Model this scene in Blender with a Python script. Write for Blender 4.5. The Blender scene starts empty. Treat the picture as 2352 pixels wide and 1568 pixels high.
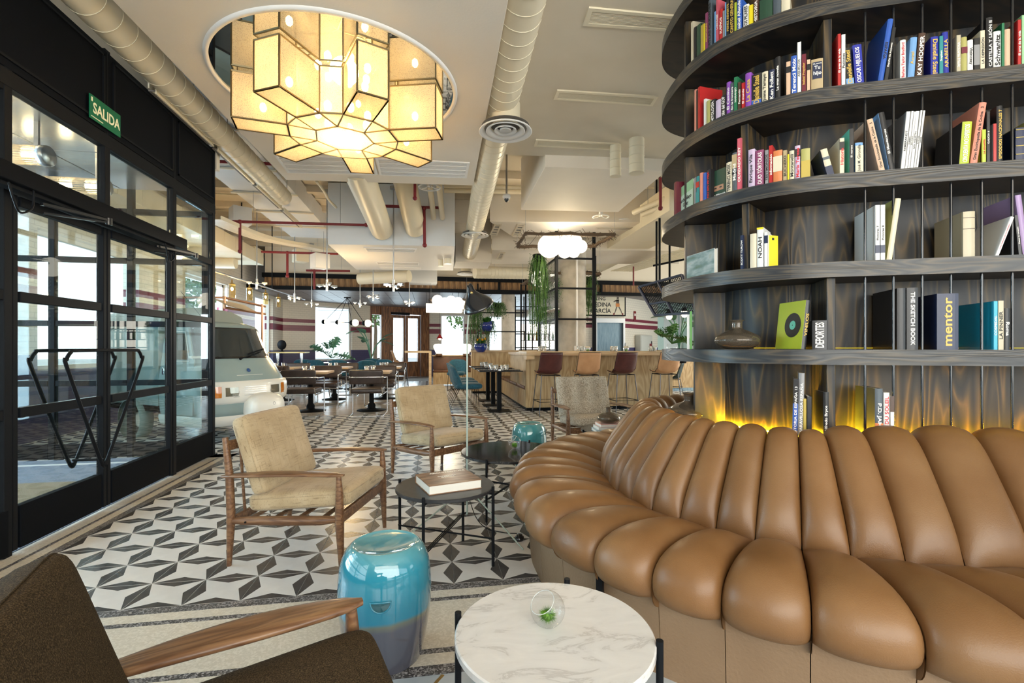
import bpy, bmesh, math, random
from mathutils import Vector, Matrix
random.seed(7)
PI = math.pi
sc = bpy.context.scene
COL = sc.collection
# ---------------------------------------------------------------- camera, view, world, light
H = 1.2; FPX = 1110.0; HOR = 798.0
YAW = math.atan(186/1110); SN = math.sin(YAW); CS = math.cos(YAW)
cd = bpy.data.cameras.new('camera'); cam = bpy.data.objects.new('camera', cd); COL.objects.link(cam)
cam.location = (0, 0, H); cam.rotation_euler = (PI/2, 0, -YAW)
cd.sensor_width = 36; cd.lens = 36*FPX/2352; cd.shift_y = (HOR-784)/2352; cd.clip_start = .05; cd.clip_end = 300
sc.camera = cam
vs = sc.view_settings
vs.view_transform = 'Standard'; vs.look = 'None'; vs.gamma = 1; vs.use_curve_mapping = False; vs.exposure = 0.80
wd = bpy.data.worlds.new('sky'); sc.world = wd; wd.use_nodes = True
nt = wd.node_tree; bg = nt.nodes['Background']
sky = nt.nodes.new('ShaderNodeTexSky'); sky.sky_type = 'HOSEK_WILKIE'; sky.turbidity = 4
sky.sun_direction = Vector((-.5, -.35, .8)).normalized()
mixn = nt.nodes.new('ShaderNodeMixRGB'); mixn.inputs[0].default_value = .75; mixn.inputs[2].default_value = (.86, .93, 1, 1)
nt.links.new(sky.outputs[0], mixn.inputs[1]); nt.links.new(mixn.outputs[0], bg.inputs[0]); bg.inputs[1].default_value = 2.6

def lamp(name, kind, loc, energy, color, size=.1, rot=None, size_y=None, spot=None):
    l = bpy.data.lights.new(name, kind); l.energy = energy; l.color = color
    if kind == 'AREA':
        l.size = size
        if size_y: l.shape = 'RECTANGLE'; l.size_y = size_y
    elif kind in ('POINT', 'SPOT'): l.shadow_soft_size = size
    if kind == 'SPOT': l.spot_size = spot or 1.2; l.spot_blend = .6
    o = bpy.data.objects.new(name, l); COL.objects.link(o); o.location = loc
    if rot: o.rotation_euler = rot
    return o
DAY = (.60, .79, 1.0); WARM = (1.0, .68, .32)
# daylight through the street glazing and the glazed front behind the photographer
lamp('daylight_street', 'AREA', (-6.6, 4.2, 2.0), 430, DAY, 5.0, (0, -PI/2, 0), 3.2)
lamp('daylight_front', 'AREA', (.6, -3.2, 2.2), 215, (1, .93, .82), 7.0, (PI/2*.96, 0, 0), 2.8)
lamp('daylight_left_windows', 'AREA', (-5.6, 12.5, 2.0), 240, DAY, 5.5, (0, -PI/2, 0), 2.0)
lamp('daylight_far', 'AREA', (0, 23.5, 2.0), 460, (.75, .87, 1), 12.0, (-PI/2, 0, 0), 2.6)
lamp('daylight_right', 'AREA', (10.6, 9.0, 2.2), 300, (1, .90, .72), 7.0, (0, PI/2, 0), 2.8)

# ---------------------------------------------------------------- geometry helpers
def W(lat, D, z=0):
    return Vector((lat*CS+D*SN, D*CS-lat*SN, z))
def G(px, py, z):
    D = FPX*(H-z)/(py-HOR); return W((px-1176)/FPX*D, D, z)
def P(px, py, D):
    return W((px-1176)/FPX*D, D, H-(py-HOR)*D/FPX)
def heading(dl, dd):          # world angle of a direction given in (right, forward) of the camera
    v = W(dl, dd); return math.atan2(v.y, v.x)

class MB:
    def __init__(s): s.v = []; s.f = []; s.m = []; s.sm = []
    def add(s, vs_, fs, m=0, smooth=False):
        b = len(s.v); s.v += [tuple(p) for p in vs_]
        for f in fs: s.f.append(tuple(b+i for i in f)); s.m.append(m); s.sm.append(smooth)
        return s
    def box(s, c, d, m=0, rz=0, M=None):
        hx, hy, hz = d[0]/2, d[1]/2, d[2]/2
        vv = [Vector((x, y, z)) for z in (-hz, hz) for x, y in ((-hx, -hy), (hx, -hy), (hx, hy), (-hx, hy))]
        R = M if M is not None else Matrix.Rotation(rz, 3, 'Z')
        vv = [R @ p + Vector(c) for p in vv]
        return s.add(vv, [(3, 2, 1, 0), (4, 5, 6, 7), (0, 1, 5, 4), (1, 2, 6, 5), (2, 3, 7, 6), (3, 0, 4, 7)], m)
    def box2(s, a, b, m=0):
        return s.box([(a[i]+b[i])/2 for i in range(3)], [abs(b[i]-a[i]) for i in range(3)], m)
    def beam(s, a, b, w, h, m=0, up=(0, 0, 1)):
        a = Vector(a); b = Vector(b); d = (b-a); L = d.length; d.normalize(); u = Vector(up)
        if abs(d.dot(u)) > .98: u = Vector((0, 1, 0))
        x = d.cross(u).normalized(); z = x.cross(d).normalized()
        M = Matrix((x, d, z)).transposed()
        return s.box((a+b)/2, (w, L, h), m, M=M)
    def prism(s, poly, z0, z1, m=0, smooth=False):
        n = len(poly); a = sum(poly[i][0]*poly[(i+1) % n][1]-poly[(i+1) % n][0]*poly[i][1] for i in range(n))
        if a < 0: poly = poly[::-1]
        s.add([(p[0], p[1], z0) for p in poly]+[(p[0], p[1], z1) for p in poly],
              [tuple(range(n))[::-1], tuple(range(n, 2*n))], m)
        s.add([(p[0], p[1], z0) for p in poly]+[(p[0], p[1], z1) for p in poly],
              [(i, (i+1) % n, n+(i+1) % n, n+i) for i in range(n)], m, smooth)
        return s
    def tube(s, pts, r, n=8, m=0, closed=False, cap=True):
        pts = [Vector(p) for p in pts]; N = len(pts)
        rr = r if isinstance(r, (list, tuple)) else [r]*N
        rings = []; nrm = None
        for i, p in enumerate(pts):
            if closed: t = pts[(i+1) % N]-pts[i-1]
            else: t = pts[min(i+1, N-1)]-pts[max(i-1, 0)]
            if t.length < 1e-9: t = Vector((0, 0, 1))
            t.normalize()
            if nrm is None:
                u = Vector((0, 0, 1)) if abs(t.z) < .9 else Vector((1, 0, 0)); nrm = t.cross(u).normalized()
            else:
                nrm = nrm-t*nrm.dot(t)
                nrm = nrm.normalized() if nrm.length > 1e-6 else t.orthogonal().normalized()
            bb = t.cross(nrm)
            rings.append([p+(nrm*math.cos(2*PI*k/n)+bb*math.sin(2*PI*k/n))*rr[i] for k in range(n)])
        vv = [q for R in rings for q in R]; ff = []
        for i in range(N if closed else N-1):
            j = (i+1) % N
            ff += [(i*n+k, j*n+k, j*n+(k+1) % n, i*n+(k+1) % n)[::-1] for k in range(n)]
        s.add(vv, ff, m, True)
        if cap and not closed:
            s.add(rings[0], [tuple(range(n))], m); s.add(rings[-1], [tuple(range(n))[::-1]], m)
        return s
    def lathe(s, prof, n=24, c=(0, 0, 0), m=0, smooth=True, M=None):
        vv = []; ff = []; k = len(prof)
        for i in range(n):
            a = 2*PI*i/n
            for r, z in prof:
                p = Vector((r*math.cos(a), r*math.sin(a), z))
                if M is not None: p = M @ p
                vv.append(p+Vector(c))
        for i in range(n):
            j = (i+1) % n
            for q in range(k-1):
                if prof[q][0] < 1e-6: f = (i*k+q, j*k+q+1, i*k+q+1)
                elif prof[q+1][0] < 1e-6: f = (i*k+q, j*k+q, i*k+q+1)
                else: f = (i*k+q, j*k+q, j*k+q+1, i*k+q+1)
                ff.append(f)
        return s.add(vv, ff, m, smooth)
    def cyl(s, c, r, z0, z1, n=20, m=0):
        return s.lathe([(0, z0), (r, z0)], n, c, m, False).lathe([(r, z0), (r, z1)], n, c, m, True).lathe([(r, z1), (0, z1)], n, c, m, False)
    def sphere(s, c, r, n=16, k=10, m=0, sz=1):
        return s.lathe([(r*math.sin(PI*i/k), -r*sz*math.cos(PI*i/k)) for i in range(k+1)], n, c, m)
    def grid(s, rows, m=0, smooth=True, flip=False):
        nr = len(rows); nc = len(rows[0]); ff = []
        for i in range(nr-1):
            for j in range(nc-1):
                q = (i*nc+j, i*nc+j+1, (i+1)*nc+j+1, (i+1)*nc+j)
                ff.append(q[::-1] if flip else q)
        return s.add([p for r in rows for p in r], ff, m, smooth)
    def mesh(s, name, mats, bevel=0, seg=2, weld=False):
        me = bpy.data.meshes.new(name); me.from_pydata(s.v, [], s.f)
        for mt in (mats if isinstance(mats, (list, tuple)) else [mats]): me.materials.append(mt)
        me.polygons.foreach_set('material_index', s.m); me.polygons.foreach_set('use_smooth', s.sm)
        me.update()
        if bevel or weld:
            bm = bmesh.new(); bm.from_mesh(me)
            if weld or bevel: bmesh.ops.remove_doubles(bm, verts=bm.verts, dist=1e-5)
            if bevel:
                ed = [e for e in bm.edges if len(e.link_faces) == 2 and e.calc_face_angle(0) > .7]
                bmesh.ops.bevel(bm, geom=ed, offset=bevel, segments=seg, profile=.6, affect='EDGES', clamp_overlap=True)
                for f in bm.faces: f.smooth = seg > 1
            bm.to_mesh(me); bm.free()
        return me
    def build(s, name, mats, parent=None, bevel=0, seg=2, loc=None, rz=0, weld=False):
        return obj(name, s.mesh(name, mats, bevel, seg, weld), parent, loc, rz)
def obj(name, me, parent=None, loc=None, rz=0):
    o = bpy.data.objects.new(name, me); COL.objects.link(o)
    if parent: o.parent = parent
    if loc is not None: o.location = loc
    if rz: o.rotation_euler = (0, 0, rz)
    return o
def tag(o, label, cat, group=None, kind=None):
    if label: o['label'] = label
    if cat: o['category'] = cat
    if group: o['group'] = group
    if kind: o['kind'] = kind
    return o
def thing(name, label, cat, loc=(0, 0, 0), rz=0, group=None):
    o = bpy.data.objects.new(name, None); COL.objects.link(o); o.empty_display_size = .1
    o.location = loc; o.rotation_euler = (0, 0, rz)
    return tag(o, label, cat, group)
def struct(name, mb, mats, parent=None, **k):
    o = mb.build(name, mats, parent, **k)
    if not parent: o['kind'] = 'structure'
    return o
def dup(root, loc, rz, label, group=None):
    def cp(o, par):
        c = o.copy(); COL.objects.link(c); c.parent = par
        for ch in list(kids.get(o, [])): cp(ch, c)
        return c
    kids = {}
    st = [root]; allo = list(root.children_recursive)
    for a in allo: kids.setdefault(a.parent, []).append(a)
    r = cp(root, None); r.location = loc; r.rotation_euler = (0, 0, rz); r['label'] = label
    if group: r['group'] = group
    return r
def text_mesh(txt, size, mat, depth=.0004, font_bold=False, ax='CENTER', shear=0, sx=1):
    cu = bpy.data.curves.new('text', 'FONT'); cu.body = txt; cu.size = size; cu.extrude = depth; cu.align_x = ax; cu.align_y = 'CENTER'
    cu.resolution_u = 3; cu.shear = shear
    if font_bold: cu.offset = size*.02
    o = bpy.data.objects.new('text', cu); me = bpy.data.meshes.new_from_object(o)
    bpy.data.objects.remove(o); bpy.data.curves.remove(cu)
    for v in me.vertices: v.co.x *= sx
    me.materials.clear(); me.materials.append(mat); return me
def crom(pts, n=8, closed=False):
    pts = [Vector(p) for p in pts]; out = []; N = len(pts)
    for i in range(N if closed else N-1):
        if closed: a, b, c, d = pts[i-1], pts[i], pts[(i+1) % N], pts[(i+2) % N]
        else: a, b, c, d = pts[max(i-1, 0)], pts[i], pts[i+1], pts[min(i+2, N-1)]
        for k in range(n):
            t = k/n
            out.append(.5*((2*b)+(-a+c)*t+(2*a-5*b+4*c-d)*t*t+(-a+3*b-3*c+d)*t**3))
    if not closed: out.append(pts[-1])
    return out

# ---------------------------------------------------------------- materials
MATS = {}
def pm(name, col, rough=.5, metal=0, spec=.5, trans=0, emis=None, es=0, coat=0, sheen=0, ior=1.45, alpha=1):
    m = bpy.data.materials.new(name); m.use_nodes = True; b = m.node_tree.nodes['Principled BSDF']
    b.inputs['Base Color'].default_value = (*col, 1); b.inputs['Roughness'].default_value = rough
    b.inputs['Metallic'].default_value = metal; b.inputs['Specular IOR Level'].default_value = spec
    b.inputs['Transmission Weight'].default_value = trans; b.inputs['IOR'].default_value = ior
    b.inputs['Coat Weight'].default_value = coat; b.inputs['Sheen Weight'].default_value = sheen
    if emis: b.inputs['Emission Color'].default_value = (*emis, 1); b.inputs['Emission Strength'].default_value = es
    MATS[name] = m; return m
def nodes(m): return m.node_tree.nodes, m.node_tree.links, m.node_tree.nodes['Principled BSDF']
def ramp(ns, stops, interp='LINEAR'):
    r = ns.new('ShaderNodeValToRGB'); cr = r.color_ramp; cr.interpolation = interp
    while len(cr.elements) < len(stops): cr.elements.new(.5)
    for e, (p, c) in zip(cr.elements, stops): e.position = p; e.color = (*c, 1)
    return r
def texco(ns, ls, scale=(1, 1, 1), rot=(0, 0, 0), kind='Object'):
    tc = ns.new('ShaderNodeTexCoord'); mp = ns.new('ShaderNodeMapping'); mp.inputs['Scale'].default_value = scale
    mp.inputs['Rotation'].default_value = rot; ls.new(tc.outputs[kind], mp.inputs[0]); return mp.outputs[0]
def noise_mat(name, stops, scale, nscale=1, detail=4, dist=0, rough=.5, bump=0, rot=(0, 0, 0), interp='LINEAR', bscale=None, **k):
    m = pm(name, stops[0][1], rough, **k); ns, ls, b = nodes(m)
    co = texco(ns, ls, scale, rot); t = ns.new('ShaderNodeTexNoise'); t.inputs['Scale'].default_value = nscale
    t.inputs['Detail'].default_value = detail; t.inputs['Distortion'].default_value = dist
    ls.new(co, t.inputs['Vector']); r = ramp(ns, stops, interp); ls.new(t.outputs['Fac'], r.inputs[0]); ls.new(r.outputs[0], b.inputs['Base Color'])
    if bump:
        bu = ns.new('ShaderNodeBump'); bu.inputs['Strength'].default_value = bump; bu.inputs['Distance'].default_value = .01
        if bscale:
            t2 = ns.new('ShaderNodeTexNoise'); t2.inputs['Scale'].default_value = bscale; t2.inputs['Detail'].default_value = 3
            ls.new(texco(ns, ls), t2.inputs['Vector']); ls.new(t2.outputs['Fac'], bu.inputs['Height'])
        else: ls.new(t.outputs['Fac'], bu.inputs['Height'])
        ls.new(bu.outputs[0], b.inputs['Normal'])
    return m
def grain(name, stops, scale, rings=6, dist=3, rough=.45, bump=.15, rot=(0, 0, 0), coat=0):
    # wood grain: contour lines of a stretched noise field
    m = pm(name, stops[0][1], rough, coat=coat); ns, ls, b = nodes(m)
    co = texco(ns, ls, scale, rot); t = ns.new('ShaderNodeTexNoise'); t.inputs['Scale'].default_value = 1; t.inputs['Detail'].default_value = 2
    t.inputs['Distortion'].default_value = dist*.1; ls.new(co, t.inputs['Vector'])
    mu = ns.new('ShaderNodeMath'); mu.operation = 'MULTIPLY'; mu.inputs[1].default_value = rings; ls.new(t.outputs['Fac'], mu.inputs[0])
    fr = ns.new('ShaderNodeMath'); fr.operation = 'PINGPONG'; fr.inputs[1].default_value = .5; ls.new(mu.outputs[0], fr.inputs[0])
    m2 = ns.new('ShaderNodeMath'); m2.operation = 'MULTIPLY'; m2.inputs[1].default_value = 2; ls.new(fr.outputs[0], m2.inputs[0])
    f = ns.new('ShaderNodeTexNoise'); f.inputs['Scale'].default_value = 6; f.inputs['Detail'].default_value = 4; ls.new(co, f.inputs['Vector'])
    ad = ns.new('ShaderNodeMath'); ad.operation = 'MULTIPLY_ADD'; ad.inputs[1].default_value = .5; ls.new(f.outputs['Fac'], ad.inputs[0]); 
    m3 = ns.new('ShaderNodeMath'); m3.operation = 'MULTIPLY'; m3.inputs[1].default_value = .75; ls.new(m2.outputs[0], m3.inputs[0]); ls.new(m3.outputs[0], ad.inputs[2])
    sb = ns.new('ShaderNodeMath'); sb.operation = 'SUBTRACT'; sb.inputs[1].default_value = .12; ls.new(ad.outputs[0], sb.inputs[0])
    r = ramp(ns, stops); ls.new(sb.outputs[0], r.inputs[0]); ls.new(r.outputs[0], b.inputs['Base Color'])
    if bump:
        bu = ns.new('ShaderNodeBump'); bu.inputs['Strength'].default_value = bump; bu.inputs['Distance'].default_value = .002
        ls.new(sb.outputs[0], bu.inputs['Height']); ls.new(bu.outputs[0], b.inputs['Normal'])
    return m
def thin_glass(name, tint=(.93, .97, .96), f=1.5, extra=.0):
    m = bpy.data.materials.new(name); m.use_nodes = True; n = m.node_tree; n.nodes.clear()
    o = n.nodes.new('ShaderNodeOutputMaterial'); mx = n.nodes.new('ShaderNodeMixShader'); tr = n.nodes.new('ShaderNodeBsdfTransparent')
    gl = n.nodes.new('ShaderNodeBsdfGlossy'); gl.inputs['Roughness'].default_value = .0; tr.inputs[0].default_value = (*tint, 1)
    fr = n.nodes.new('ShaderNodeFresnel'); gm = n.nodes.new('ShaderNodeNewGeometry'); ma = n.nodes.new('ShaderNodeMath')
    ma.operation = 'MULTIPLY_ADD'; ma.inputs[1].default_value = 1/f-f; ma.inputs[2].default_value = f   # same reflectance from both faces
    n.links.new(gm.outputs['Backfacing'], ma.inputs[0]); n.links.new(ma.outputs[0], fr.inputs[0])
    n.links.new(fr.outputs[0], mx.inputs[0]); n.links.new(tr.outputs[0], mx.inputs[1]); n.links.new(gl.outputs[0], mx.inputs[2]); n.links.new(mx.outputs[0], o.inputs[0])
    MATS[name] = m; return m
def emit(name, col, s):
    return pm(name, (0, 0, 0), .5, emis=col, es=s)
white = pm('white_paint', (.70, .64, .54), .6)
white2 = pm('bright_white_paint', (.80, .79, .77), .5)
duct_mat = pm('cream_duct_paint', (.78, .70, .53), .38)
ceil_mat = noise_mat('ceiling_paint', [(.3, (.67, .59, .46)), (.7, (.71, .63, .50))], (1, 1, 1), 3, rough=.7)
soffit_mat = noise_mat('soffit_plaster', [(.3, (.75, .68, .58)), (.7, (.79, .72, .62))], (1, 1, 1), 2, rough=.65, bump=.08, bscale=60)
black = pm('black_steel', (.008, .009, .011), .45, 0, spec=.35, ior=1.2)
black2 = pm('satin_black_panel', (.006, .007, .009), .55, spec=.25, ior=1.16)
blackgloss = pm('gloss_black', (.012, .012, .014), .18, coat=.5)
chrome = pm('chrome', (.75, .76, .78), .12, 1)
steel = pm('brushed_steel', (.45, .46, .48), .35, 1)
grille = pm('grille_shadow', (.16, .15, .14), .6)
redpipe = pm('red_pipe_paint', (.19, .016, .022), .4)
glass = thin_glass('window_glass')
glass2 = thin_glass('clear_glass', (.97, .98, .98), 1.45)
tileW = noise_mat('white_cement_tile', [(.3, (.63, .62, .61)), (.7, (.75, .74, .73))], (1, 1, 1), 9, rough=.28, detail=5)
tileD = noise_mat('charcoal_cement_tile', [(.3, (.045, .043, .045)), (.7, (.085, .08, .08))], (1, 1, 1), 14, rough=.25)
grout = pm('grout', (.30, .28, .26), .8)
def terr(name, base, chip, sc_, lo, hi, rough=.3):
    m = pm(name, base, rough); ns, ls, b = nodes(m); v = ns.new('ShaderNodeTexVoronoi'); v.inputs['Scale'].default_value = sc_
    ls.new(texco(ns, ls), v.inputs['Vector']); s = ns.new('ShaderNodeSeparateColor'); ls.new(v.outputs['Color'], s.inputs[0])
    r = ramp(ns, [(lo, base), (hi, chip)]); ls.new(s.outputs[0], r.inputs[0]); ls.new(r.outputs[0], b.inputs['Base Color']); return m
terD = terr('dark_terrazzo', (.06, .058, .06), (.42, .41, .42), 170, .45, .95)
terC = terr('cream_terrazzo', (.60, .56, .48), (.70, .66, .58), 120, .3, .9, .22)
stoneB = noise_mat('blue_grey_stone', [(.3, (.36, .42, .48)), (.7, (.5, .54, .58))], (1, 1, 1), 8, rough=.3)
brass = pm('brass', (.55, .40, .18), .3, 1)
leather = noise_mat('tan_leather', [(.25, (.138, .063, .020)), (.5, (.180, .088, .033)), (.8, (.222, .120, .052))], (1, 1, 1), 3.5, detail=6, rough=.42, bump=.10, bscale=260, coat=.05)
def vary(m, lo, hi):
    ns, ls, b = nodes(m); src = b.inputs['Base Color'].links[0].from_socket; oi = ns.new('ShaderNodeObjectInfo'); r = ramp(ns, [(0, (lo, lo, lo*.97)), (1, (hi, hi, hi))]); ls.new(oi.outputs['Random'], r.inputs[0])
    mx = ns.new('ShaderNodeMixRGB'); mx.blend_type = 'MULTIPLY'; mx.inputs[0].default_value = 1; ls.new(src, mx.inputs[1]); ls.new(r.outputs[0], mx.inputs[2]); ls.new(mx.outputs[0], b.inputs['Base Color'])
vary(leather, .84, 1.14)
leatherb = noise_mat('pale_tan_leather', [(.25, (.20, .125, .07)), (.8, (.26, .17, .10))], (1, 1, 1), 3, detail=6, rough=.5, bump=.2, bscale=90)
shelfV = grain('stained_wood_vertical', [(.1, (.006, .007, .010)), (.45, (.014, .014, .015)), (.7, (.042, .030, .016)), (.95, (.095, .060, .024))], (5, 5, .55), 14, 5, .46, .35)
shelfH = grain('stained_wood_edge', [(.1, (.016, .019, .024)), (.5, (.036, .036, .036)), (.9, (.080, .064, .045))], (1.1, 1.1, 11), 14, 5, .34, .3)
shelfU = grain('stained_wood_underside', [(.2, (.008, .007, .007)), (.9, (.03, .02, .013))], (2, 6, 6), 5, 3, .4, .1)
walnut = grain('teak_wood', [(.1, (.10, .045, .020)), (.5, (.165, .080, .038)), (.95, (.235, .128, .062))], (3, 30, 30), 4, 2, .38, .1, coat=.1)
plywood = grain('ash_plywood', [(.1, (.36, .235, .11)), (.5, (.46, .32, .165)), (.95, (.54, .40, .23))], (4, 4, .9), 8, 5, .5, .05)
oaktop = grain('oak_counter', [(.1, (.50, .34, .18)), (.9, (.64, .47, .29))], (1, 8, 8), 4, 2, .4, .05)
plank = grain('rustic_plank', [(.1, (.10, .05, .018)), (.5, (.20, .105, .04)), (.95, (.32, .18, .075))], (7, 7, .8), 5, 3, .55, .1)
ceilplank = grain('grey_ceiling_plank', [(.1, (.16, .14, .14)), (.9, (.34, .30, .30))], (.6, 7, 7), 4, 2, .45, .1)
olddoor = grain('old_door_wood', [(.1, (.07, .024, .008)), (.5, (.19, .07, .022)), (.95, (.32, .14, .05))], (9, 9, .9), 6, 4, .4, .3)
def weave(name, a, b_, c, sc_=260, rough=.9):
    m = noise_mat(name, [(.3, a), (.5, b_), (.75, c)], (1, 1, 1), 7, detail=8, rough=rough, sheen=.2)
    ns, ls, b = nodes(m); r0 = b.inputs['Base Color'].links[0].from_socket
    def streak(scale, th):
        t = ns.new('ShaderNodeTexNoise'); t.inputs['Scale'].default_value = 1; t.inputs['Detail'].default_value = 3
        ls.new(texco(ns, ls, scale), t.inputs['Vector']); r = ramp(ns, [(th, (0, 0, 0)), (th+.05, (1, 1, 1))]); ls.new(t.outputs['Fac'], r.inputs[0]); return r.outputs[0]
    prev = r0
    for scl in ((10, 330, 60), (330, 10, 60)):
        mx = ns.new('ShaderNodeMixRGB'); mx.inputs[2].default_value = (a[0]*.45, a[1]*.42, a[2]*.38, 1)
        mm = ns.new('ShaderNodeMath'); mm.operation = 'MULTIPLY'; mm.inputs[1].default_value = .55; ls.new(streak(scl, .60), mm.inputs[0])
        ls.new(mm.outputs[0], mx.inputs[0]); ls.new(prev, mx.inputs[1]); prev = mx.outputs[0]
    ls.new(prev, b.inputs['Base Color'])
    t2 = ns.new('ShaderNodeTexNoise'); t2.inputs['Scale'].default_value = sc_; ls.new(texco(ns, ls), t2.inputs['Vector'])
    bu = ns.new('ShaderNodeBump'); bu.inputs['Strength'].default_value = .3; bu.inputs['Distance'].default_value = .002; ls.new(t2.outputs['Fac'], bu.inputs['Height']); ls.new(bu.outputs[0], b.inputs['Normal'])
    return m
fabric = weave('oatmeal_slub_fabric', (.36, .265, .15), (.42, .32, .19), (.48, .38, .245))
wool = noise_mat('brown_wool', [(.35, (.020, .013, .006)), (.5, (.045, .029, .014)), (.68, (.105, .070, .034))], (1, 1, 1), 380, detail=3, rough=.95, bump=.3, spec=.2)
tweed = noise_mat('grey_tweed', [(.3, (.22, .17, .12)), (.5, (.46, .39, .30)), (.7, (.64, .57, .47))], (1, 1, 1), 110, detail=2, rough=.95, bump=.6)
def marble(name, a, v, w, sc_=3, wid=.04, rough=.15):
    m = pm(name, a, rough); ns, ls, b = nodes(m); co = texco(ns, ls, (1, 2.2, 1), (0, 0, .6))
    t = ns.new('ShaderNodeTexNoise'); t.inputs['Scale'].default_value = sc_; t.inputs['Detail'].default_value = 9; t.inputs['Roughness'].default_value = .62; t.inputs['Distortion'].default_value = .9; ls.new(co, t.inputs['Vector'])
    r = ramp(ns, [(.30, a), (.545, w), (.585, v), (.61, w), (.75, a)] if a[0] > .5 else [(.30, a), (.5-wid, w), (.5, v), (.5+wid, w), (.72, a)]); ls.new(t.outputs['Fac'], r.inputs[0]); ls.new(r.outputs[0], b.inputs['Base Color']); return m
marbW = marble('white_marble', (.70, .695, .69), (.50, .49, .485), (.635, .63, .63), 6.0, .03)
marbB = marble('black_marble', (.016, .016, .018), (.10, .095, .09), (.02, .02, .022), 4, .008, .08)
stoneK = noise_mat('dark_slate_top', [(.3, (.02, .02, .022)), (.7, (.035, .035, .038))], (1, 1, 1), 30, rough=.3)
teal = noise_mat('teal_velvet', [(.3, (.004, .052, .085)), (.7, (.010, .10, .15))], (1, 1, 1), 25, rough=.7, sheen=.15)
brownL = noise_mat('dark_brown_leather', [(.3, (.03, .02, .018)), (.7, (.055, .036, .03))], (1, 1, 1), 12, rough=.32, bump=.1, bscale=120)
boothL = noise_mat('cognac_leather', [(.3, (.10, .04, .018)), (.7, (.19, .08, .035))], (1, 1, 1), 5, rough=.4)
maroon = noise_mat('maroon_leather', [(.3, (.065, .014, .012)), (.7, (.10, .024, .02))], (1, 1, 1), 10, rough=.38)
tanL = noise_mat('caramel_leather', [(.3, (.50, .245, .11)), (.7, (.62, .33, .16))], (1, 1, 1), 6, rough=.45)
concrete = noise_mat('concrete', [(.3, (.36, .325, .27)), (.5, (.44, .40, .34)), (.7, (.50, .46, .39))], (1, 1, 1), 5, detail=8, rough=.7, bump=.2)
mirror = pm('mirror_film', (.62, .64, .66), .02, 1)
def ceramic():
    m = pm('two_tone_glaze', (.1, .4, .5), .07, coat=1); ns, ls, b = nodes(m); co = texco(ns, ls)
    sp = ns.new('ShaderNodeSeparateXYZ'); ls.new(co, sp.inputs[0]); n = ns.new('ShaderNodeTexNoise'); n.inputs['Scale'].default_value = 6; n.inputs['Detail'].default_value = 5
    ls.new(texco(ns, ls, (1, 1, .5)), n.inputs['Vector'])
    ma = ns.new('ShaderNodeMath'); ma.operation = 'MULTIPLY_ADD'; ma.inputs[1].default_value = .045; ls.new(n.outputs['Fac'], ma.inputs[0]); ls.new(sp.outputs[2], ma.inputs[2])
    r = ramp(ns, [(.0, (.075, .075, .095)), (.20, (.085, .09, .12)), (.222, (.13, .15, .12)), (.235, (.02, .20, .32)), (.40, (.03, .24, .34)), (.46, (.10, .30, .35))])
    ls.new(ma.outputs[0], r.inputs[0]); ls.new(r.outputs[0], b.inputs['Base Color']); return m
glaze = ceramic()
glaze2 = noise_mat('teal_glaze', [(.3, (.03, .19, .23)), (.7, (.08, .30, .33))], (1, 1, 1), 8, rough=.08, coat=1)
def brick(name, zones):
    m = pm(name, (.8, .8, .75), .3); ns, ls, b = nodes(m)
    tc = ns.new('ShaderNodeTexCoord'); mp = ns.new('ShaderNodeMapping'); ls.new(tc.outputs['Generated'], mp.inputs[0])
    tc2 = ns.new('ShaderNodeUVMap') if False else None
    sp = ns.new('ShaderNodeSeparateXYZ'); ls.new(tc.outputs['Object'], sp.inputs[0])
    ad = ns.new('ShaderNodeMath'); ad.operation = 'ADD'; ls.new(sp.outputs[0], ad.inputs[0]); ls.new(sp.outputs[1], ad.inputs[1])
    cb = ns.new('ShaderNodeCombineXYZ'); ls.new(ad.outputs[0], cb.inputs[0]); ls.new(sp.outputs[2], cb.inputs[1])
    br = ns.new('ShaderNodeTexBrick'); br.inputs['Scale'].default_value = 1; br.inputs['Brick Width'].default_value = .21; br.inputs['Row Height'].default_value = .075
    br.inputs['Mortar Size'].default_value = .004; ls.new(cb.outputs[0], br.inputs['Vector'])
    dv = ns.new('ShaderNodeMath'); dv.operation = 'DIVIDE'; dv.inputs[1].default_value = 4; ls.new(sp.outputs[2], dv.inputs[0])
    r = ramp(ns, [(z/4, c) for z, c in zones], 'CONSTANT'); ls.new(dv.outputs[0], r.inputs[0])
    ls.new(r.outputs[0], br.inputs['Color1']); ls.new(r.outputs[0], br.inputs['Color2'])
    mm = ns.new('ShaderNodeMixRGB'); mm.blend_type = 'MULTIPLY'; mm.inputs[0].default_value = 1; mm.inputs[2].default_value = (.72, .72, .72, 1); ls.new(r.outputs[0], mm.inputs[1]); ls.new(mm.outputs[0], br.inputs['Mortar'])
    ls.new(br.outputs[0], b.inputs['Base Color'])
    bu = ns.new('ShaderNodeBump'); bu.inputs['Strength'].default_value = .4; bu.inputs['Distance'].default_value = .003; bu.invert = True; ls.new(br.outputs['Fac'], bu.inputs['Height']); ls.new(bu.outputs[0], b.inputs['Normal'])
    return m
CR = (.76, .70, .60); RD = (.20, .022, .05); NV = (.05, .045, .14)
brickM = brick('striped_glazed_brick', [(0, NV), (1.1, CR), (1.77, RD), (1.97, CR), (2.07, RD), (2.19, CR)])
brickR = brick('striped_glazed_brick_lift', [(0, NV), (1.2, CR), (1.83, RD), (1.98, CR), (2.06, RD), (2.15, CR)])
green = noise_mat('leaf_green', [(.3, (.02, .10, .015)), (.7, (.06, .20, .03))], (1, 1, 1), 6, rough=.45)
green2 = noise_mat('hanging_green', [(.3, (.015, .06, .006)), (.7, (.06, .14, .018))], (1, 1, 1), 9, rough=.6)
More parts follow.
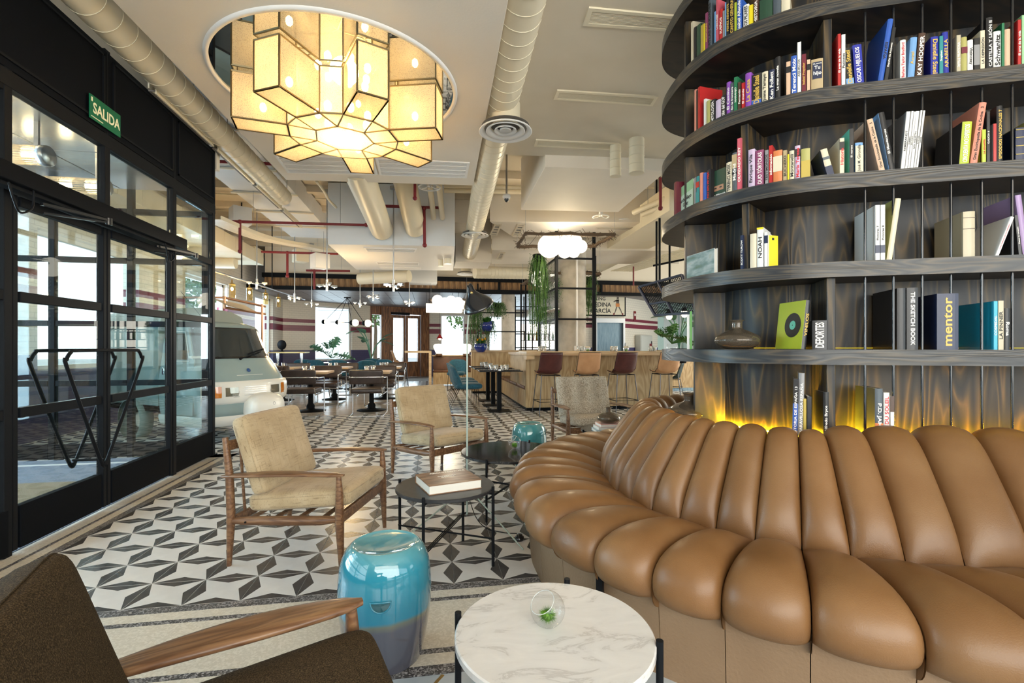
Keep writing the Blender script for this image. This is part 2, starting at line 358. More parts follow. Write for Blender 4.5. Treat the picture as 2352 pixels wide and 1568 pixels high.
greenB = noise_mat('banana_leaf_green', [(.3, (.07, .20, .12)), (.7, (.14, .30, .20))], (1, 1, 1), 4, rough=.4)
moss = noise_mat('moss_green', [(.3, (.07, .20, .015)), (.7, (.20, .42, .04))], (1, 1, 1), 60, rough=.8)
bulb = emit('warm_bulb', (1, .78, .45), 30)
bulbP = emit('small_warm_bulb', (1, .78, .45), 7)
bulbS = emit('warm_filament', (1, .72, .38), 18)
globe = emit('opal_globe', (1, .91, .74), 1.5)
smoked = pm('smoked_glass', (.42, .35, .27), .03, trans=.88, ior=1.4)
paper = pm('page_paper', (.72, .70, .64), .8)
# ================================================================ SETTING
T = .2525; X0 = -.894-T*5; Y0 = 2.726-T           # tile size, corner of the tiled field
fl = struct('floor', MB().box2((-9.5, -4, -.06), (12, 24, -.006)), grout)
# --- decorated cement tiles: white tile with four half rhombi
def tile_geo(mb, x, y, kind=0, e=.0012):
    a, b, c, d = (x+e, y+e), (x+T-e, y+e), (x+T-e, y+T-e), (x+e, y+T-e); w = .052; mx, my = x+T/2, y+T/2
    p, q, r, s = (mx, y+w), (x+T-w, my), (mx, y+T-w), (x+w, my)
    V = [(*k, 0) for k in (a, b, c, d, p, q, r, s)]
    mb.add(V, [(0, 1, 4), (1, 2, 5), (2, 3, 6), (3, 0, 7)], 1); mb.add(V, [(0, 4, 1, 5, 2, 6, 3, 7)], 0)
    L = [(*k, -.005) for k in (a, b, c, d)]
    mb.add([(*k, 0) for k in (a, b, c, d)]+L, [(1, 0, 4, 5), (2, 1, 5, 6), (3, 2, 6, 7), (0, 3, 7, 4)], 0)
proto = MB(); tile_geo(proto, 0, 0); tile_me = proto.mesh('tile', [tileW, tileD])
cells = []
for i in range(60):
    for j in range(62):
        x, y = X0+i*T, Y0+j*T
        if x > 11 or y > 17.5: continue
        if x < -2.3 and y < 5.95: continue
        cells.append((x, y))
for i in range(-12, 0):
    for j in range(13, 62):
        x, y = X0+i*T, Y0+j*T
        if y < 17: cells.append((x, y))
cells.sort(key=lambda c: (c[0]-.3)**2*1.3+(c[1])**2)
vis = []
rest = MB()
def inview(x, y):
    D = x*SN+y*CS; l = x*CS-y*SN
    return D > 1 and -1.15 < l/D < .42 and not (x > .55 and D < 3.2)
nt_ = 0
for (x, y) in cells:
    if nt_ < 300 and inview(x+T/2, y+T/2):
        obj('tile', tile_me, fl, (x, y, 0)); nt_ += 1
    else: tile_geo(rest, x, y)
o = rest.build('tile_field', [tileW, tileD], fl); o['kind'] = 'stuff'
# --- terrazzo bands: front border (along X) and door border (along Y)
def bands(lst, fn):
    for a, b, m in lst:
        mb = MB(); fn(mb, a, b); mb.build('terrazzo_strip', m, fl)
yb = [(2.4735, 2.418, terD), (2.418, 2.35, terC), (2.35, 2.318, terD), (2.318, 1.955, terC), (1.955, 1.923, terD), (1.923, 1.853, terC), (1.853, 1.80, terD)]
bands(yb, lambda mb, a, b: mb.box2((X0-.0, a-.0007, -.006), (6, b+.0007, 0)))
xb = [(X0, X0-.055, terD), (X0-.055, X0-.12, terC), (X0-.12, X0-.145, terD), (X0-.145, -2.41, terC)]
bands(xb, lambda mb, a, b: mb.box2((a-.0005, -1, -.006), (b+.0005, 5.92, 0)))
for i in range(-1, 14):
    for j in range(4):
        mb = MB(); mb.box2((X0+.4*i+.003, 1.797-.4*j, -.006), (X0+.4*i+.397, 1.403-.4*j, 0)); o = mb.build('stone_tile', stoneB, fl, bevel=.002, seg=1)
mb = MB()
for i in range(14):
    x = X0+.4*i; mb.beam((x+.2, 1.79, 0), (x+.08, 1.62, 0), .012, .002); mb.beam((x+.08, 1.62, 0), (x+.2, 1.45, 0), .012, .002)
mb.build('brass_inlay', brass, fl)
# dining area: pale worn boards
pale = noise_mat('pale_floor_board', [(.3, (.36, .30, .25)), (.5, (.52, .46, .40)), (.7, (.60, .54, .48))], (1.2, 9, 1), 2, detail=5, rough=.22)
mb = MB()
for i in range(26):
    for k in range(4):
        y = 8.95+i*.2; x = -5.0+k*1.45+(i % 3)*.37
        x2 = min(x+1.44, .25)
        if x < .2: mb.box2((x, y+.002, 0), (x2, y+.198, .004))
o = mb.build('floor_board_field', pale, fl); o['kind'] = 'stuff'
# --- vestibule
coir = noise_mat('coir_mat', [(.3, (.13, .10, .06)), (.7, (.28, .22, .14))], (1, 1, 1), 160, rough=1, bump=.5)
carpet = noise_mat('blue_grey_carpet', [(.3, (.10, .12, .16)), (.7, (.20, .23, .29))], (1, 1, 1), 60, rough=.9)
tag(MB().box2((-4.6, 2.4, .0), (-2.52, 4.88, .012)).build('coir_mat', coir), 'tan coir doormat on the lobby floor behind the glass doors', 'doormat')
MB().box2((-5.6, -1, -.006), (-2.42, 5.88, .001)).build('carpet_floor', carpet, fl)
MB().box2((-4.9, 5.62, .001), (-2.45, 5.67, .004)).build('white_floor_stripe', tileW, fl)

def pane_wall(name, along, c, s0, posts, z_rails, z_top, thick=.05, kick=.27, glass_to=None):
    """steel grid wall. along 'Y' at x=c or along 'X' at y=c; posts: positions; rails: heights."""
    root = bpy.data.objects.new(name, None); COL.objects.link(root); root['kind'] = 'structure'
    def bx(nm, a0, a1, z0, z1, m, t=thick, off=0):
        mb = MB()
        if along == 'Y': mb.box2((c-t/2+off, a0, z0), (c+t/2+off, a1, z1))
        else: mb.box2((a0, c-t/2+off, z0), (a1, c+t/2+off, z1))
        return mb.build(nm, m, root, bevel=.003 if m is not glass else 0, seg=1)
    for p_ in posts: bx('post', p_-.03, p_+.03, 0, z_top, black, thick+.008)
    for a, b in zip(posts[:-1], posts[1:]):
        bx('kick_plate', a+.035, b-.035, .01, kick, black2)
        zz = [kick]+list(z_rails)
        for z in z_rails: bx('rail', a+.035, b-.035, z-.03, z+.03, black)
        for z0, z1 in zip(zz[:-1], zz[1:]): bx('pane', a+.035, b-.035, z0+(.03 if z0 != kick else 0), z1-.03, glass, .008)
    return root
# door wall at x = -2.41
XD = -2.41
dw = pane_wall('wall_entrance', 'Y', XD, 0, [5.02, 5.85], [.815, 1.5, 2.14, 2.69], 3.42)
dwr = dw
def dbox(nm, a, b, m, bev=.003, par=None):
    return MB().box2(a, b).build(nm, m, par or dw, bevel=bev, seg=1)
for y in (1.2, 2.2, 3.2): dbox('post', (XD-.028, y-.028, 0), (XD+.028, y+.028, 3.42), black)
for y0, y1 in ((-.6, 1.2), (1.2, 3.2)):
    dbox('kick_plate', (XD-.03, y0, .01), (XD+.03, y1, .27), black2)
    for z in (.815, 1.5, 2.2, 2.69): dbox('rail', (XD-.025, y0, z-.03), (XD+.025, y1, z+.03), black)
    dbox('pane', (XD-.004, y0, .27), (XD+.004, y1, 2.69), glass, 0)
# transom over the doors: posts, glass, fascia panels
dbox('head_rail', (XD-.03, -.6, 2.69), (XD+.03, 5.885, 2.79), black)
dbox('door_head', (XD-.03, 3.2, 2.10), (XD+.03, 5.02, 2.18), black)
dbox('post', (XD-.028, 4.03, 2.18), (XD+.028, 4.09, 3.42), black)
for a, b in ((3.235, 4.02), (4.10, 4.985)): dbox('transom_pane', (XD-.004, a, 2.18), (XD+.004, b, 2.69), glass, 0)
for a, b in ((-.6, 1.1), (1.1, 2.6), (2.6, 4.06), (4.06, 5.02), (5.02, 5.885)):
    dbox('fascia_panel', (XD-.03, a+.006, 2.795), (XD+.03, b-.006, 3.40), black2)
    mb = MB()
    for p_, q_ in (((a+.05, 2.84), (b-.05, 2.855)), ((a+.05, 3.345), (b-.05, 3.36)), ((a+.05, 2.84), (a+.065, 3.36)), ((b-.065, 2.84), (b-.05, 3.36))):
        mb.box2((XD+.03, p_[0], p_[1]), (XD+.042, q_[0], q_[1]))
    mb.build('panel_bead', black, dw)
# vestibule side wall at y = 5.9 and street side at x = -5.2
pane_wall('wall_lobby_side', 'X', 5.93, 0, [-5.2, -4.8, -4.0, -3.25, -2.5], [.815, 1.46, 2.15, 2.69], 3.2, kick=.16)
pane_wall('wall_street', 'Y', -5.2, 0, [-.6, .5, 1.6, 2.7, 3.8, 4.9, 5.85], [.815, 1.5, 2.2, 2.69], 2.9)
metal_ceil = pm('satin_metal_ceiling', (.42, .44, .47), .22, .85)
cl = struct('ceiling_lobby', MB().box2((-5.3, -1, 2.93), (XD-.05, 5.9, 3.0)), metal_ceil)
for i in range(5):
    for j in range(3):
        MB().box2((-5.1+j*.9, .6+i*1.05, 2.915), (-5.1+j*.9+.89, .6+i*1.05+1.04, 2.93)).build('metal_ceiling_panel', metal_ceil, cl, bevel=.003, seg=1)
ribbed = pm('ribbed_glass', (1, .9, .75), .12, trans=.9, ior=1.3)
for k, (y, x) in enumerate(((4.22, -2.87), (4.95, -2.9), (3.3, -2.85), (2.4, -2.85))):
    t = thing('tube_lamp', ['nearer cylindrical ribbed glass lobby lamp with dark end cap above the transom', 'farther cylindrical ribbed glass lobby lamp seen through the second transom pane', 'ribbed glass tube lamp of the lobby beside the left door edge', 'ribbed glass tube lamp of the lobby nearest to the camera'][k], 'lamp', (x, y, 2.66), group='tube lamps under the lobby ceiling')
    M = Matrix.Rotation(-PI/2, 3, 'Y')
    mb = MB()
    for q in range(24):
        a = 2*PI*q/24; mb.tube([(-.03, .068*math.cos(a), .068*math.sin(a)), (-1.2, .068*math.cos(a), .068*math.sin(a))], .0045, 5)
    mb.build('glass_tube', ribbed, t)
    MB().lathe([(0, 0), (.074, 0), (.078, .01), (.078, .05), (.06, .06)], 24, (.0, 0, 0), M=M).build('end_cap', steel, t)
    MB().lathe([(0, 1.2), (.074, 1.2), (.078, 1.21), (.078, 1.25), (0, 1.25)], 24, (0, 0, 0), M=M).build('end_cap', steel, t)
    for q in (-.14, -.34, -.62, -.82, -1.08): MB().tube([(q+.04, 0, 0), (q-.04, 0, 0)], .018, 8).build('bulb', bulb, t)
    for q in (-.1, -1.1): MB().box2((q, -.01, .07), (q+.03, .01, .27)).build('bracket', steel, t)
lamp('lobby_lamp_light', 'POINT', (-3.6, 4.3, 2.5), 22, WARM, .1)

# the two door leaves
for n, (y0, y1, hs) in enumerate(((3.235, 4.055, 1), (4.065, 4.985, -1))):
    d = bpy.data.objects.new('door_%d' % (n+1), None); COL.objects.link(d); d['kind'] = 'structure'; d.location = (XD, y0, 0)
    w = y1-y0
    def db(nm, a, b, m, bev=.003): return MB().box2(a, b).build(nm, m, d, bevel=bev, seg=1)
    for a in (0, w-.055): db('stile', (-.025, a+(0 if a == 0 else .02), .02), (.025, a+.035+(0 if a == 0 else .02), 2.09), black)
    db('kick_plate', (-.024, .055, .02), (.024, w-.055, .27), black2)
    for z in (.815, 1.5, 2.06): db('rail', (-.024, .055, z-.03), (.024, w-.055, z+.03), black)
    for z0, z1 in ((.27, .785), (.845, 1.47), (1.53, 2.03)): db('pane', (-.004, .055, z0), (.004, w-.055, z1), glass, 0)
    # triangular loop handle: inside and outside
    if n: continue
    for sx in (1, -1):
        x = .10*sx; c_ = [(3.535, 1.12), (3.575, 1.17), (3.64, 1.18), (4.24, 1.18), (4.315, 1.17), (4.35, 1.12), (4.34, 1.06), (3.95, .42), (3.90, .375), (3.85, .42), (3.545, 1.06)]
        pts = crom([(x, p-y0, z) for p, z in c_], 4, True)
        MB().tube(pts, .0115, 8, closed=True).build('door_handle', black, d)
    for z in (1.18, .40): MB().tube([(-.10, w-.03 if z > 1 else 3.9-y0, z), (.10, w-.03 if z > 1 else 3.9-y0, z)], .009, 8).build('handle_bolt', black, d)
# door operator box above the doors, with closer arms and cable
t = thing('door_operator', 'long black door operator box above the glass doors with closer arms', 'door closer', (XD+.11, 3.2, 2.10))
MB().box2((-.07, -1.4, -.0), (.07, 1.72, .10)).build('housing', black2, t, bevel=.006)
MB().box2((-.03, -1.38, -.02), (.03, 1.6, 0)).build('housing_bottom', black, t)
for y in (.12, 1.34):
    MB().beam((.0, y, -.04), (.16, y+.34, -.045), .028, .016).beam((.16, y+.34, -.06), (-.06, y+.1, -.07), .022, .012).cyl((.16, y+.34, 0), .02, -.075, -.03, 12).build('closer_arm', blackgloss, t)
MB().tube([(-.02, .55, .02), (-.02, .63, .02)], .03, 12).build('sensor', black, t)
for y in (-.1, 1.45):
    MB().tube(crom([(.06, y-.09, -.01), (.07, y-.07, -.10), (.05, y, -.15), (.05, y+.08, -.10), (.05, y+.09, -.0)], 5), .006, 6).build('cable', black, t)
t = MB().box2((0, -.17, -.085), (.006, .17, .085)).build('exit_sign', pm('exit_green', (.0, .13, .055), .4), loc=(XD+.045, 4.0, 2.90))
tag(t, 'green exit sign reading SALIDA on the black fascia above the doors', 'sign')
sgn = pm('sign_cream', (.85, .80, .55), .4)
def place_text(par, txt, size, m, loc, rot, name='lettering', bold=True, **k):
    o = obj(name, text_mesh(txt, size, m, font_bold=bold, **k), par, loc); o.rotation_euler = rot; return o
place_text(t, 'SALIDA', .105, sgn, (.0068, .01, -.002), (PI/2, 0, PI/2), sx=.86)
MB().box2((.006, -.155, -.068), (.0068, -.03, -.062)).box2((.006, -.155, .04), (.0068, -.14, .07)).build('sign_mark', sgn, t)

# --- brick walls with openings
def wall_seg(name, A, B, z0, z1, m, holes=(), th=.25, side=1):
    A = Vector((*A, 0)); B = Vector((*B, 0)); L = (B-A).length; u = (B-A)/L; n = Vector((-u.y, u.x, 0))*side
    mb = MB()
    def pc(s0, s1, a, b):
        if s1-s0 < .001 or b-a < .001: return
        p = [A+u*s0, A+u*s1, A+u*s1+n*th, A+u*s0+n*th]; mb.prism([(q.x, q.y) for q in p], a, b)
    s = 0
    for h0, h1, a, b in sorted(holes):
        pc(s, h0, z0, z1); pc(h0, h1, z0, a); pc(h0, h1, b, z1); s = h1
    pc(s, L, z0, z1)
    o = struct(name, mb, m)
    for k, (h0, h1, a, b) in enumerate(holes):
        w = bpy.data.objects.new('window_frame', None); COL.objects.link(w); w.parent = o
        f = MB()
        for s0, s1, c, d in ((h0, h1, a, a+.06), (h0, h1, b-.06, b), (h0, h0+.06, a, b), (h1-.06, h1, a, b)):
            q = [A+u*s0+n*.1, A+u*s1+n*.1, A+u*s1+n*.17, A+u*s0+n*.17]; f.prism([(r.x, r.y) for r in q], c, d)
        f.build('frame_bar', white2, w)
        q = [A+u*(h0+.06)+n*.13, A+u*(h1-.06)+n*.13, A+u*(h1-.06)+n*.14, A+u*(h0+.06)+n*.14]
        MB().prism([(r.x, r.y) for r in q], a+.06, b-.06).build('pane', glass, w)
    return o
wall_seg('wall_left', (-5, 5.95), (-5, 17.6), 0, 4.1, brickM, [(1.2, 3.4, .9, 2.75), (5.0, 7.1, .9, 2.75), (9.0, 10.6, .5, 2.75)], side=1)
wall_seg('wall_far_left', (-5, 17.6), (-2.35, 19.6), 0, 4.1, brickM, [(1.12, 2.55, .72, 2.72)], side=1)
wall_seg('wall_far', (-.1, 20.6), (5.2, 21.2), 0, 4.1, brickM, [(.5, 1.55, .8, 2.6), (2.6, 4.6, .3, 2.6)], side=1)
wall_seg('wall_lift', (4.3, 15), (6.25, 15), 0, 4.1, brickR, th=.3)
wall_seg('wall_lift_side', (6.25, 15), (8.2, 16.6), 0, 4.1, brickR, th=.2, side=1)
wall_seg('wall_right', (11, 22), (11, -3.6), 0, 4.1, white, [(7, 14, .3, 2.9), (16, 24, .3, 2.9)], side=1)
wall_seg('wall_back', (11, -3.5), (-5.3, -3.5), 0, 4.1, white, [(1, 15, .3, 2.9)], side=1)
wall_seg('wall_far_right', (8.2, 16.6), (11, 17.5), 0, 4.1, pm('mint_wall', (.45, .60, .56), .5), [(.3, 1.3, .2, 2.5), (1.6, 2.6, .2, 2.5)], side=1)
wall_seg('wall_lift_back', (4.3, 15.3), (4.3, 21), 0, 4.1, white, th=.1)
struct('ceiling', MB().box2((-5.3, 5.9, 4.1), (11.3, 24, 4.2)).box2((-2.45, -3.7, 4.1), (11.3, 5.9, 4.2)), ceil_mat)
struct('wall_above_entrance', MB().box2((XD-.22, -3.5, 3.42), (XD-.14, 5.9, 4.1)).box2((-5.2, 5.89, 3.2), (XD+.04, 5.97, 4.1)), white)
struct('wall_entrance_back', MB().box2((XD-.04, -3.5, 0), (XD+.04, -.6, 3.42)), black2)
# low plank ceiling at the far end, with plank fascia
struct('ceiling_far', MB().box2((-5, 14.28, 2.86), (11, 23, 2.95)), black)
cf = bpy.data.objects['ceiling_far']
for i in range(34):
    x = -4.95+i*.4
    MB().box2((x+.006, 14.3, 2.84), (x+.394, 22, 2.86)).build('ceiling_plank', ceilplank, cf)
fs = struct('trim_1', MB().box2((-4.5, 14.22, 3.14), (11, 14.3, 4.1)), white)
MB().box2((-4.55, 14.12, 3.13), (11, 14.24, 3.25)).build('upper_beam', black, fs)
MB().box2((-4.55, 14.12, 2.80), (11, 14.24, 2.90)).build('lower_beam', black, fs)
for k, x in enumerate((1.95, 5.1)): MB().box2((x, 14.1, 2.9), (x+.07, 14.2, 3.13)).build('beam_post', black, fs)
pk = MB().box2((0, 0, 0), (.165, .03, .23)).mesh('fascia_plank', plank)
for i in range(88):
    obj('fascia_plank', pk, fs, (-4.5+i*.17, 14.17+random.uniform(0, .008), 2.9))
# far entrance door recess (old timber doors)
dr = bpy.data.objects.new('door_3', None); COL.objects.link(dr); dr['kind'] = 'structure'
A = Vector((-2.35, 19.6, 0)); B = Vector((-.1, 20.6, 0)); u = (B-A).normalized(); n = Vector((-u.y, u.x, 0)); L = (B-A).length
def dseg(nm, s0, s1, z0, z1, m, off=0, th=.12):
    q = [A+u*s0+n*off, A+u*s1+n*off, A+u*s1+n*(off+th), A+u*s0+n*(off+th)]
    return MB().prism([(r.x, r.y) for r in q], z0, z1).build(nm, m, dr)
dseg('side_light_frame', 0, .07, 0, 2.86, olddoor); dseg('side_pane', .07, .42, .5, 2.5, glass, .05, .01); dseg('side_panel', .07, .42, 0, .5, olddoor)
dseg('side_head', .07, .42, 2.5, 2.86, olddoor); dseg('door_post', .42, .82, 0, 2.86, olddoor, -.08, .22); dseg('door_post', 2.1, L, 0, 2.86, olddoor, -.08, .22)
dseg('head_board', .82, 2.1, 2.55, 2.86, olddoor, -.02)
for s in (.84, 1.47):
    dseg('leaf_stile', s, s+.09, 0, 2.52, olddoor); dseg('leaf_stile', s+.52, s+.61, 0, 2.52, olddoor)
    dseg('leaf_panel', s+.09, s+.52, 0, .62, olddoor, .03, .06); dseg('leaf_pane', s+.09, s+.52, .62, 2.4, glass, .05, .01); dseg('leaf_rail', s+.09, s+.52, 2.4, 2.52, olddoor)
dseg('door_closer', .8, 1.6, 2.52, 2.62, black, -.1, .08)
# outside: pavement, building, trees
out_w = emit('overcast_backdrop', (1, 1, 1), 1.2)
struct('ground', MB().box2((-40, -20, -.2), (-5.35, 60, -.03)).box2((-6, 24.2, -.2), (40, 60, -.03)), noise_mat('asphalt', [(.3, (.18, .18, .19)), (.7, (.3, .3, .3))], (1, 1, 1), 4, rough=.9))
bl = thing('street_building', 'pale rendered building across the street behind the lobby glass', 'building', (-17, 16, 0))
MB().box2((-5, -8, 0), (0, 3.5, 3.0)).build('wall', pm('street_render', (.55, .53, .5), .8), bl)
for j in range(6): MB().box2((0, -7+j*1.7, .9), (.05, -6+j*1.7, 2.3)).build('window', pm('dark_window%d' % j, (.06, .07, .09), .1), bl)
foli = noise_mat('tree_foliage', [(.3, (.03, .08, .015)), (.7, (.12, .22, .05))], (1, 1, 1), 4, rough=.8)
bark = pm('bark', (.12, .08, .05), .9)
for k, (x, y, hh, lb) in enumerate(((-13.5, 11, 3.4, 'bushy street tree beyond the first lobby pane'), (-12, 15, 3.2, 'street tree in the middle of the lobby window view'), (-10, 22, 4.6, 'tall street tree outside the windows left of the van'), (-3.0, 27, 4.2, 'tree outside the timber doors at the far end'), (2.0, 27.5, 4.0, 'tree outside the far window beside the timber doors'))):
    t = thing('street_tree', lb, 'tree', (x, y, 0))
    MB().tube([(0, 0, 0), (.05, 0, hh*.5), (0, .1, hh*.75)], [.12, .09, .05], 8).build('trunk', bark, t)
    mb = MB(); rs = random.Random(k)
    for q in range(420):
        a = rs.uniform(0, 2*PI); e = rs.uniform(-1, 1); r = rs.random()**.4*1.25
        c = Vector((math.cos(a)*math.sqrt(1-e*e)*r, math.sin(a)*math.sqrt(1-e*e)*r, hh*.78+e*r*.8)); d1 = Vector([rs.uniform(-1, 1) for _ in range(3)]).normalized()*.13; d2 = d1.orthogonal().normalized()*.07
        mb.add([c-d1, c+d2, c+d1, c-d2], [(0, 1, 2, 3)])
    o = mb.build('foliage', foli, t); o['kind'] = 'stuff'

# ================================================================ SOFA
Fp = [(1.92, 1.16), (1.66, 1.18), (1.40, 1.22), (1.14, 1.335), (.90, 1.452), (.687, 1.584), (.502, 1.726), (.33, 1.905), (.185, 2.14), (.095, 2.41), (.052, 2.69)]
Jp = [(1.84, 1.70), (1.61, 1.715), (1.42, 1.74), (1.26, 1.795), (1.128, 1.88), (.983, 1.956), (.867, 2.06), (.752, 2.175), (.667, 2.313), (.61, 2.477), (.577, 2.633)]
Tp = [(1.93, 2.01), (1.70, 2.04), (1.50, 2.055), (1.345, 2.07), (1.25, 2.11), (1.14, 2.165), (1.05, 2.25), (.97, 2.345), (.915, 2.44), (.875, 2.55), (.85, 2.66)]
Fp = [(2.75, 1.05), (2.47, 1.09), (2.2, 1.13)]+Fp; Jp = [(2.6, 1.60), (2.35, 1.64), (2.1, 1.675)]+Jp; Tp = [(2.6, 1.93), (2.38, 1.96), (2.15, 1.985)]+Tp
# far side: back line continues round the shelf tower; the others are offset outward
tl = crom([(.875, 2.55), (.85, 2.66), (.835, 2.85), (.85, 3.08), (.92, 3.30), (1.05, 3.47), (1.22, 3.59), (1.42, 3.67), (1.7, 3.74), (2.05, 3.8), (2.4, 3.84)], 12)
acc = 0; nxt = .135; i0 = 12
far = []
for i in range(13, len(tl)-1):
    acc += (tl[i]-tl[i-1]).length
    if acc >= nxt:
        acc = 0; t_ = (tl[i+1]-tl[i-1]).normalized(); n_ = Vector((t_.y, -t_.x)) if False else Vector((-t_.y, t_.x))
        far.append((tl[i], n_))
for p_, n_ in far:
    if n_.dot(Vector((-1, 0))+Vector((0, .8))) < 0: n_ = -n_
    k_ = min(1.0, .5+.1*(far.index((p_, n_)) if (p_, n_) in far else 5))
    Tp.append(tuple(p_)); Jp.append(tuple(p_+n_*.27)); Fp.append(tuple(p_+n_*.79))
prof_front = [(.90, .29), (.975, .31), (1.01, .345), (1.01, .385), (.97, .418), (.88, .437), (.72, .446), (.52, .44), (.32, .428), (.14, .418), (0, .412)]
prof_back = [(0, .412), (.08, .47), (.22, .54), (.40, .61), (.58, .68), (.75, .745), (.90, .79), (1.02, .815), (1.14, .812), (1.24, .78), (1.28, .72), (1.29, .62)]
def bprof(i, which):
    F, J, T_ = (Vector((*a[i], 0)) for a in (Fp, Jp, Tp)); out = []
    if which == 'seat':
        for d, z in prof_front: q = J+(F-J)*d; out.append(W(q.x, q.y, z))
    else:
        for d, z in prof_back: q = J+(T_-J)*d; out.append(W(q.x, q.y, z))
    return out
sofa = thing('curved_sofa', 'long curved channelled tan leather sofa wrapping around the dark bookcase', 'sofa')
NB = len(Tp); NU = 10
sofa_pieces = []
for i in range(NB-1):
    for which in ('seat', 'back'):
        a = bprof(i, which); b = bprof(i+1, which); K = len(a); rows = []
        g = 0
        rnd = random.Random(i*2+(which == 'seat'))
        amp = rnd.uniform(.92, 1.1)
        for k in range(K):
            mid = (a[k]+b[k])/2; tk = (a[min(k+1, K-1)]+b[min(k+1, K-1)])/2-(a[max(k-1, 0)]+b[max(k-1, 0)])/2
            wv = b[k]-a[k]; nn = wv.cross(tk).normalized()
            if which == 'seat':
                ref = Vector((0, 0, 1)) if k > 4 else (mid-(bprof(i, 'seat')[-1]+bprof(i+1, 'seat')[-1])/2)
                if nn.dot(ref) < 0: nn = -nn
            else:
                c = W((Tp[i][0]+Jp[i][0])/2, (Tp[i][1]+Jp[i][1])/2); ref = W(*Jp[i])-W(*Tp[i]); ref.z = .3
                if k >= 8: ref = -ref; ref.z = .3
                if k >= 10: ref.z = 0
                if nn.dot(ref) < 0: nn = -nn
            h = min(.36*wv.length, .062)*amp
            if which == 'seat':
                if k == K-1: h *= .25
                elif k == K-2: h *= .6
                elif k == 0: h *= .12
                elif k == 1: h *= .6
            else:
                if k == 0: h *= .25
                elif k == 1: h *= .7
            row = []
            for j in range(NU+1):
                u = j/NU; uu = .5-.5*math.cos(PI*u); s_ = 2*uu-1
                row.append(a[k].lerp(b[k], uu*.985+.0075)+nn*h*(1-abs(s_)**2.5)**.56)
            rows.append(row)
        mb = MB().grid(rows, flip=(which == 'seat'))
        cap = rows[0]; mb.add(cap, [tuple(range(len(cap)))])
        # side closures so that each channel reads as a stuffed roll
        for j in (0, NU):
            mb.add([r[j] for r in rows]+[Vector(r[j])-Vector((0, 0, .04)) for r in rows], [(k, k+1, K+k+1, K+k) for k in range(K-1)])
        o = mb.build('seat_channel' if which == 'seat' else 'back_channel', leather, sofa)
        sub = o.modifiers.new('s', 'SUBSURF'); sub.levels = 1; sub.render_levels = 1
# base panels
def basept(i, d=.90): F, J = Vector((*Fp[i], 0)), Vector((*Jp[i], 0)); q = J+(F-J)*d; return q
for i in range(0, NB-1):
    if i == 9 and False: continue
    a0, a1 = basept(i, .93), basept(i+1, .93); b0, b1 = basept(i, .88), basept(i+1, .88); c0, c1 = basept(i, .6), basept(i+1, .6)
    g = .0015 if (a1-a0).length > .01 else 0
    d = (a1-a0).normalized()*g
    V = [W((b0+d).x, (b0+d).y, .0), W((b1-d).x, (b1-d).y, .0), W((a1-d).x, (a1-d).y, .345), W((a0+d).x, (a0+d).y, .345), W(c0.x, c0.y, .0), W(c1.x, c1.y, 0), W(c1.x, c1.y, .345), W(c0.x, c0.y, .345)]
    MB().add(V, [(0, 1, 2, 3), (5, 4, 7, 6), (3, 2, 6, 7), (1, 0, 4, 5), (0, 3, 7, 4), (1, 5, 6, 2)]).build('base_panel', leatherb, sofa)
k = 10
q = basept(k, .955); MB().box(W(q.x, q.y, .16), (.025, .025, .32), rz=.9).build('section_bracket', black, sofa)
# shell behind the back
rows = []
for i in range(NB):
    J, T_ = Vector((*Jp[i], 0)), Vector((*Tp[i], 0)); q = J+(T_-J)*1.22
    rows.append([W(q.x, q.y, .72), W(q.x, q.y, .02)])
MB().grid(rows).build('back_shell', leatherb, sofa)

# ================================================================ BOOKCASE TOWER
OUT = crom([(3.4, 1.75), (2.8, 1.88), (2.16, 2.04), (1.67, 2.164), (1.54, 2.195), (1.39, 2.245), (1.244, 2.335), (1.10, 2.48), (1.01, 2.68), (.975, 2.92), (.985, 3.15), (1.06, 3.36), (1.22, 3.50), (1.5, 3.60), (2.0, 3.62), (2.8, 3.5), (3.4, 3.2)], 8, True)
OUT = [Vector((p.x, p.y)) for p in OUT]
def cleanpoly(): return OUT
NO = len(OUT)
def onorm(i):
    t_ = (OUT[(i+1) % NO]-OUT[i-1]).normalized(); return Vector((-t_.y, t_.x))
sgn_ = 1
cen = Vector((2.2, 2.75))
def inn(i, d):
    n_ = onorm(i)
    if n_.dot(cen-OUT[i]) < 0: n_ = -n_
    return OUT[i]+n_*d
def sampler(off):
    return [inn(i, off) for i in range(NO)]
def at_px(px, off=0, first=True):
    """point of the outline (inset by off) seen at column px; on the near side, from the right end towards the left tip"""
    S = sampler(off); prev = None
    for i in range(0, 82):
        t_ = S[i].x/S[i].y*FPX+1176
        if prev is not None and (prev-px)*(t_-px) <= 0 and prev != t_:
            f = (px-prev)/(t_-prev); p_ = S[i-1].lerp(S[i], f); tg = (S[i]-S[i-1]).normalized()
            return p_, -tg                      # tangent towards the right of the picture
        prev = t_
    j = min(range(0, 82), key=lambda i: S[i].x/S[i].y); tg = (S[j]-S[j-1]).normalized(); return S[j], -tg
LV = {-2: .36, -1: .745, 0: 1.19, 1: 1.592, 2: 1.994, 3: 2.396, 4: 2.798, 5: 3.20, 6: 3.60}
TH = .068
case = thing('bookcase_tower', 'tall dark stained curved bookcase tower rising behind the leather sofa', 'bookcase')
poly_w = [(W(p.x, p.y).x, W(p.x, p.y).y) for p in OUT]
inner = sampler(.27)
innw = [W(p.x, p.y) for p in inner]
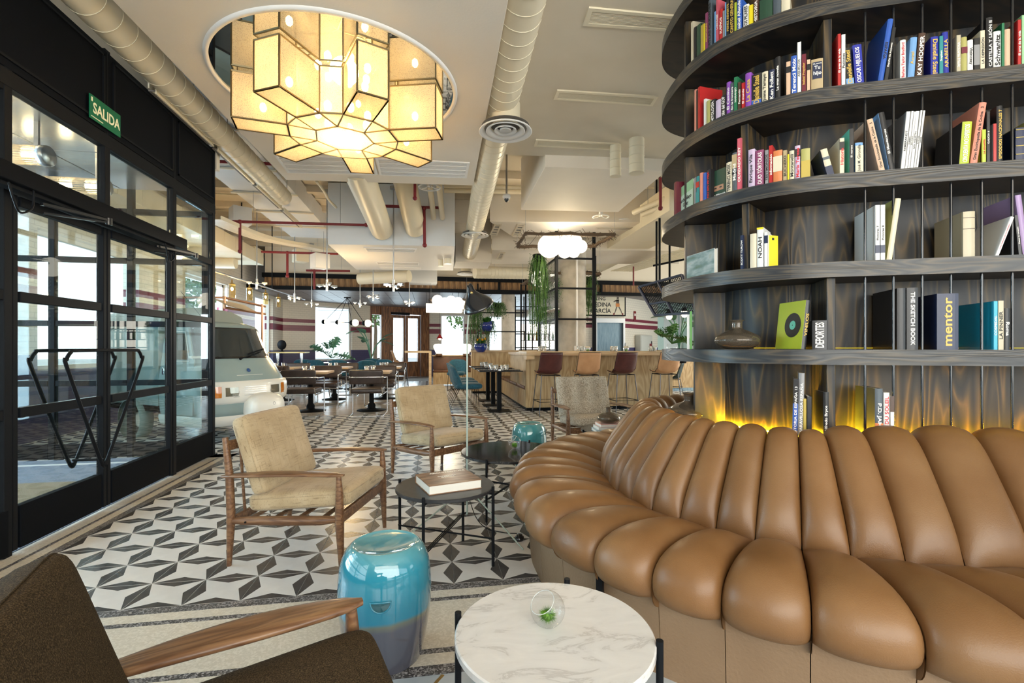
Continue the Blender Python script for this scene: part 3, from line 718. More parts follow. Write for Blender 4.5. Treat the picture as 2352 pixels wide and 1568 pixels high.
for k_, z in LV.items():
    s_ = MB().prism(poly_w, z-TH, z, 0).build('shelf', [shelfU], case)
    s_.data.materials.append(shelfU)
    # bent edge band in separate lengths
    cuts = [0, 12, 27, 44, 60, 82, 104, NO]
    for a, b in zip(cuts[:-1], cuts[1:]):
        rows = []
        for i in range(a, b+1):
            ii = i % NO; p0 = inn(ii, -.002); w0 = W(p0.x, p0.y); e = .0006
            if i == a: w0 = w0+(W(*inn((ii+1) % NO, -.002))-w0)*.004
            if i == b: w0 = w0+(W(*inn((ii-1) % NO, -.002))-w0)*.004
            rows.append([w0+Vector((0, 0, z-TH-.001)), w0+Vector((0, 0, z+.001))])
        MB().grid(rows, flip=False).build('edge_band', shelfH, s_)
for k_ in range(-2, 6):
    z0, z1 = LV[k_], LV[k_+1]-TH
    MB().grid([[p+Vector((0, 0, z0)), p+Vector((0, 0, z1))] for p in innw+[innw[0]]]).build('back_panel', shelfV, case)
MB().grid([[p+Vector((0, 0, 0)), p+Vector((0, 0, .4))] for p in innw+[innw[0]]]).build('plinth', shelfV, case)
DIV = {-1: [1600, 1909], 0: [1600, 1909], 1: [1575, 1712], 2: [1567, 1710], 3: [1588, 1901], 4: [1588, 2100], -2: [1909]}
def divider(px, z0, z1, off=.035, par=case, special=False):
    p_, tg = at_px(px, off)
    nrm_ = Vector((-tg.y, tg.x))
    if nrm_.dot(cen-p_) < 0: nrm_ = -nrm_
    a = W(p_.x, p_.y); d = W(p_.x+nrm_.x*.26, p_.y+nrm_.y*.26)
    c = (a+d)/2; ang = math.atan2((d-a).y, (d-a).x)
    return MB().box((0, 0, (z1-z0)/2), (.26, .036, z1-z0)).build('divider', shelfV, par, loc=(c.x, c.y, z0), rz=ang, bevel=.002, seg=1)
for k_, L_ in DIV.items():
    for px in L_:
        if px < 1600 or px == 1600:
            # divider near the tip, seen broadside from the sofa
            z0, z1 = LV[k_], LV[k_+1]-TH
            a = W(1.085 if k_ <= 0 else 1.03, 2.88); b = W(1.32 if k_ <= 0 else 1.27, 2.85); c = (a+b)/2; ang = math.atan2((b-a).y, (b-a).x)
            MB().box((0, 0, (z1-z0)/2), ((b-a).length, .036, z1-z0)).build('divider', shelfV, case, loc=(c.x, c.y, z0), rz=ang, bevel=.002, seg=1)
        else: divider(px, LV[k_], LV[k_+1]-TH)
rods = [1987, 2052, 2118, 2184, 2255, 2325, 2400]
for k_ in range(-1, 5):
    for px in rods:
        p_, tg = at_px(px, .03); a = W(p_.x, p_.y)
        MB().tube([a+Vector((0, 0, LV[k_])), a+Vector((0, 0, LV[k_+1]-TH))], .0055, 8).build('rod', blackgloss, case)
# warm LED strips on the back of each low shelf
led = emit('amber_led_strip', (1, .60, .01), 800); led2 = emit('amber_led_strip_dim', (.9, .5, .02), 2.2)
for k_ in (-1, 0, 1):
    pts = [W(p.x, p.y, LV[k_]+.008) for p in sampler(.263)[6:70]]
    MB().tube(pts, .003 if k_ < 0 else .0009, 5).build('led_strip', led if k_ < 0 else led2, case)
# ================================================================ LOUNGE FURNITURE
def sgp(v, e): return math.copysign(abs(v)**e, v)
def cushion(a, b, c, e1=.28, e2=.16, nu=44, nv=18, fn=None):
    """soft box of half sizes a, b, c"""
    rows = []
    for i in range(nv+1):
        ph = -PI/2+PI*i/nv; row = []
        for j in range(nu+1):
            th = 2*PI*j/nu+PI/4
            x = a*sgp(math.cos(ph), e1)*sgp(math.cos(th), e2); y = b*sgp(math.cos(ph), e1)*sgp(math.sin(th), e2); z = c*sgp(math.sin(ph), e1*1.7)
            # puff of the flat faces
            z *= 1+.18*max(0, 1-(x/a)**2)*max(0, 1-(y/b)**2)-.06
            p = Vector((x, y, z)); row.append(fn(p) if fn else p)
        rows.append(row)
    return MB().grid(rows)
def flat_cushion(a, b, c, N=30, fn=None):
    """cushion from two height fields, evenly meshed so that it can be tufted"""
    def f(u, v, s):
        eu = (1-abs(u)**7); ev = (1-abs(v)**7); h = (max(0, eu)*max(0, ev))**.28
        x = a*u; y = b*v; z = s*c*h*(1+.12*(1-u*u)*(1-v*v)); p = Vector((x, y, z)); return fn(p, u, v, s) if fn else p
    mb = MB()
    U = [math.sin(PI/2*(-1+2*i/N)) for i in range(N+1)]
    for s in (1, -1): mb.grid([[f(u, v, s) for v in U] for u in U], flip=(s > 0))
    return mb
def easy_chair(label, c, ang, fab, kind=0, group='teak framed easy chairs'):
    t = thing('easy_chair', label, 'armchair', c, ang, group)
    bk, fr, bw, fw = -.315, .315, .30, .325
    if kind == 2: bw, fw = .33, .35
    for s in (1, -1):
        MB().tube([(bk-.012, s*bw, 0), (bk, s*bw, .26), (bk-.01, s*bw, .5), (bk-.035, s*bw, .705)], [.013, .023, .021, .016], 12).build('leg', walnut, t)
        MB().tube([(fr+.012, s*fw, 0), (fr, s*fw, .27), (fr, s*fw, .42), (fr-.005, s*fw, .525)], [.012, .024, .020, .013], 12).build('leg', walnut, t)
        # paddle arm
        rows = []
        for k in range(19):
            u = k/18; x = bk-.06+(fr+.085-bk)*u
            if kind: hw = .024+.032*math.sin(PI*min(1, (1-u)*1.25)**.9) if u > .15 else .016+.0375*(u/.15)
            else: hw = .014+.034*math.sin(PI*min(1, (1-u)*.80+.1))**1.0
            e = min(1, (u*18+.35)/1.6, ((1-u)*18+.35)/1.6)**.5; hw *= e
            z = .49+.03*u+(.012*math.sin(PI*u)); th = .0105*e+(.004 if kind == 1 else 0)
            yc = s*(bw+(fw-bw)*u)+s*.006*math.sin(PI*u)
            ring = []
            for q in range(14):
                an = 2*PI*q/14; dz = th*sgp(math.sin(an), .75)
                if kind == 1 and math.sin(an) > .3: dz -= .006*(1-abs(math.cos(an)))*e
                ring.append(Vector((x, yc+hw*sgp(math.cos(an), .8), z+dz)))
            rows.append(ring+[ring[0]])
        mb = MB().grid(rows, flip=True)
        mb.add(rows[0][:-1], [tuple(range(14))]); mb.add(rows[-1][:-1], [tuple(range(14))[::-1]])
        mb.build('armrest', walnut, t)
        mb = MB(); pts = [(bk-.02, s*bw, .245), (bk+.1, s*bw, .252), (0, s*(bw+fw)/2, .262), (fr-.1, s*fw, .275), (fr, s*fw, .285)]
        mb.tube(pts, [.015, .024, .027, .025, .017], 12).build('side_rail', walnut, t)
        MB().tube([(bk+.10, s*(bw+.022), .252), (bk+.10, s*(bw+.030), .252)], .005, 8).build('peg_hole', black, t)
    MB().beam((fr, -fw, .285), (fr, fw, .285), .022, .058).build('front_rail', walnut, t, bevel=.006)
    MB().beam((bk, -bw, .245), (bk, bw, .245), .022, .045).build('rear_rail', walnut, t, bevel=.005)
    MB().beam((bk-.03, -bw, .655), (bk-.03, bw, .655), .02, .055).build('back_rail', walnut, t, bevel=.005)
    for k in range(4):
        y = -.18+.12*k; MB().tube([(bk, y, .25), (bk-.03, y, .65)], .008, 8).build('back_spindle', walnut, t)
    for k in range(4):
        x = bk+.12+.13*k; MB().beam((x, -bw, .268), (x, bw, .268), .03, .008).build('seat_slat', walnut, t)
    if kind == 1:
        sc_ = cushion(.305, .295, .068)
    else: sc_ = cushion(.30, .285, .060)
    s_ = sc_.build('seat_cushion', fab, t); s_.location = (.055, 0, .360 if kind != 1 else .405); s_.rotation_euler = (0, math.radians(-5), 0)
    lean = math.radians(71)
    if kind == 2:
        def tuft(p, u, v, s):
            if s > 0:
                d = 0
                for cu in (-.45, .1):
                    for cv in (-.55, 0, .55):
                        r2 = ((u-cu)/.28)**2+((v-cv)/.2)**2; d += .034*math.exp(-r2)
                d += .012*(math.cos(v*PI*3.6)+1)*.5
                p.z -= d
            return p
        bc = flat_cushion(.235, .30, .06, 44, tuft); b_ = bc.build('back_cushion', fab, t)
        for cu in (-.45, .1):
            for cv in (-.55, 0, .55): MB().sphere((cu*.235, cv*.30, .043), .008, 8, 6).build('button', fab, b_)
    else: b_ = cushion(.225, .29, .060, .26, .14).build('back_cushion', fab, t)
    b_.location = (-.225, 0, .600 if kind != 1 else .575); b_.rotation_euler = (0, lean-PI+.0, 0)
    b_.rotation_euler = (0, math.radians(72), 0)
    for zz in ((.045,) if kind != 1 else (.05,)):
        for q, (aa, bb_) in ((s_, (.30, .285)), (b_, (.225, .29))):
            pts = []
            for j in range(40):
                th = 2*PI*j/40+PI/4; pts.append((aa*1.002*sgp(math.cos(th), .16), bb_*1.002*sgp(math.sin(th), .16), zz*.55))
            MB().tube(pts, .0022, 5, closed=True).build('piping', fab, q)
    if kind == 2: t.scale = (1.06, 1.08, 1.02)
    return t
def place(lat, D, z=0): return W(lat, D, z)
easy_chair('oatmeal easy chair nearest the glass doors, beside the small black table with the book', place(-1.205, 2.93), heading(1, -.09), fabric)
easy_chair('oatmeal easy chair standing behind the floor lamp pole, cushions facing the sofa', place(-.70, 4.62), heading(.73, -.68), fabric)
easy_chair('tufted grey tweed easy chair in front of the bar stools', place(.915, 5.66), heading(.2, -.98), tweed, 2)
easy_chair('brown wool easy chair in the foreground corner beside the blue ceramic stool', place(-.548, .85, 0), heading(.88, .47), wool, 1)

def garden_stool(label, c, mat_, hd=(.17, -1)):
    t = thing('ceramic_stool', label, 'stool', c, heading(*hd), 'ceramic drum stools')
    pr = [(0, .0), (.125, .0), (.14, .01), (.158, .08), (.172, .16), (.178, .24), (.176, .31), (.168, .37), (.150, .415), (.132, .436), (.122, .440), (.112, .434), (.06, .424), (0, .421)]
    sm = crom([(r, 0, z) for r, z in pr], 3); pr = [(max(0, p.x), p.z) for p in sm]; pr[0] = (0, 0); pr[-1] = (0, .421)
    MB().lathe(pr, 48).build('body', mat_, t)
    # half-moon finger hole
    def sp(a, z, d=0): r = .1772-.9*max(0, z-.30)**1.7+d; return Vector((r*math.cos(a), r*math.sin(a), z))
    rim = [sp(-.20+.40*k/10, .292, .0035) for k in range(11)]+[sp(.20*math.cos(PI*k/14), .292-.036*math.sin(PI*k/14), .0035) for k in range(1, 14)]
    cen_ = sp(0, .278, .003)
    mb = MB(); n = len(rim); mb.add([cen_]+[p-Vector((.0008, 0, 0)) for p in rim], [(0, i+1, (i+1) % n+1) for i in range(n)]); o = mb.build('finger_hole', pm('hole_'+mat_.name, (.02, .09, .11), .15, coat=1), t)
    MB().tube(rim, .003, 6, closed=True).build('hole_rim', mat_, t)
    return t
garden_stool('blue and grey two-tone glazed ceramic stool beside the marble table', place(-.497, 1.895), glaze)
garden_stool('plain turquoise ceramic stool standing beyond the large black marble table', place(.172, 4.88), glaze2, (-.35, -1))

def round_table(label, c, r, top, z=.41, a0=0, th=.02, lr=.0085):
    t = thing('side_table', label, 'table', c, 0, 'round tables with peg legs')
    MB().lathe([(0, z-th), (r-.004, z-th), (r, z-th+.004), (r, z-.004), (r-.004, z), (0, z)], 72, smooth=False).build('table_top', top, t)
    P4 = []
    for k in range(4):
        a = a0+k*PI/2; p = Vector(((r+.008)*math.cos(a), (r+.008)*math.sin(a), 0)); P4.append(p)
        MB().tube([p, p+Vector((0, 0, z+.012))], lr, 10).build('leg', black, t)
        MB().tube([(p.x*.86, p.y*.86, z-th-.008), (p.x, p.y, z-th-.008)], .006, 6).build('bracket', black, t)
    for k in range(2):
        a, b = P4[k], P4[k+2]; d = (b-a).normalized(); nn = Vector((-d.y, d.x, 0))
        for q in (-1, 0, 1):
            MB().tube([a+nn*.02*q+Vector((0, 0, .15+.02*k+.01*q)), b+nn*.02*q+Vector((0, 0, .17-.02*k+.01*q))], .0035, 6).build('stretcher', black, t)
    return t
dirw = heading(1, 0)
round_table('round white marble coffee table in the foreground', place(.117, 1.353), .276, marbW, .41, dirw+math.radians(-14), .024, .010)
round_table('small round black table holding the thick book', place(-.3775, 2.73), .275, stoneK, .425, dirw+math.radians(-15))
round_table('large round black marble table holding the glass bowl, middle of the seating group', place(-.016, 3.67), .37, marbB, .42, dirw+math.radians(-25))
round_table('round black marble table behind the sofa corner holding books and a vase', place(.93, 4.62), .27, marbB, .42, dirw+math.radians(200))

def terrarium(label, c, ang, r=.049, mossr=.028):
    t = thing('glass_bowl', label, 'bowl', c, ang, 'slanted glass bowls with moss')
    R = Matrix.Rotation(math.radians(38), 3, 'Y')
    prof = [(r*math.sin(a), -r*math.cos(a)) for a in [PI*k/26*.74 for k in range(27)]]
    mb = MB().lathe(prof, 32, (0, 0, r), M=R)
    mb.build('bowl', glass2, t)
    e = prof[-1]; pts = [R @ Vector((e[0]*math.cos(2*PI*k/32), e[0]*math.sin(2*PI*k/32), e[1]))+Vector((0, 0, r)) for k in range(32)]
    MB().tube(pts, .0011, 6, closed=True).build('rim', pm('glass_rim', (.8, .85, .85), .05, trans=.6) if 'glass_rim' not in MATS else MATS['glass_rim'], t)
    mb = MB().sphere((0, 0, mossr+.003), mossr*.55, 12, 8); rs = random.Random(3)
    for k in range(1100):
        a = rs.uniform(0, 2*PI); e = rs.uniform(-.8, 1); d = Vector((math.cos(a)*math.sqrt(1-e*e), math.sin(a)*math.sqrt(1-e*e), e)); L_ = mossr*rs.uniform(.8, 1.2); o_ = d.orthogonal().normalized()*.0009; c0 = Vector((0, 0, mossr+.004))
        dd = (d+Vector([rs.uniform(-.25, .25) for _ in range(3)])).normalized()
        mb.add([c0+d*mossr*.4-o_, c0+d*mossr*.4+o_, c0+dd*L_], [(0, 1, 2)])
    o = mb.build('moss', moss, t); o['kind'] = 'stuff'
    return t
terrarium('slanted glass bowl with green moss on the white marble table', G(1258, 1438, .411), heading(-.6, -.5))
terrarium('slanted glass bowl with green moss on the large black marble table', G(1182, 1030, .421), heading(-.7, -.3), .05, .024)

def flat_book(label, c, ang, w, d, h, cov, group=None, name='book'):
    t = thing(name, label, 'book', c, ang, group)
    MB().box2((-w/2, -d/2, 0), (w/2, d/2, .004)).box2((-w/2, -d/2, h-.004), (w/2, d/2, h)).box2((-w/2, d/2-.004, 0), (w/2, d/2, h)).build('cover', cov, t)
    MB().box2((-w/2+.004, -d/2+.003, .004), (w/2-.004, d/2-.004, h-.004)).build('page_block', paper, t)
    return t
cover_b = noise_mat('sepia_photo_cover', [(.3, (.06, .025, .012)), (.5, (.20, .10, .05)), (.75, (.42, .30, .20))], (3, 14, 1), 2.2, detail=3, rough=.3)
t = flat_book('thick book with sepia photo cover lying on the small black table', place(-.36, 2.715, .4255), heading(.89, .45), .30, .265, .05, cover_b)
ink = pm('white_ink', (.85, .83, .78), .5); inkd = pm('dark_ink', (.03, .03, .03), .5)
place_text(t, 'ARCHITECTURE', .03, ink, (.03, .10, .0502), (0, 0, 0), name='title'); place_text(t, 'INTERIORS\nDESIGN', .022, ink, (0, .01, .0502), (0, 0, 0), name='title')
for k, (col, lb) in enumerate((((.30, .42, .48), 'pale blue book at the bottom of the stack under the vase'), ((.60, .62, .62), 'white book in the middle of the stack under the vase'), ((.70, .42, .36), 'pink book on top of the stack under the vase'))):
    flat_book(lb, place(.885+.01*k, 4.50, .4205+.027*k), heading(1, .05+.04*k), .25-.015*k, .20-.01*k, .026, pm('stack_cover%d' % k, col, .4), 'books stacked under the smoked vase')
def vase(label, c, s=1):
    t = thing('glass_vase', label, 'vase', c, 0, 'smoked glass vases')
    pr = crom([(0, 0, .002), (.055, 0, .0), (.095, 0, .018), (.112, 0, .045), (.098, 0, .072), (.055, 0, .095), (.028, 0, .107), (.025, 0, .125), (.026, 0, .143), (.034, 0, .150)], 4)
    o = MB().lathe([(max(0, p.x)*s, max(0, p.z)*s) for p in pr], 40).build('body', smoked, t)
    md = o.modifiers.new('t', 'SOLIDIFY'); md.thickness = .002; md.offset = -1
    MB().tube([(.034*s*math.cos(2*PI*k/24), .034*s*math.sin(2*PI*k/24), .150*s) for k in range(24)], .002*s, 6, closed=True).build('lip', smoked, t)
    return t
vase('squat smoked glass vase standing on the stack of books', place(.90, 4.50, .502), .95)
vase('squat smoked glass vase standing on the lit bookcase shelf', place(1.175, 2.52, 1.191), 1.0)
vase('squat amber lit glass vase half hidden behind the bookcase upright, on the lowest shelf', place(1.09, 2.98, .746), 1.15)

# floor lamp with mantis-like shade
sage = pm('sage_enamel', (.36, .44, .40), .35)
t = thing('floor_lamp', 'slender floor lamp with black hooded shade behind the small black table', 'floor lamp', place(-.323, 3.48), heading(1, 0))
MB().tube([(0, 0, .0), (0, 0, 1.3), (.012, 0, 1.45), (.035, 0, 1.585)], [.0065, .0055, .005, .0045], 8).build('pole', sage, t)
for e in ((.39, -.62), (-.33, -.38), (.17, .25)):
    MB().tube([(0, 0, .20), (e[0], e[1], .006)], .005, 6).build('leg', sage, t)
MB().tube(crom([(0, 0, .16), (-.05, -.06, .14), (-.11, -.14, .18), (-.13, -.19, .23)], 6), .005, 6).build('counterweight_arm', sage, t)
MB().lathe([(0, -.012), (.03, -.012), (.04, 0), (.03, .012), (0, .012)], 20, (-.13, -.20, .245), M=Matrix.Rotation(PI/2, 3, 'X')).build('counterweight', sage, t)
ax = Vector((.36, .42, -.83)).normalized(); sx_ = Vector((0, 1, 0)).cross(ax).normalized(); sy_ = ax.cross(sx_)
rows = []
for (cx_, cz_, r_, fl_) in ((.012, 1.662, .002, 1), (.014, 1.656, .016, 1), (.018, 1.64, .023, 1), (.024, 1.615, .028, 1), (.032, 1.592, .037, 1), (.042, 1.570, .055, 1), (.054, 1.548, .078, 1), (.066, 1.527, .098, 1), (.076, 1.508, .110, 1), (.084, 1.493, .114, 1)):
    rows.append([Vector((cx_, 0, cz_))+sx_*(r_*math.cos(2*PI*k/28))*1.0+sy_*(r_*fl_*math.sin(2*PI*k/28)) for k in range(29)])
o = MB().grid(rows).build('lamp_shade', pm('black_enamel', (.012, .013, .016), .22, coat=.6), t); md = o.modifiers.new('s', 'SOLIDIFY'); md.thickness = .002
MB().sphere((.036, -.032, 1.59), .011, 10, 8).build('joint', brass, t)
MB().sphere((.06, 0, 1.50), .03, 12, 8).build('bulb', pm('opal_bulb', (.8, .8, .78), .3), t)
cab = [W(*p_) for p_ in ((-.323, 3.48, .16), (-.25, 3.3, .05), (-.17, 3.2, .006), (-.05, 3.12, .006), (.03, 3.07, .02))]
MB().tube(crom([t.matrix_world.inverted() @ p_ if False else Matrix.Rotation(-heading(1, 0), 3, 'Z') @ (p_-place(-.323, 3.48)) for p_ in cab], 6), .003, 6).build('cable', black, t)
sw = thing('foot_switch', 'black round foot switch of the floor lamp beside the sofa base', 'switch', G(1193, 1240, 0))
MB().lathe([(0, 0), (.027, 0), (.03, .006), (.028, .022), (.02, .026), (.018, .036), (0, .038)], 20).build('housing', blackgloss, sw)
# ================================================================ CEILING
def slab(name, pts, z, zt, m, par=None, parts=()):
    """pts: pixel corners of the underside at height z"""
    q = [G(x, y, z) for x, y in pts]
    return q, MB().prism([(p.x, p.y) for p in q], z, zt)
# soffit with the round mirror
nl = G(657, 413, 3.3); nr = G(1087, 426, 3.3); a = G(330, 75, 3.3); b = G(1160, 40, 3.3)
ul = (a-nl).normalized(); ur = (b-nr).normalized()
q = [nl, nr, nr+ur*8, nl+ul*8]
sf = struct('ceiling_soffit', MB().prism([(p.x, p.y) for p in q], 3.3, 4.09), soffit_mat, bevel=.004, seg=1)
MC = W(-1.385, 3.90); MR = .905
tm = thing('round_ceiling_mirror', 'large round mirror with white rim let into the ceiling soffit above the lantern', 'mirror', (MC.x, MC.y, 3.3))
mw = noise_mat('wavy_mirror', [(.3, (.50, .53, .56)), (.7, (.52, .55, .58))], (1, 1, 1), 1.3, detail=1, rough=.015, bump=.10, metal=1)
MB().lathe([(0, -.004), (MR, -.004)], 96, smooth=False).build('mirror_disc', mw, tm)
MB().lathe([(MR-.002, -.002), (MR-.002, -.016), (MR+.028, -.016), (MR+.034, 0)], 96).build('rim', white2, tm)

# lantern of seven glowing mesh boxes
panel = bpy.data.materials.new('perforated_panel'); panel.use_nodes = True; n_ = panel.node_tree; n_.nodes.clear()
o_ = n_.nodes.new('ShaderNodeOutputMaterial'); mx = n_.nodes.new('ShaderNodeMixShader'); tr = n_.nodes.new('ShaderNodeBsdfTransparent'); mx2 = n_.nodes.new('ShaderNodeMixShader')
tl_ = n_.nodes.new('ShaderNodeBsdfTranslucent'); df = n_.nodes.new('ShaderNodeBsdfDiffuse'); tl_.inputs[0].default_value = (.90, .74, .46, 1); df.inputs[0].default_value = (.85, .76, .58, 1)
tr.inputs[0].default_value = (1, .95, .85, 1); mx2.inputs[0].default_value = .45; mx.inputs[0].default_value = .76
tcp = n_.nodes.new('ShaderNodeTexCoord'); vo = n_.nodes.new('ShaderNodeTexVoronoi'); vo.inputs['Scale'].default_value = 120; n_.links.new(tcp.outputs['Object'], vo.inputs['Vector'])
rp = n_.nodes.new('ShaderNodeValToRGB'); rp.color_ramp.elements[0].position = .25; rp.color_ramp.elements[0].color = (.45, .45, .45, 1); rp.color_ramp.elements[1].position = .4; rp.color_ramp.elements[1].color = (.88, .88, .88, 1)
n_.links.new(vo.outputs['Distance'], rp.inputs[0]); n_.links.new(rp.outputs[0], mx.inputs[0])
n_.links.new(tl_.outputs[0], mx2.inputs[1]); n_.links.new(df.outputs[0], mx2.inputs[2]); n_.links.new(tr.outputs[0], mx.inputs[1]); n_.links.new(mx2.outputs[0], mx.inputs[2]); n_.links.new(mx.outputs[0], o_.inputs[0])
brz = pm('antique_brass_edge', (.42, .33, .18), .35, .9)
LC = W(-1.385, 3.99); z0, z1 = 2.93, 3.275
lt = thing('star_lantern', 'large glowing star shaped lantern of perforated boxes hanging below the round ceiling mirror', 'chandelier', (LC.x, LC.y, 0), -YAW)
angs = [math.radians(97+360/7*k) for k in range(7)]; RI = .42; RO = .80; hwid = .108
core = [Vector((RI*math.cos(a+PI/7), RI*math.sin(a+PI/7), 0)) for a in angs]
def qpanel(pts, par=lt, nm='panel'):
    o = MB().add(pts, [(0, 1, 2, 3)]).build(nm, panel, par)
    mb = MB()
    for i in range(4):
        a, b = Vector(pts[i]), Vector(pts[(i+1) % 4]); mb.beam(a, b, .0105, .0105)
    mb.build('edge_strip', brz, o)
    mb = MB()
    for p in pts: mb.sphere(p, .008, 6, 4)
    mb.build('stud', brass, o)
up = Vector((0, 0, 1))
for k, a in enumerate(angs):
    d = Vector((math.cos(a), math.sin(a), 0)); s = Vector((-d.y, d.x, 0))
    arm = bpy.data.objects.new('box_arm', None); COL.objects.link(arm); arm.parent = lt
    i0, i1 = d*RI*.99-s*hwid, d*RI*.99+s*hwid; o0, o1 = d*RO-s*hwid, d*RO+s*hwid
    for pts in ([o0, o1], [i0, o0], [o1, i1]):
        p, q = pts; qpanel([p+up*z0, q+up*z0, q+up*z1, p+up*z1], arm)
    qpanel([i0+up*z0, o0+up*z0, o1+up*z0, i1+up*z0], arm)
    MB().sphere(d*.60+up*3.08, .026, 10, 8, sz=1.4).build('bulb', bulbS, arm)
# core: lower funnel of facets between the arms
ib = [Vector((.20*math.cos(a), .20*math.sin(a), 0)) for a in angs]
for k, a in enumerate(angs):
    d = Vector((math.cos(a), math.sin(a), 0)); s = Vector((-d.y, d.x, 0)); a2 = angs[(k+1) % 7]; d2 = Vector((math.cos(a2), math.sin(a2), 0)); s2 = Vector((-d2.y, d2.x, 0))
    i0, i1 = d*RI-s*hwid, d*RI+s*hwid; j0 = d2*RI-s2*hwid
    am = (a+PI/7); c = Vector((.235*math.cos(am), .235*math.sin(am), 0)); cp = Vector((.235*math.cos(a-PI/7), .235*math.sin(a-PI/7), 0))
    qpanel([i0+up*z0, i1+up*z0, c+up*(z0-.01), cp+up*(z0-.01)])
    MB().add([i1+up*z0, j0+up*z0, c+up*(z0-.01)], [(0, 1, 2)]).build('panel', panel, lt)
    qpanel([i1+up*z0, j0+up*z0, j0+up*z1, i1+up*z1])
mb = MB().add([Vector((.235*math.cos(a+PI/7), .235*math.sin(a+PI/7), z0-.01)) for a in angs], [tuple(range(7))]); mb.build('bottom_panel', panel, lt)
for k in range(7):
    a = angs[k]; MB().sphere((.2*math.cos(a), .2*math.sin(a), 3.10), .03, 10, 8, sz=1.4).build('bulb', bulbS, lt)
MB().cyl((0, 0, 0), .03, 3.0, 3.29, 12).build('stem', brass, lt)
l_ = lamp('lantern_light', 'POINT', (LC.x, LC.y, 3.12), 26, WARM, .12)
# slotted grilles in the soffit
def vent(label, pts, z, nsl=10, m=white2, along=0, bars=0, nm='ceiling_vent', grp='slotted ceiling vents'):
    P_ = [G(x, y, z-.004) for x, y in pts]; c = sum(P_, Vector())/4
    t = thing(nm, label, 'vent', (c.x, c.y, z), 0, grp); q = [p-c for p in P_]; q = [Vector((p.x, p.y, 0)) for p in q]
    def f(u, v): return (q[0]*(1-u)+q[1]*u)*(1-v)+(q[3]*(1-u)+q[2]*u)*v
    mb = MB(); w1, w2 = .022/max(.1, (q[1]-q[0]).length)*1.3, .022/max(.06, (q[3]-q[0]).length)*1.3
    for (u0, u1, v0, v1) in ((0, 1, 0, w2), (0, 1, 1-w2, 1), (0, w1, w2, 1-w2), (1-w1, 1, w2, 1-w2)):
        mb.prism([tuple(f(u, v))[:2] for u, v in ((u0, v0), (u1, v0), (u1, v1), (u0, v1))], -.012, 0)
    mb.build('frame', m, t)
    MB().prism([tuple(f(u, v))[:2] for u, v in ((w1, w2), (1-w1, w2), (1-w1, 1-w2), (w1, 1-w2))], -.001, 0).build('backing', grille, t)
    for k in range(nsl):
        v = w2+(1-2*w2)*(k+.25)/nsl; dv = (1-2*w2)*.45/nsl
        if along: pts_ = [(v0_, u0_) for u0_, v0_ in ((w2, v), (1-w2, v), (1-w2, v+dv), (w2, v+dv))]
        else: pts_ = [(w1, v), (1-w1, v), (1-w1, v+dv), (w1, v+dv)]
        MB().prism([tuple(f(u, v_))[:2] for u, v_ in pts_], -.009, -.002).build('slat', m, t)
    for k in range(bars):
        v = (k+1)/(bars+1); MB().prism([tuple(f(u, v_))[:2] for u, v_ in ((w1, v-.02), (1-w1, v-.02), (1-w1, v+.02), (w1, v+.02))], -.014, 0).build('divider_bar', m, t)
    return t
vent('wide return air grille of the mirror soffit, beneath the lantern on the door side', [(627, 352), (858, 362), (868, 400), (661, 396)], 3.3, 22, bars=3)
vent('wide return air grille of the mirror soffit, on the side of the spiral duct', [(862, 362), (1079, 373), (1072, 408), (872, 401)], 3.3, 22, bars=3)
# higher beige ceiling field on the right with three grilles
fp = [G(1120, 353, 3.44), G(1600, 376, 3.44)]
d0 = W(.02, 1); dR = W(0, 1)
pl = [fp[0], fp[1]+W(1.2, .1), fp[1]+W(1.2, -9), fp[0]+W(.25, -8)]
struct('ceiling_right_field', MB().prism([(p.x, p.y) for p in pl], 3.44, 4.08), ceil_mat)
vent('slotted ceiling vent nearest the bookcase top', [(1353, 16), (1560, 36), (1560, 72), (1339, 57)], 3.44, 9, duct_mat)
vent('slotted ceiling vent in the middle of the beige ceiling', [(1280, 206), (1512, 221), (1499, 242), (1271, 227)], 3.44, 9, duct_mat)
vent('slotted ceiling vent at the far edge of the beige ceiling', [(1231, 320), (1422, 329), (1411, 344), (1226, 335)], 3.44, 9, duct_mat)
# dropped boxes
def dropbox(nm, pts, z, zt=4.08, m=None):
    q = [G(x, y, z) for x, y in pts]; return struct(nm, MB().prism([(p.x, p.y) for p in q], z, zt), m or soffit_mat, bevel=.004, seg=1)
dropbox('ceiling_dropped_box', [(1252, 383), (1532, 392), (1420, 487), (1197, 482)], 3.3)
dropbox('ceiling_beam_right', [(1540, 290), (1640, 295), (1620, 360), (1480, 350)], 3.45)
wb = pm('cool_white_plaster', (.72, .72, .71), .55)
dropbox('ceiling_white_box', [(753, 561), (1045, 565), (1041, 621), (818, 619)], 3.0, m=wb)
dropbox('ceiling_small_box', [(1020, 510), (1078, 512), (1078, 536), (1046, 536)], 3.55)
dropbox('ceiling_far_box', [(1046, 601), (1128, 603), (1120, 617), (1042, 616)], 3.1)
dropbox('ceiling_far_panel', [(939, 648), (1004, 650), (1002, 656), (940, 655)], 3.0, 3.4, wb)
dropbox('ceiling_yellow_field', [(1125, 509), (1700, 512), (1700, 545), (1180, 545)], 3.45)
dropbox('ceiling_yellow_step', [(1130, 574), (1560, 576), (1560, 606), (1130, 606)], 3.3)
for k, p_ in enumerate(([(835, 568), (958, 571), (954, 579), (842, 577)], [(862, 600), (964, 602), (962, 609), (867, 608)], [(871, 613), (968, 615), (966, 619), (875, 618)])):
    vent(['bright slotted vent on the near part of the white ceiling box', 'bright slotted vent in the middle of the white ceiling box', 'bright slotted vent at the far end of the white ceiling box'][k], p_, 3.0, 3)
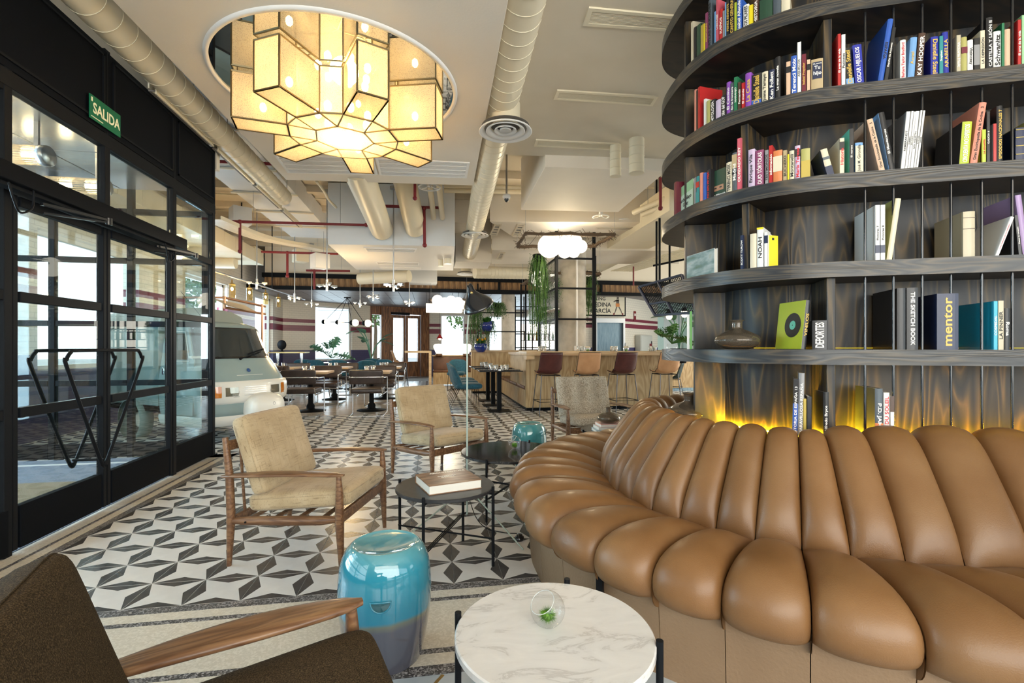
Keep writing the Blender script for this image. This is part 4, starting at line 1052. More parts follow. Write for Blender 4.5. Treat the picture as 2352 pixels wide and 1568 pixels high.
for k, p_ in enumerate(([(1136, 514), (1153, 514), (1142, 540), (1124, 539)], [(1189, 515), (1207, 515), (1193, 541), (1176, 540)])):
    vent(['small slotted vent of the yellow ceiling beside the ringed diffuser', 'small slotted vent of the yellow ceiling beside the hanging vine frame'][k], p_, 3.45, 4, ceil_mat)
vent('small slotted vent farther back on the yellow ceiling', [(1148, 579), (1161, 579), (1153, 595), (1140, 595)], 3.3, 4, ceil_mat)
vent('long slotted vent above the hanging lamp frame', [(1370, 521), (1476, 522), (1466, 527), (1368, 526)], 3.45, 3, ceil_mat)

# --- round ducts
def duct(label, a, b, r, m=duct_mat, ribs=0, nm='round_duct', cap=True, seams=()):
    a = Vector(a); b = Vector(b); t = thing(nm, label, 'duct', a, 0, 'painted ventilation ducts'); d = b-a; L = d.length
    MB().tube([Vector((0, 0, 0)), d], r, 28, cap=cap).build('body', m, t)
    if ribs:
        n = int(L/ribs); mb = MB(); u = d.normalized(); px_ = u.orthogonal().normalized(); py_ = u.cross(px_)
        for k in range(1, n):
            c = d*k/n
            pts = [c+u*(.35*ribs*math.sin(2*PI*q/24)*.0)+px_*(r+.001)*math.cos(2*PI*q/24)+py_*(r+.001)*math.sin(2*PI*q/24) for q in range(24)]
            mb.tube(pts, .0035, 4, closed=True)
        o = mb.build('spiral_seam', m, t); o['kind'] = 'stuff'
    if abs(d.z) < .5*L:
        for q in (.3, .75): c = a+d*q; (MB().tube([c-a+Vector((0, 0, r)), Vector((c.x-a.x, c.y-a.y, 4.1-a.z))], .005, 5).build('hanger', steel, t) if c.z < 3.9 else None)
    return t
c1 = G(205, 0, 3.47); c2 = P(650, 452, 7.35); u = (c2-c1).normalized(); 
dtl = duct('long cream spiral duct running above the entrance doors', c1-u*4, c2, .128, ribs=.17)
# linear grilles along its side and the hangers
for k in range(4):
    s0 = .95+1.22*k; a = (c1+u*s0); side = Vector((-u.y, u.x, 0)).normalized(); base = a-c1+u*4+side*.085+Vector((0, 0, -.10))
    mb = MB().beam(base-side*.0, base+u*1.1, .012, .07); mb.beam(base+side*.055+Vector((0, 0, .035)), base+side*.055+u*1.1+Vector((0, 0, .035)), .012, .05); 
    g = mb.build('grille_frame', duct_mat, dtl)
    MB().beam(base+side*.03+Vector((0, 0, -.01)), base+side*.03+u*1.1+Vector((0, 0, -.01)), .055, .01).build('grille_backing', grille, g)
    mb = MB()
    for q in range(44): p0 = base+u*(.015+1.07*q/44)+Vector((0, 0, -.018)); mb.beam(p0+side*.002, p0+side*.058+Vector((0, 0, .01)), .008, .006)
    mb.build('grille_slats', duct_mat, g)['kind'] = 'stuff'
for k, s0 in enumerate((1.35, 4.35)):
    a = c1+u*s0-c1+u*4; MB().tube([a+Vector((.03, 0, .14)), a+Vector((.03, 0, .62))], .006, 6).box(a+Vector((.02, 0, .14)), (.03, .05, .012)).build('hanger', steel, dtl)
d1 = G(1212, -60, 3.5); d2 = P(1078, 590, 10.9); d2.z = 3.3
dr_ = duct('large cream spiral duct running down the middle of the ceiling', d1-(d2-d1).normalized()*1.5, d2, .155, ribs=.15)
d1 = P(818, 380, 6.0); duct('plain cream duct entering the white ceiling box, nearer the doors', d1, P(877, 527, 8.45), .19)
d1 = P(922, 380, 7.0); duct('plain cream duct entering the white ceiling box, nearer the spiral duct', d1, P(954, 525, 8.45), .175)
duct('thin cream pipe dropping to the white box, first of the pair', P(987, 420, 7.2), P(996, 500, 8.45), .045, nm='thin_duct')
duct('thin cream pipe dropping to the white box, second of the pair', P(1008, 420, 7.2), P(1016, 500, 8.45), .045, nm='thin_duct')
a = P(826, 640, 12.6); b = P(940, 634, 12.2); duct('horizontal cream duct under the far edge of the white box', a, b, .15)
duct('ribbed cream duct crossing above the plank fascia on the column side', P(1090, 625, 12.5), P(1235, 628, 13.3), .16, ribs=.1)
for k, (px, y0_, y1_, r_, D_) in enumerate(((1413.5, 352, 405, .060, 5.35), (1462, 338, 398, .080, 5.2), (1028.5, 588, 606, .07, 9.8), (1012, 596, 611, .05, 9.9))):
    p0 = P(px, y1_, D_); p1 = P(px, y0_-14, D_); p1.z = 3.44 if k < 2 else 3.0
    duct(['slimmer stub duct hanging under the beige ceiling', 'wider stub duct hanging under the beige ceiling beside the bookcase', 'wider stub duct under the white ceiling box', 'slimmer stub duct under the white ceiling box'][k], p1, p0, r_, ribs=.08 if k < 2 else 0, nm='stub_duct')
def diffuser(label, c, neck, r=.245):
    t = thing('round_diffuser', label, 'vent', c, 0, 'ringed ceiling diffusers')
    MB().lathe([(r*.55, neck), (r*.55, .05), (r*.62, .03)], 32).build('neck', duct_mat, t)
    for k, (ro, ri, z) in enumerate(((1, .80, 0), (.74, .55, .004), (.42, .30, .008), (.22, .0, .012))):
        MB().lathe([(ri*r, z+.03), (ro*r*.97, z+.012), (ro*r, z), (ro*r*.97, z-.004), (ri*r, z+.022)], 40).build('ring', white2, t)
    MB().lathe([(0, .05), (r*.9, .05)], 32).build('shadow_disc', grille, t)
    return t
diffuser('ringed round diffuser nearest the lantern, under the spiral duct', P(1161, 303, 4.45), .26)
diffuser('ringed round diffuser farther along the spiral duct', P(1091, 541, 8.64), .26)
diffuser('ringed round diffuser farthest away, near the plank fascia', P(1070, 630, 13.0), .3)
# --- rectangular duct runs
rect = noise_mat('white_duct_board', [(.3, (.66, .67, .67)), (.7, (.72, .73, .73))], (1, 1, 1), 3, rough=.45)
t = thing('rectangular_duct', 'wide flat white duct running above the door glazing towards the far wall', 'duct', (0, 0, 0))
XL, XR, ZB = -3.14, -2.19, 3.72
ys = [4.6, 5.4, 6.0, 7.3, 8.4, 9.5, 10.6, 11.7]
for a, b in zip(ys[:-1], ys[1:]): MB().box2((XL, a+.004, ZB), (XR, b-.004, ZB+.33)).build('duct_section', rect, t, bevel=.004, seg=1)
for y in ys[1:-1]: MB().box2((XL-.03, y-.02, ZB-.035), (XR+.03, y+.02, ZB-.012)).build('support_bar', duct_mat, t)
t = thing('rectangular_duct', 'narrow beige duct stepping along the left brick wall above the van', 'duct', (0, 0, 0))
ys = [5.95+.55*k for k in range(12)]
for a, b in zip(ys[:-1], ys[1:]): MB().box2((-4.75, a+.003, 3.2), (-4.02, b-.003, 3.5)).build('duct_section', duct_mat, t, bevel=.004, seg=1)
MB().prism([(-4.75, 12.0), (-4.02, 12.0), (-4.02, 12.6), (-4.75, 12.6)], 3.2, 3.55).build('duct_end', duct_mat, t)
for k in range(5): MB().tube([(-4.9, 7+1.2*k, 3.12), (-4.35, 7+1.2*k, 3.12)], .14, 16).build('branch_duct', duct_mat, t)
t = thing('rectangular_duct', 'beige duct running from the bookcase side towards the concrete column', 'duct', (0, 0, 0))
a = G(1505, 400, 3.3); a = P(1600, 380, 7.6); b = P(1338, 622, 14.0); a.z = 3.55; b.z = 3.55; uu = (b-a); n = 6
for k in range(n): MB().beam(a+uu*k/n+uu.normalized()*.004, a+uu*(k+1)/n-uu.normalized()*.004, .9, .42).build('duct_section', duct_mat, t, bevel=.004, seg=1)
t = thing('linear_grille', 'long ribbed air grille beside the beige duct near the bookcase', 'vent', (0, 0, 0))
a = P(1600, 560, 8.5); b = P(1400, 622, 13.2); uu = b-a; sd = Vector((uu.y, -uu.x, 0)).normalized()
for k in range(9): MB().beam(a+sd*(.05+.075*k), b+sd*(.05+.075*k), .035, .02).build('slat', duct_mat, t)
# --- pipes
def pipe(label, segs, r, m, nm='pipe', grp=None, fit=()):
    t = thing(nm, label, 'pipe', segs[0][0], 0, grp); o0 = Vector(segs[0][0])
    for s in segs: MB().tube([Vector(p)-o0 for p in s], r, 8).build('pipe_run', m, t)
    s0 = [Vector(p) for p in segs[0]]
    for c in (s0[0].lerp(s0[-1], .25), s0[0].lerp(s0[-1], .8)):
        if c.z < 4.0 and nm != 'conduit': MB().tube([c-o0, Vector((c.x, c.y, 4.1))-o0], .004, 5).build('hanger', steel, t)
    for f in fit: MB().sphere(Vector(f)-o0, r*1.6, 8, 6).build('fitting', m, t)
    return t
def bez(p): return P(*p)
pipe('red sprinkler pipe with a drop, crossing in front of the wide flat duct', [[P(484, 507, 7.6), P(850, 517, 8.3)], [P(551, 509, 7.7), P(551, 578, 7.7)]], .022, redpipe, 'sprinkler_pipe', 'red sprinkler pipes', [P(551, 509, 7.7), P(841, 516, 8.28), P(551, 577, 7.7)])
pipe('second red sprinkler pipe with a drop, behind the cable tray', [[P(600, 578, 10), P(777, 583, 10.6)], [P(660, 580, 10.2), P(660, 636, 10.2)]], .024, redpipe, 'sprinkler_pipe', 'red sprinkler pipes', [P(660, 580, 10.2), P(660, 634, 10.2)])
pipe('farthest red sprinkler pipe with a drop, just before the plank fascia', [[P(703, 621, 12.6), P(804, 622, 12.9)], [P(722, 622, 12.7), P(722, 664, 12.7)]], .028, redpipe, 'sprinkler_pipe', 'red sprinkler pipes', [P(722, 622, 12.7)])
pipe('red sprinkler pipe between the two plain ducts with a long drop', [[P(880, 473, 8.2), P(1010, 477, 8.3)], [P(974, 478, 8.2), P(975.5, 565, 8.2)]], .025, redpipe, 'sprinkler_pipe', 'red sprinkler pipes', [P(974, 478, 8.2), P(975.5, 563, 8.2)])
pipe('short red sprinkler drop under the soffit edge', [[P(953, 418, 6.6), P(953, 456, 6.6)]], .02, redpipe, 'sprinkler_pipe', 'red sprinkler pipes', [P(953, 455, 6.6)])
pipe('red sprinkler drop beside the bookcase, above the mesh frame', [[P(1517, 408, 6.5), P(1517, 480, 6.5)]], .021, redpipe, 'sprinkler_pipe', 'red sprinkler pipes', [P(1517, 478, 6.5)])
pipe('thin red sprinkler drop in front of the plank fascia on the column side', [[P(1455, 610, 12), P(1455, 656, 12)]], .02, redpipe, 'sprinkler_pipe', 'red sprinkler pipes')
pipe('dark red pipe running over the duct by the black fascia end', [[P(484, 370, 6.3), P(640, 377, 6.6)]], .022, redpipe, 'sprinkler_pipe', 'red sprinkler pipes')
pipe('red pipe crossing the yellow ceiling beside the vine frame', [[P(1155, 545, 11), P(1225, 549, 11.2)]], .022, redpipe, 'sprinkler_pipe', 'red sprinkler pipes')
for k, y in enumerate((428, 437, 441)):
    pipe(['upper cream water pipe behind the soffit edge', 'middle cream water pipe behind the soffit edge', 'lower thin cream pipe behind the soffit edge'][k], [[P(1020, y, 8.0), P(1240, y+4, 8.3)]], (.042, .035, .012)[k], duct_mat, 'water_pipe', 'cream water pipes')
pipe('thick cream pipe beside the bookcase, upper of two', [[P(1456, 488, 8.4), P(1600, 425, 7.2)]], .05, duct_mat, 'water_pipe', 'cream water pipes')
pipe('thick cream pipe beside the bookcase, lower of two', [[P(1476, 492, 8.4), P(1600, 440, 7.2)]], .05, duct_mat, 'water_pipe', 'cream water pipes')
for k in range(6):
    y = 6.3+k*1.15; pipe('thin conduit across the concrete ceiling, %s from the entrance' % ['first', 'second', 'third', 'fourth', 'fifth', 'sixth'][k], [[(-4.9, y, 4.05), (-1.2+.5*(k % 2), y, 4.05)]], .018, duct_mat, 'conduit', 'conduits under the left ceiling')
pipe('bent conduit snaking over the ceiling left of the white box', [crom([P(727, 416, 7), P(745, 440, 7.3), P(755, 458, 7.6), P(772, 476, 8)], 5)], .02, duct_mat, 'conduit')
for k, (px, y, D_) in enumerate(((987, 430, 7.0), (1380, 498, 8.6), (1431, 507, 8.8))):
    t = thing('valve_wheel', ['white valve handwheel under the soffit edge', 'white valve handwheel beside the concrete column top', 'white valve handwheel nearer the bookcase'][k], 'valve', P(px, y, D_), 0, 'white valve handwheels')
    R_ = .155 if k == 0 else .14
    MB().tube([(R_*math.cos(2*PI*q/28), R_*math.sin(2*PI*q/28), 0) for q in range(28)], .011, 8, closed=True).build('wheel_rim', white2, t)
    for q in range(3): a = 2*PI*q/3+.4; MB().tube([(0, 0, .03), (R_*.5*math.cos(a), R_*.5*math.sin(a), .0), (R_*math.cos(a), R_*math.sin(a), 0)], .009, 6).build('spoke', white2, t)
    MB().lathe([(.02, 0), (.035, .05), (.03, .12), (.06, .14), (.06, .2), (.03, .22), (.03, .4), (0, .4)], 14).build('stem', white2, t)
t = thing('dome_camera', 'white dome security camera on a pole under the ceiling', 'camera', P(1163.5, 452, 7.0))
MB().tube([(0, 0, .02), (0, 0, .72)], .014, 8).build('pole', steel, t)
MB().lathe([(0, .03), (.055, .03), (.06, .0), (.045, -.03), (.03, -.03)], 24).build('housing', white2, t); MB().lathe([(.034, -.03), (.030, -.055), (.015, -.075), (0, -.08)], 20).build('dome', blackgloss, t)
# cable tray: perforated bent strip seen over the left side
t = thing('cable_tray', 'perforated cream cable tray sweeping over the left side of the ceiling', 'cable tray', (0, 0, 0))
ctl = [P(486, 500, 7.2), P(600, 545, 8.6), P(700, 565, 10.2), P(772, 580, 11.6)]
pts = crom(ctl, 6)
for a, b in zip(pts[:-1], pts[1:]):
    d = (b-a).normalized(); sd = Vector((-d.y, d.x, 0)).normalized(); mb = MB()
    mb.beam(a+sd*.14, b+sd*.14, .012, .06); mb.beam(a-sd*.14, b-sd*.14, .012, .06)
    nn = 8
    for q in range(nn): c = a.lerp(b, q/nn)+Vector((0, 0, -.025)); mb.beam(c-sd*.14, c+sd*.14, .018, .006)
    for q in (-.08, 0, .08): mb.beam(a+sd*q+Vector((0, 0, -.025)), b+sd*q+Vector((0, 0, -.025)), .02, .005)
    mb.build('tray_section', duct_mat, t)
for k, p_ in enumerate(((552, 497), (735, 600), (690, 588))):
    c = P(p_[0], p_[1], 8.5+k*1.6); MB().box((0, 0, 0), (.3, .3, .3), rz=.6).build('speaker_box', rect if k != 2 else duct_mat, loc=c, bevel=.01)
    o = bpy.context.scene.objects[-1]; tag(o, ['white wall speaker box tilted above the red pipe', 'white speaker box near the white ceiling box corner', 'grey speaker box at the end of the beige duct'][k], 'speaker')
# joists / hangers over the open left ceiling
for k in range(7):
    y = 6.6+k*1.25; tag(MB().box2((-5, y, 3.98), (4, y+.12, 4.1)).build('ceiling_joist', ceil_mat), None, None, None, 'structure'); 
# ================================================================ DINING AREA AND BAR
def dining_chair(label, c, ang):
    t = thing('dining_chair', label, 'chair', c, ang, 'chrome and brown leather dining chairs')
    MB().box((.01, 0, .445), (.52, .54, .085)).build('seat', brownL, t, bevel=.03, seg=4)
    MB().box((-.27, 0, .69), (.075, .56, .25), M=Matrix.Rotation(math.radians(-8), 3, 'Y')).build('backrest', brownL, t, bevel=.03, seg=4)
    MB().tube(crom([(-.30, .27, .69), (-.325, .2, .69), (-.325, -.2, .69), (-.30, -.27, .69)], 4), .011, 8).build('back_strap', chrome, t)
    for s in (1, -1):
        pts = crom([(-.30, s*.27, .69), (-.15, s*.30, .672), (.2, s*.305, .66), (.265, s*.305, .62), (.27, s*.305, .4), (.27, s*.305, .08), (.25, s*.30, .016), (.1, s*.29, .011), (-.26, s*.28, .011)], 4)
        MB().tube(pts, .011, 8).build('leg', chrome, t)
        MB().tube([(.26, s*.29, .39), (-.24, s*.27, .385), (-.31, s*.26, .52)], .011, 8).build('seat_rail', chrome, t)
    MB().tube([(-.26, .28, .011), (-.26, -.28, .011)], .011, 8).build('stretcher', chrome, t)
    MB().tube([(.262, .29, .39), (.262, -.29, .39)], .011, 8).build('stretcher', chrome, t)
    return t
def ped_table(label, c, w, d, top, z=.75, th=.04, grp='pedestal dining tables', square=False):
    t = thing('dining_table', label, 'table', c, 0, grp)
    MB().box((0, 0, z-th/2), (w, d, th)).build('table_top', top, t, bevel=.003, seg=1)
    if square:
        MB().box((0, 0, .38), (.08, .08, .72)).build('column', black, t); MB().box((0, 0, .006), (.42, .42, .012)).build('base', black, t)
    else: MB().lathe([(0, 0), (.27, 0), (.275, .012), (.10, .03), (.07, .05), (.075, .10), (.045, .15), (.04, .70), (.1, .71), (0, .71)], 28).build('pedestal', black, t)
    return t
def tumbler(label, c, grp, s=1):
    t = thing('tumbler', label, 'glass', c, 0, grp)
    MB().lathe([(0, .008), (.030*s, .008), (.036*s, .09*s), (.038*s, .09*s), (.033*s, 0), (0, 0)], 16).build('cup', pm('tumbler_glass', (.9, .93, .95), .05, trans=.85, ior=1.3) if 'tumbler_glass' not in MATS else MATS['tumbler_glass'], t)
    return t
TP = [((-2.24, 9.62), 'nearest the van'), ((-1.12, 9.55), 'beside the aisle in the first row'), ((-3.35, 11.7), 'of the second row against the brick wall'), ((-2.2, 11.7), 'in the middle of the second row'), ((-1.06, 11.7), 'of the second row beside the aisle'), ((-3.35, 9.9), 'of the first row behind the van')]
for k, ((x, y), wh) in enumerate(TP):
    ped_table('pale wooden pedestal dining table '+wh, (x, y, .004), .72, .72, oaktop)
    dining_chair('brown chrome chair, lounge side of table '+wh, (x+.02, y-.66, .004), PI/2)
    dining_chair('brown chrome chair facing the lounge, table '+wh, (x+.12, y+.66, .004), -PI/2)
    tumbler('clear tumbler on the table '+wh+', first of two', (x-.08, y-.1, .754), 'tumblers on the wooden tables', 1.1)
    tumbler('clear tumbler on the table '+wh+', second of two', (x+.02, y+.05, .754), 'tumblers on the wooden tables', 1.1)
def teal_chair(label, c, ang, mat_=teal, legs=.44):
    t = thing('side_chair', label, 'chair', c, ang, 'upholstered chairs on wire sled legs')
    cushion(.25, .24, .055, .35, .3, 36, 12).build('seat', mat_, t).location = (.04, 0, legs+.035)
    rows = []
    for i in range(13):
        v = i/12; z = legs+.0+v*.42; row = []
        for j in range(17):
            u = -1+j/8; w = .245-.02*v; x = -.20-.10*v+.14*abs(u)**3*(1-.5*v)+.006*math.cos(u*PI*6)
            row.append(Vector((x, u*w, z-.05*abs(u)**4*v)))
        rows.append(row)
    o = MB().grid(rows).build('backrest', mat_, t); md = o.modifiers.new('s', 'SOLIDIFY'); md.thickness = .05; md.offset = 0
    for s in (1, -1):
        MB().tube([(.2, s*.2, legs-.01), (.22, s*.22, .008), (-.34, s*.22, .008), (-.14, s*.19, legs-.01)], .007, 6).build('leg', black, t)
        MB().tube([(.15, s*.2, legs-.01), (-.18, s*.2, legs-.01)], .007, 6).build('seat_rail', black, t)
    MB().tube([(-.34, .22, .008), (-.34, -.22, .008)], .007, 6).build('stretcher', black, t)
    return t
for k, (y, wh) in enumerate(((9.15, 'nearest'), (9.95, 'middle'), (10.75, 'farthest'))):
    teal_chair('teal velvet chair on wire legs, %s of the row facing the leather bench' % wh, (.66, y, .004), 0)
    ped_table('black square topped table between teal chair and bench, %s of three' % wh, (1.27, y-.1+.12*k, 0), .80, .62, blackgloss, .775, .02, 'black bistro tables', True)
    for q in range(4 if k == 0 else 2):
        tumbler('clear tumbler on the %s black bistro table, number %s from its aisle edge' % (wh, ['one', 'two', 'three', 'four'][q]), (1.12+.1*q, y-.2+.1*(q % 2)+.1*k, .776), 'tumblers on the black tables', 1.1)
    for q in range(2): tag(MB().box((0, 0, .004), (.30, .10, .008)).build('napkin', pm('black_linen%d%d' % (k, q), (.02, .02, .022), .8), loc=(1.02+.48*q, y-.22+.12*k, .776), bevel=.002), 'black folded napkin on the %s bistro table, %s side' % (wh, ['teal chair', 'bench'][q]), 'napkin', 'black napkins on the bistro tables')
teal_chair('lone teal chair with a rounded back beside the brown booth', W(-1.56, 13.6, 0), -PI/2-.2)
# bench and plywood partition
t = thing('bench', 'plywood bench with brown leather seat pads beside the bar block', 'bench', (1.76, 8.97, 0))
MB().box2((.02, 0, .06), (.5, 3.5, .40)).build('base', plywood, t); MB().box2((.05, .02, 0), (.5, 3.5, .06)).build('plinth', black, t)
for k in range(4): MB().box2((-.02, .03+.87*k, .40), (.5, .03+.87*k+.84, .47)).build('seat_pad', boothL, t, bevel=.025, seg=3)
for k in range(12): MB().box2((.40, .05+.29*k, .48), (.5, .05+.29*k+.28, .88)).build('back_channel', boothL, t, bevel=.04, seg=3)
t = thing('plywood_partition', 'plywood partition wall behind the bistro tables carrying a wooden ledge', 'partition', (1.05, 12.62, 0))
MB().box2((0, 0, .06), (1.7, .3, 1.08)).build('panel', plywood, t); MB().box2((-.02, -.02, 1.08), (1.75, .5, 1.13)).build('ledge', oaktop, t, bevel=.004); MB().box2((.02, .02, 0), (1.7, .3, .06)).build('plinth', black, t)
# bar counter
t = thing('bar_counter', 'long ash bar counter with thick pale top behind the stools', 'counter', (1.76, 8.93, 0))
for k in range(3): MB().box2((.0+.99*k+.002, .0, .07), (.99*(k+1)-.002, .04, 1.05)).build('front_panel', plywood, t, bevel=.002, seg=1)
MB().box2((.0, .04, .07), (.04, 1.8, 1.05)).build('end_panel', plywood, t); MB().box2((.03, .06, 0), (2.95, 1.7, .07)).build('plinth', black, t)
MB().box2((2.93, .04, .07), (2.97, 1.8, 1.05)).build('end_panel', plywood, t)
MB().box2((-.03, -.22, 1.05), (3.6, .6, 1.13)).build('counter_top', oaktop, t, bevel=.005); MB().box2((-.03, .6, 1.05), (3.6, 1.9, 1.10)).build('work_top', oaktop, t)
MB().box2((-.03, -.22, .98), (.12, -.0, 1.05)).build('end_block', oaktop, t)
for k in range(7):
    MB().lathe([(0, 0), (.008, 0), (.008, .003), (0, .003)], 10, (.15+.45*k, -.001, .2+.35*(k % 3)), M=Matrix.Rotation(PI/2, 3, 'X')).build('screw_cap', oaktop, t)
def bar_stool(label, c, ang, L_, h=.74):
    t = thing('bar_stool', label, 'stool', c, ang, 'leather bucket bar stools')
    rows = []
    for i in range(16):
        v = i/15; row = []
        for j in range(15):
            u = -1+j/7
            if v < .45: q = v/.45; x = .22-.40*q; z = h+.01-.03*math.sin(PI*q)+.03*abs(u)**2.5; w = .19+.02*q
            else: q = (v-.45)/.55; x = -.18-.10*q; z = h+.01+.36*q**.9; w = .21-.015*q+.0*q; x += .075*abs(u)**2.4*(1-.35*q)
            if v < .6: pass
            row.append(Vector((x, u*w, z+(.05*abs(u)**3 if .3 < v < .5 else 0))))
        rows.append(row)
    o = MB().grid(rows).build('bucket_seat', L_, t); md = o.modifiers.new('s', 'SOLIDIFY'); md.thickness = .012; md.offset = 0
    ed = [r[0] for r in rows]+rows[-1][1:-1]+[r[-1] for r in rows[::-1]]
    MB().tube(ed, .007, 5).build('edge_binding', pm('binding_dark', (.02, .01, .008), .5) if 'binding_dark' not in MATS else MATS['binding_dark'], t)
    fx = [(.17, .17), (.17, -.17), (-.17, -.17), (-.17, .17)]
    for (a, b) in fx: MB().tube([(a, b, h-.02), (a*1.42, b*1.35, .008)], .008, 8).build('leg', pm('gunmetal', (.10, .10, .11), .35, .8) if 'gunmetal' not in MATS else MATS['gunmetal'], t)
    f = [Vector((a*1.3, b*1.26, .25)) for a, b in fx]
    MB().tube(f, .007, 6, closed=True).build('footrest', black, t)
    MB().tube([Vector((a, b, h-.03)) for a, b in fx], .007, 6, closed=True).build('seat_ring', black, t)
    return t
for k, (x, L_, lb) in enumerate(((2.066, maroon, 'maroon leather bar stool at the end of the bar beside the bench'), (2.78, tanL, 'caramel leather bar stool between the two maroon ones'), (3.457, maroon, 'maroon leather bar stool between the two caramel ones'), (4.30, tanL, 'caramel leather bar stool partly hidden by the bookcase shelf'))):
    bar_stool(lb, (x, 8.42, 0), PI/2+(.05, -.04, .06, .0)[k], L_)
bar_stool('caramel leather bar stool at the high wooden table by the timber doors', W(-3.45, 14.9, 0), .1, tanL)
bar_stool('dark green high chair behind the last caramel stool', W(3.84, 11.6, 0), PI-.6, pm('bottle_green', (.006, .022, .02), .5), .47)
t = thing('high_table', 'high wooden waterfall table beside the timber doors', 'table', W(-2.55, 15.0, 0))
MB().box2((-.75, -.25, 1.04), (.05, .4, 1.10)).build('table_top', oaktop, t, bevel=.003); MB().box2((-.03, -.25, 0), (.05, .4, 1.04)).build('end_panel', oaktop, t)
t = thing('booth', 'brown leather booth with plywood base in front of the far window', 'booth', W(-2.45, 15.0, 0))
MB().box2((0, 0, .05), (1.5, .5, .42)).build('base', plywood, t); MB().box2((0, .1, .42), (1.5, .5, .50)).build('seat_pad', boothL, t, bevel=.03); MB().box2((0, .5, .3), (1.5, .62, .92)).build('backrest', boothL, t, bevel=.03); MB().box2((-.02, .48, .92), (1.52, .8, .96)).build('ledge', oaktop, t)
for k, (px, wh) in enumerate(((1008, 'on the end of the booth ledge'), (1071, 'behind the floor lamp pole'))):
    c = P(px, 818, 15.4); l = thing('table_lamp', 'glowing white opal table lamp '+wh, 'lamp', c, 0, 'opal table lamps on the booth')
    MB().lathe([(0, 0), (.10, 0), (.12, .08), (0, .09)], 20).build('base', walnut, l); MB().lathe([(.08, .08), (.11, .14), (.17, .28), (.17, .34), (.13, .39), (0, .40)], 24).build('shade', globe, l)
t = thing('cone_lamp', 'small red cone lamp above the booth', 'lamp', P(1010, 776, 15.6)); MB().lathe([(0, .14), (.02, .12), (.11, -.02)], 20).build('shade', pm('red_enamel', (.30, .02, .02), .3), t); MB().sphere((0, 0, -.02), .04).build('bulb', bulb, t); MB().tube([(0, 0, .13), (0, 0, 2.86-t.location.z)], .004, 5).build('cord', black, t)
# dark tables and teal backs at the far windows
for k, px in enumerate((715, 765, 812)):
    ped_table('small dark table in the far window row, %s from the brick corner' % ['first', 'second', 'third'][k], W((px-1176)/FPX*14.0, 14.0, .004), .7, .7, blackgloss, .76, .03, 'dark far tables')
for k, (px, D_) in enumerate(((735, 13.3), (780, 13.3), (838, 12.9), (890, 14.0), (855, 15.0), (695, 13.9))):
    teal_chair('%s teal chair of the far window row' % ['second', 'third', 'fourth', 'fifth', 'sixth', 'first'][k], W((px-1176)/FPX*D_, D_, .004), PI/2+.3*(k % 3-1))
t = thing('high_table', 'brass edged high table on chrome posts behind the van', 'table', W(-5.72, 12.45, 0))
MB().box2((-.45, -.25, 1.06), (.42, .25, 1.09)).build('table_top', brass, t)
for s in (-.3, .28): MB().tube([(s, 0, 0), (s, 0, 1.06)], .035, 10).build('leg', chrome, t)
t = thing('desk_fan', 'dark round desk fan standing on the brass edged high table', 'fan', W(-5.93, 12.45, 1.09)); MB().lathe([(0, -.04), (.12, -.03), (.14, 0), (.12, .03), (0, .04)], 24, (0, 0, .20), M=Matrix.Rotation(PI/2, 3, 'X')).build('head', black, t).scale = (.8, .8, .9); MB().lathe([(0, 0), (.08, 0), (.03, .03), (.02, .09), (0, .09)], 14).build('base', black, t)
# --- concrete columns, cage, racks
def column(nm, lat, D, r):
    c = W(lat, D); o = MB().lathe([(r, 0), (r, 4.1)], 40, smooth=True).build(nm, concrete, loc=c); o['kind'] = 'structure'
    return o
cc = column('trim_column', 1.30, 10.5, .305)
column('trim_column.001', -.12, 15.0, .21)
p0 = P(1325, 760, 10.15); tag(MB().tube([(0, 0, -.35), (0, 0, 2.7)], .022, 8).box((0, -.02, -.36), (.12, .06, .10)).build('conduit_drop', white2, loc=p0), 'pale vertical conduit with socket box on the big concrete column', 'conduit')
cg = thing('bar_cage', 'tall black steel cage with wire mesh sides standing on the bar around the concrete column', 'shelf frame', (0, 0, 0))
c00, c10, c01, c11 = W(.86, 9.35), W(1.60, 9.45), W(.62, 10.95), W(1.9, 11.1)
for c in (c00, c10, c01, c11): MB().box((c.x, c.y, 2.5), (.055, .055, 2.8)).build('post', black, cg)
for z in (1.75, 2.35, 2.93):
    for a, b in ((c00, c10), (c00, c01), (c01, c11), (c10, c11)): MB().beam(a+up*z, b+up*z, .035, .035).build('rail', black, cg)
def mesh_panel(a, b, z0, z1, n=14, r=.0045, par=None, m=None):
    mb = MB(); u = b-a; hh = z1-z0; L = u.length; s = hh/n*1.6; k = -int(hh/s)-1
    while k*s < L:
        for sg in (1, -1):
            # diagonal wires clipped to the panel
            x0 = k*s; x1 = k*s+hh
            xa, xb = max(0, x0), min(L, x1)
            if xb > xa:
                za, zb = (xa-x0), (xb-x0)
                if sg < 0: za, zb = hh-za, hh-zb
                mb.beam(a+u*(xa/L)+up*(z0+za), a+u*(xb/L)+up*(z0+zb), r, r)
        k += 1
    return mb
for z0_, z1_ in ((1.13, 1.75), (1.75, 2.35), (2.35, 2.93)):
    o = mesh_panel(c00, c01, z0_, z1_).build('wire_mesh', steel, cg); o['kind'] = 'stuff'
MB().beam(c00+up*1.95, c01+up*1.95, .12, .02).build('shelf', white2, cg)
rk = thing('plant_rack', 'black steel plant rack standing on the plywood partition ledge', 'shelf frame', (0, 0, 0))
r0, r1, r2, r3 = W(-.90, 12.7), W(.24, 12.8), W(.36, 12.7), W(-.88, 13.5)
for c in (r0, r1, r2, r3): MB().box((c.x, c.y, 2.0), (.04, .04, 1.75)).build('post', black, rk)
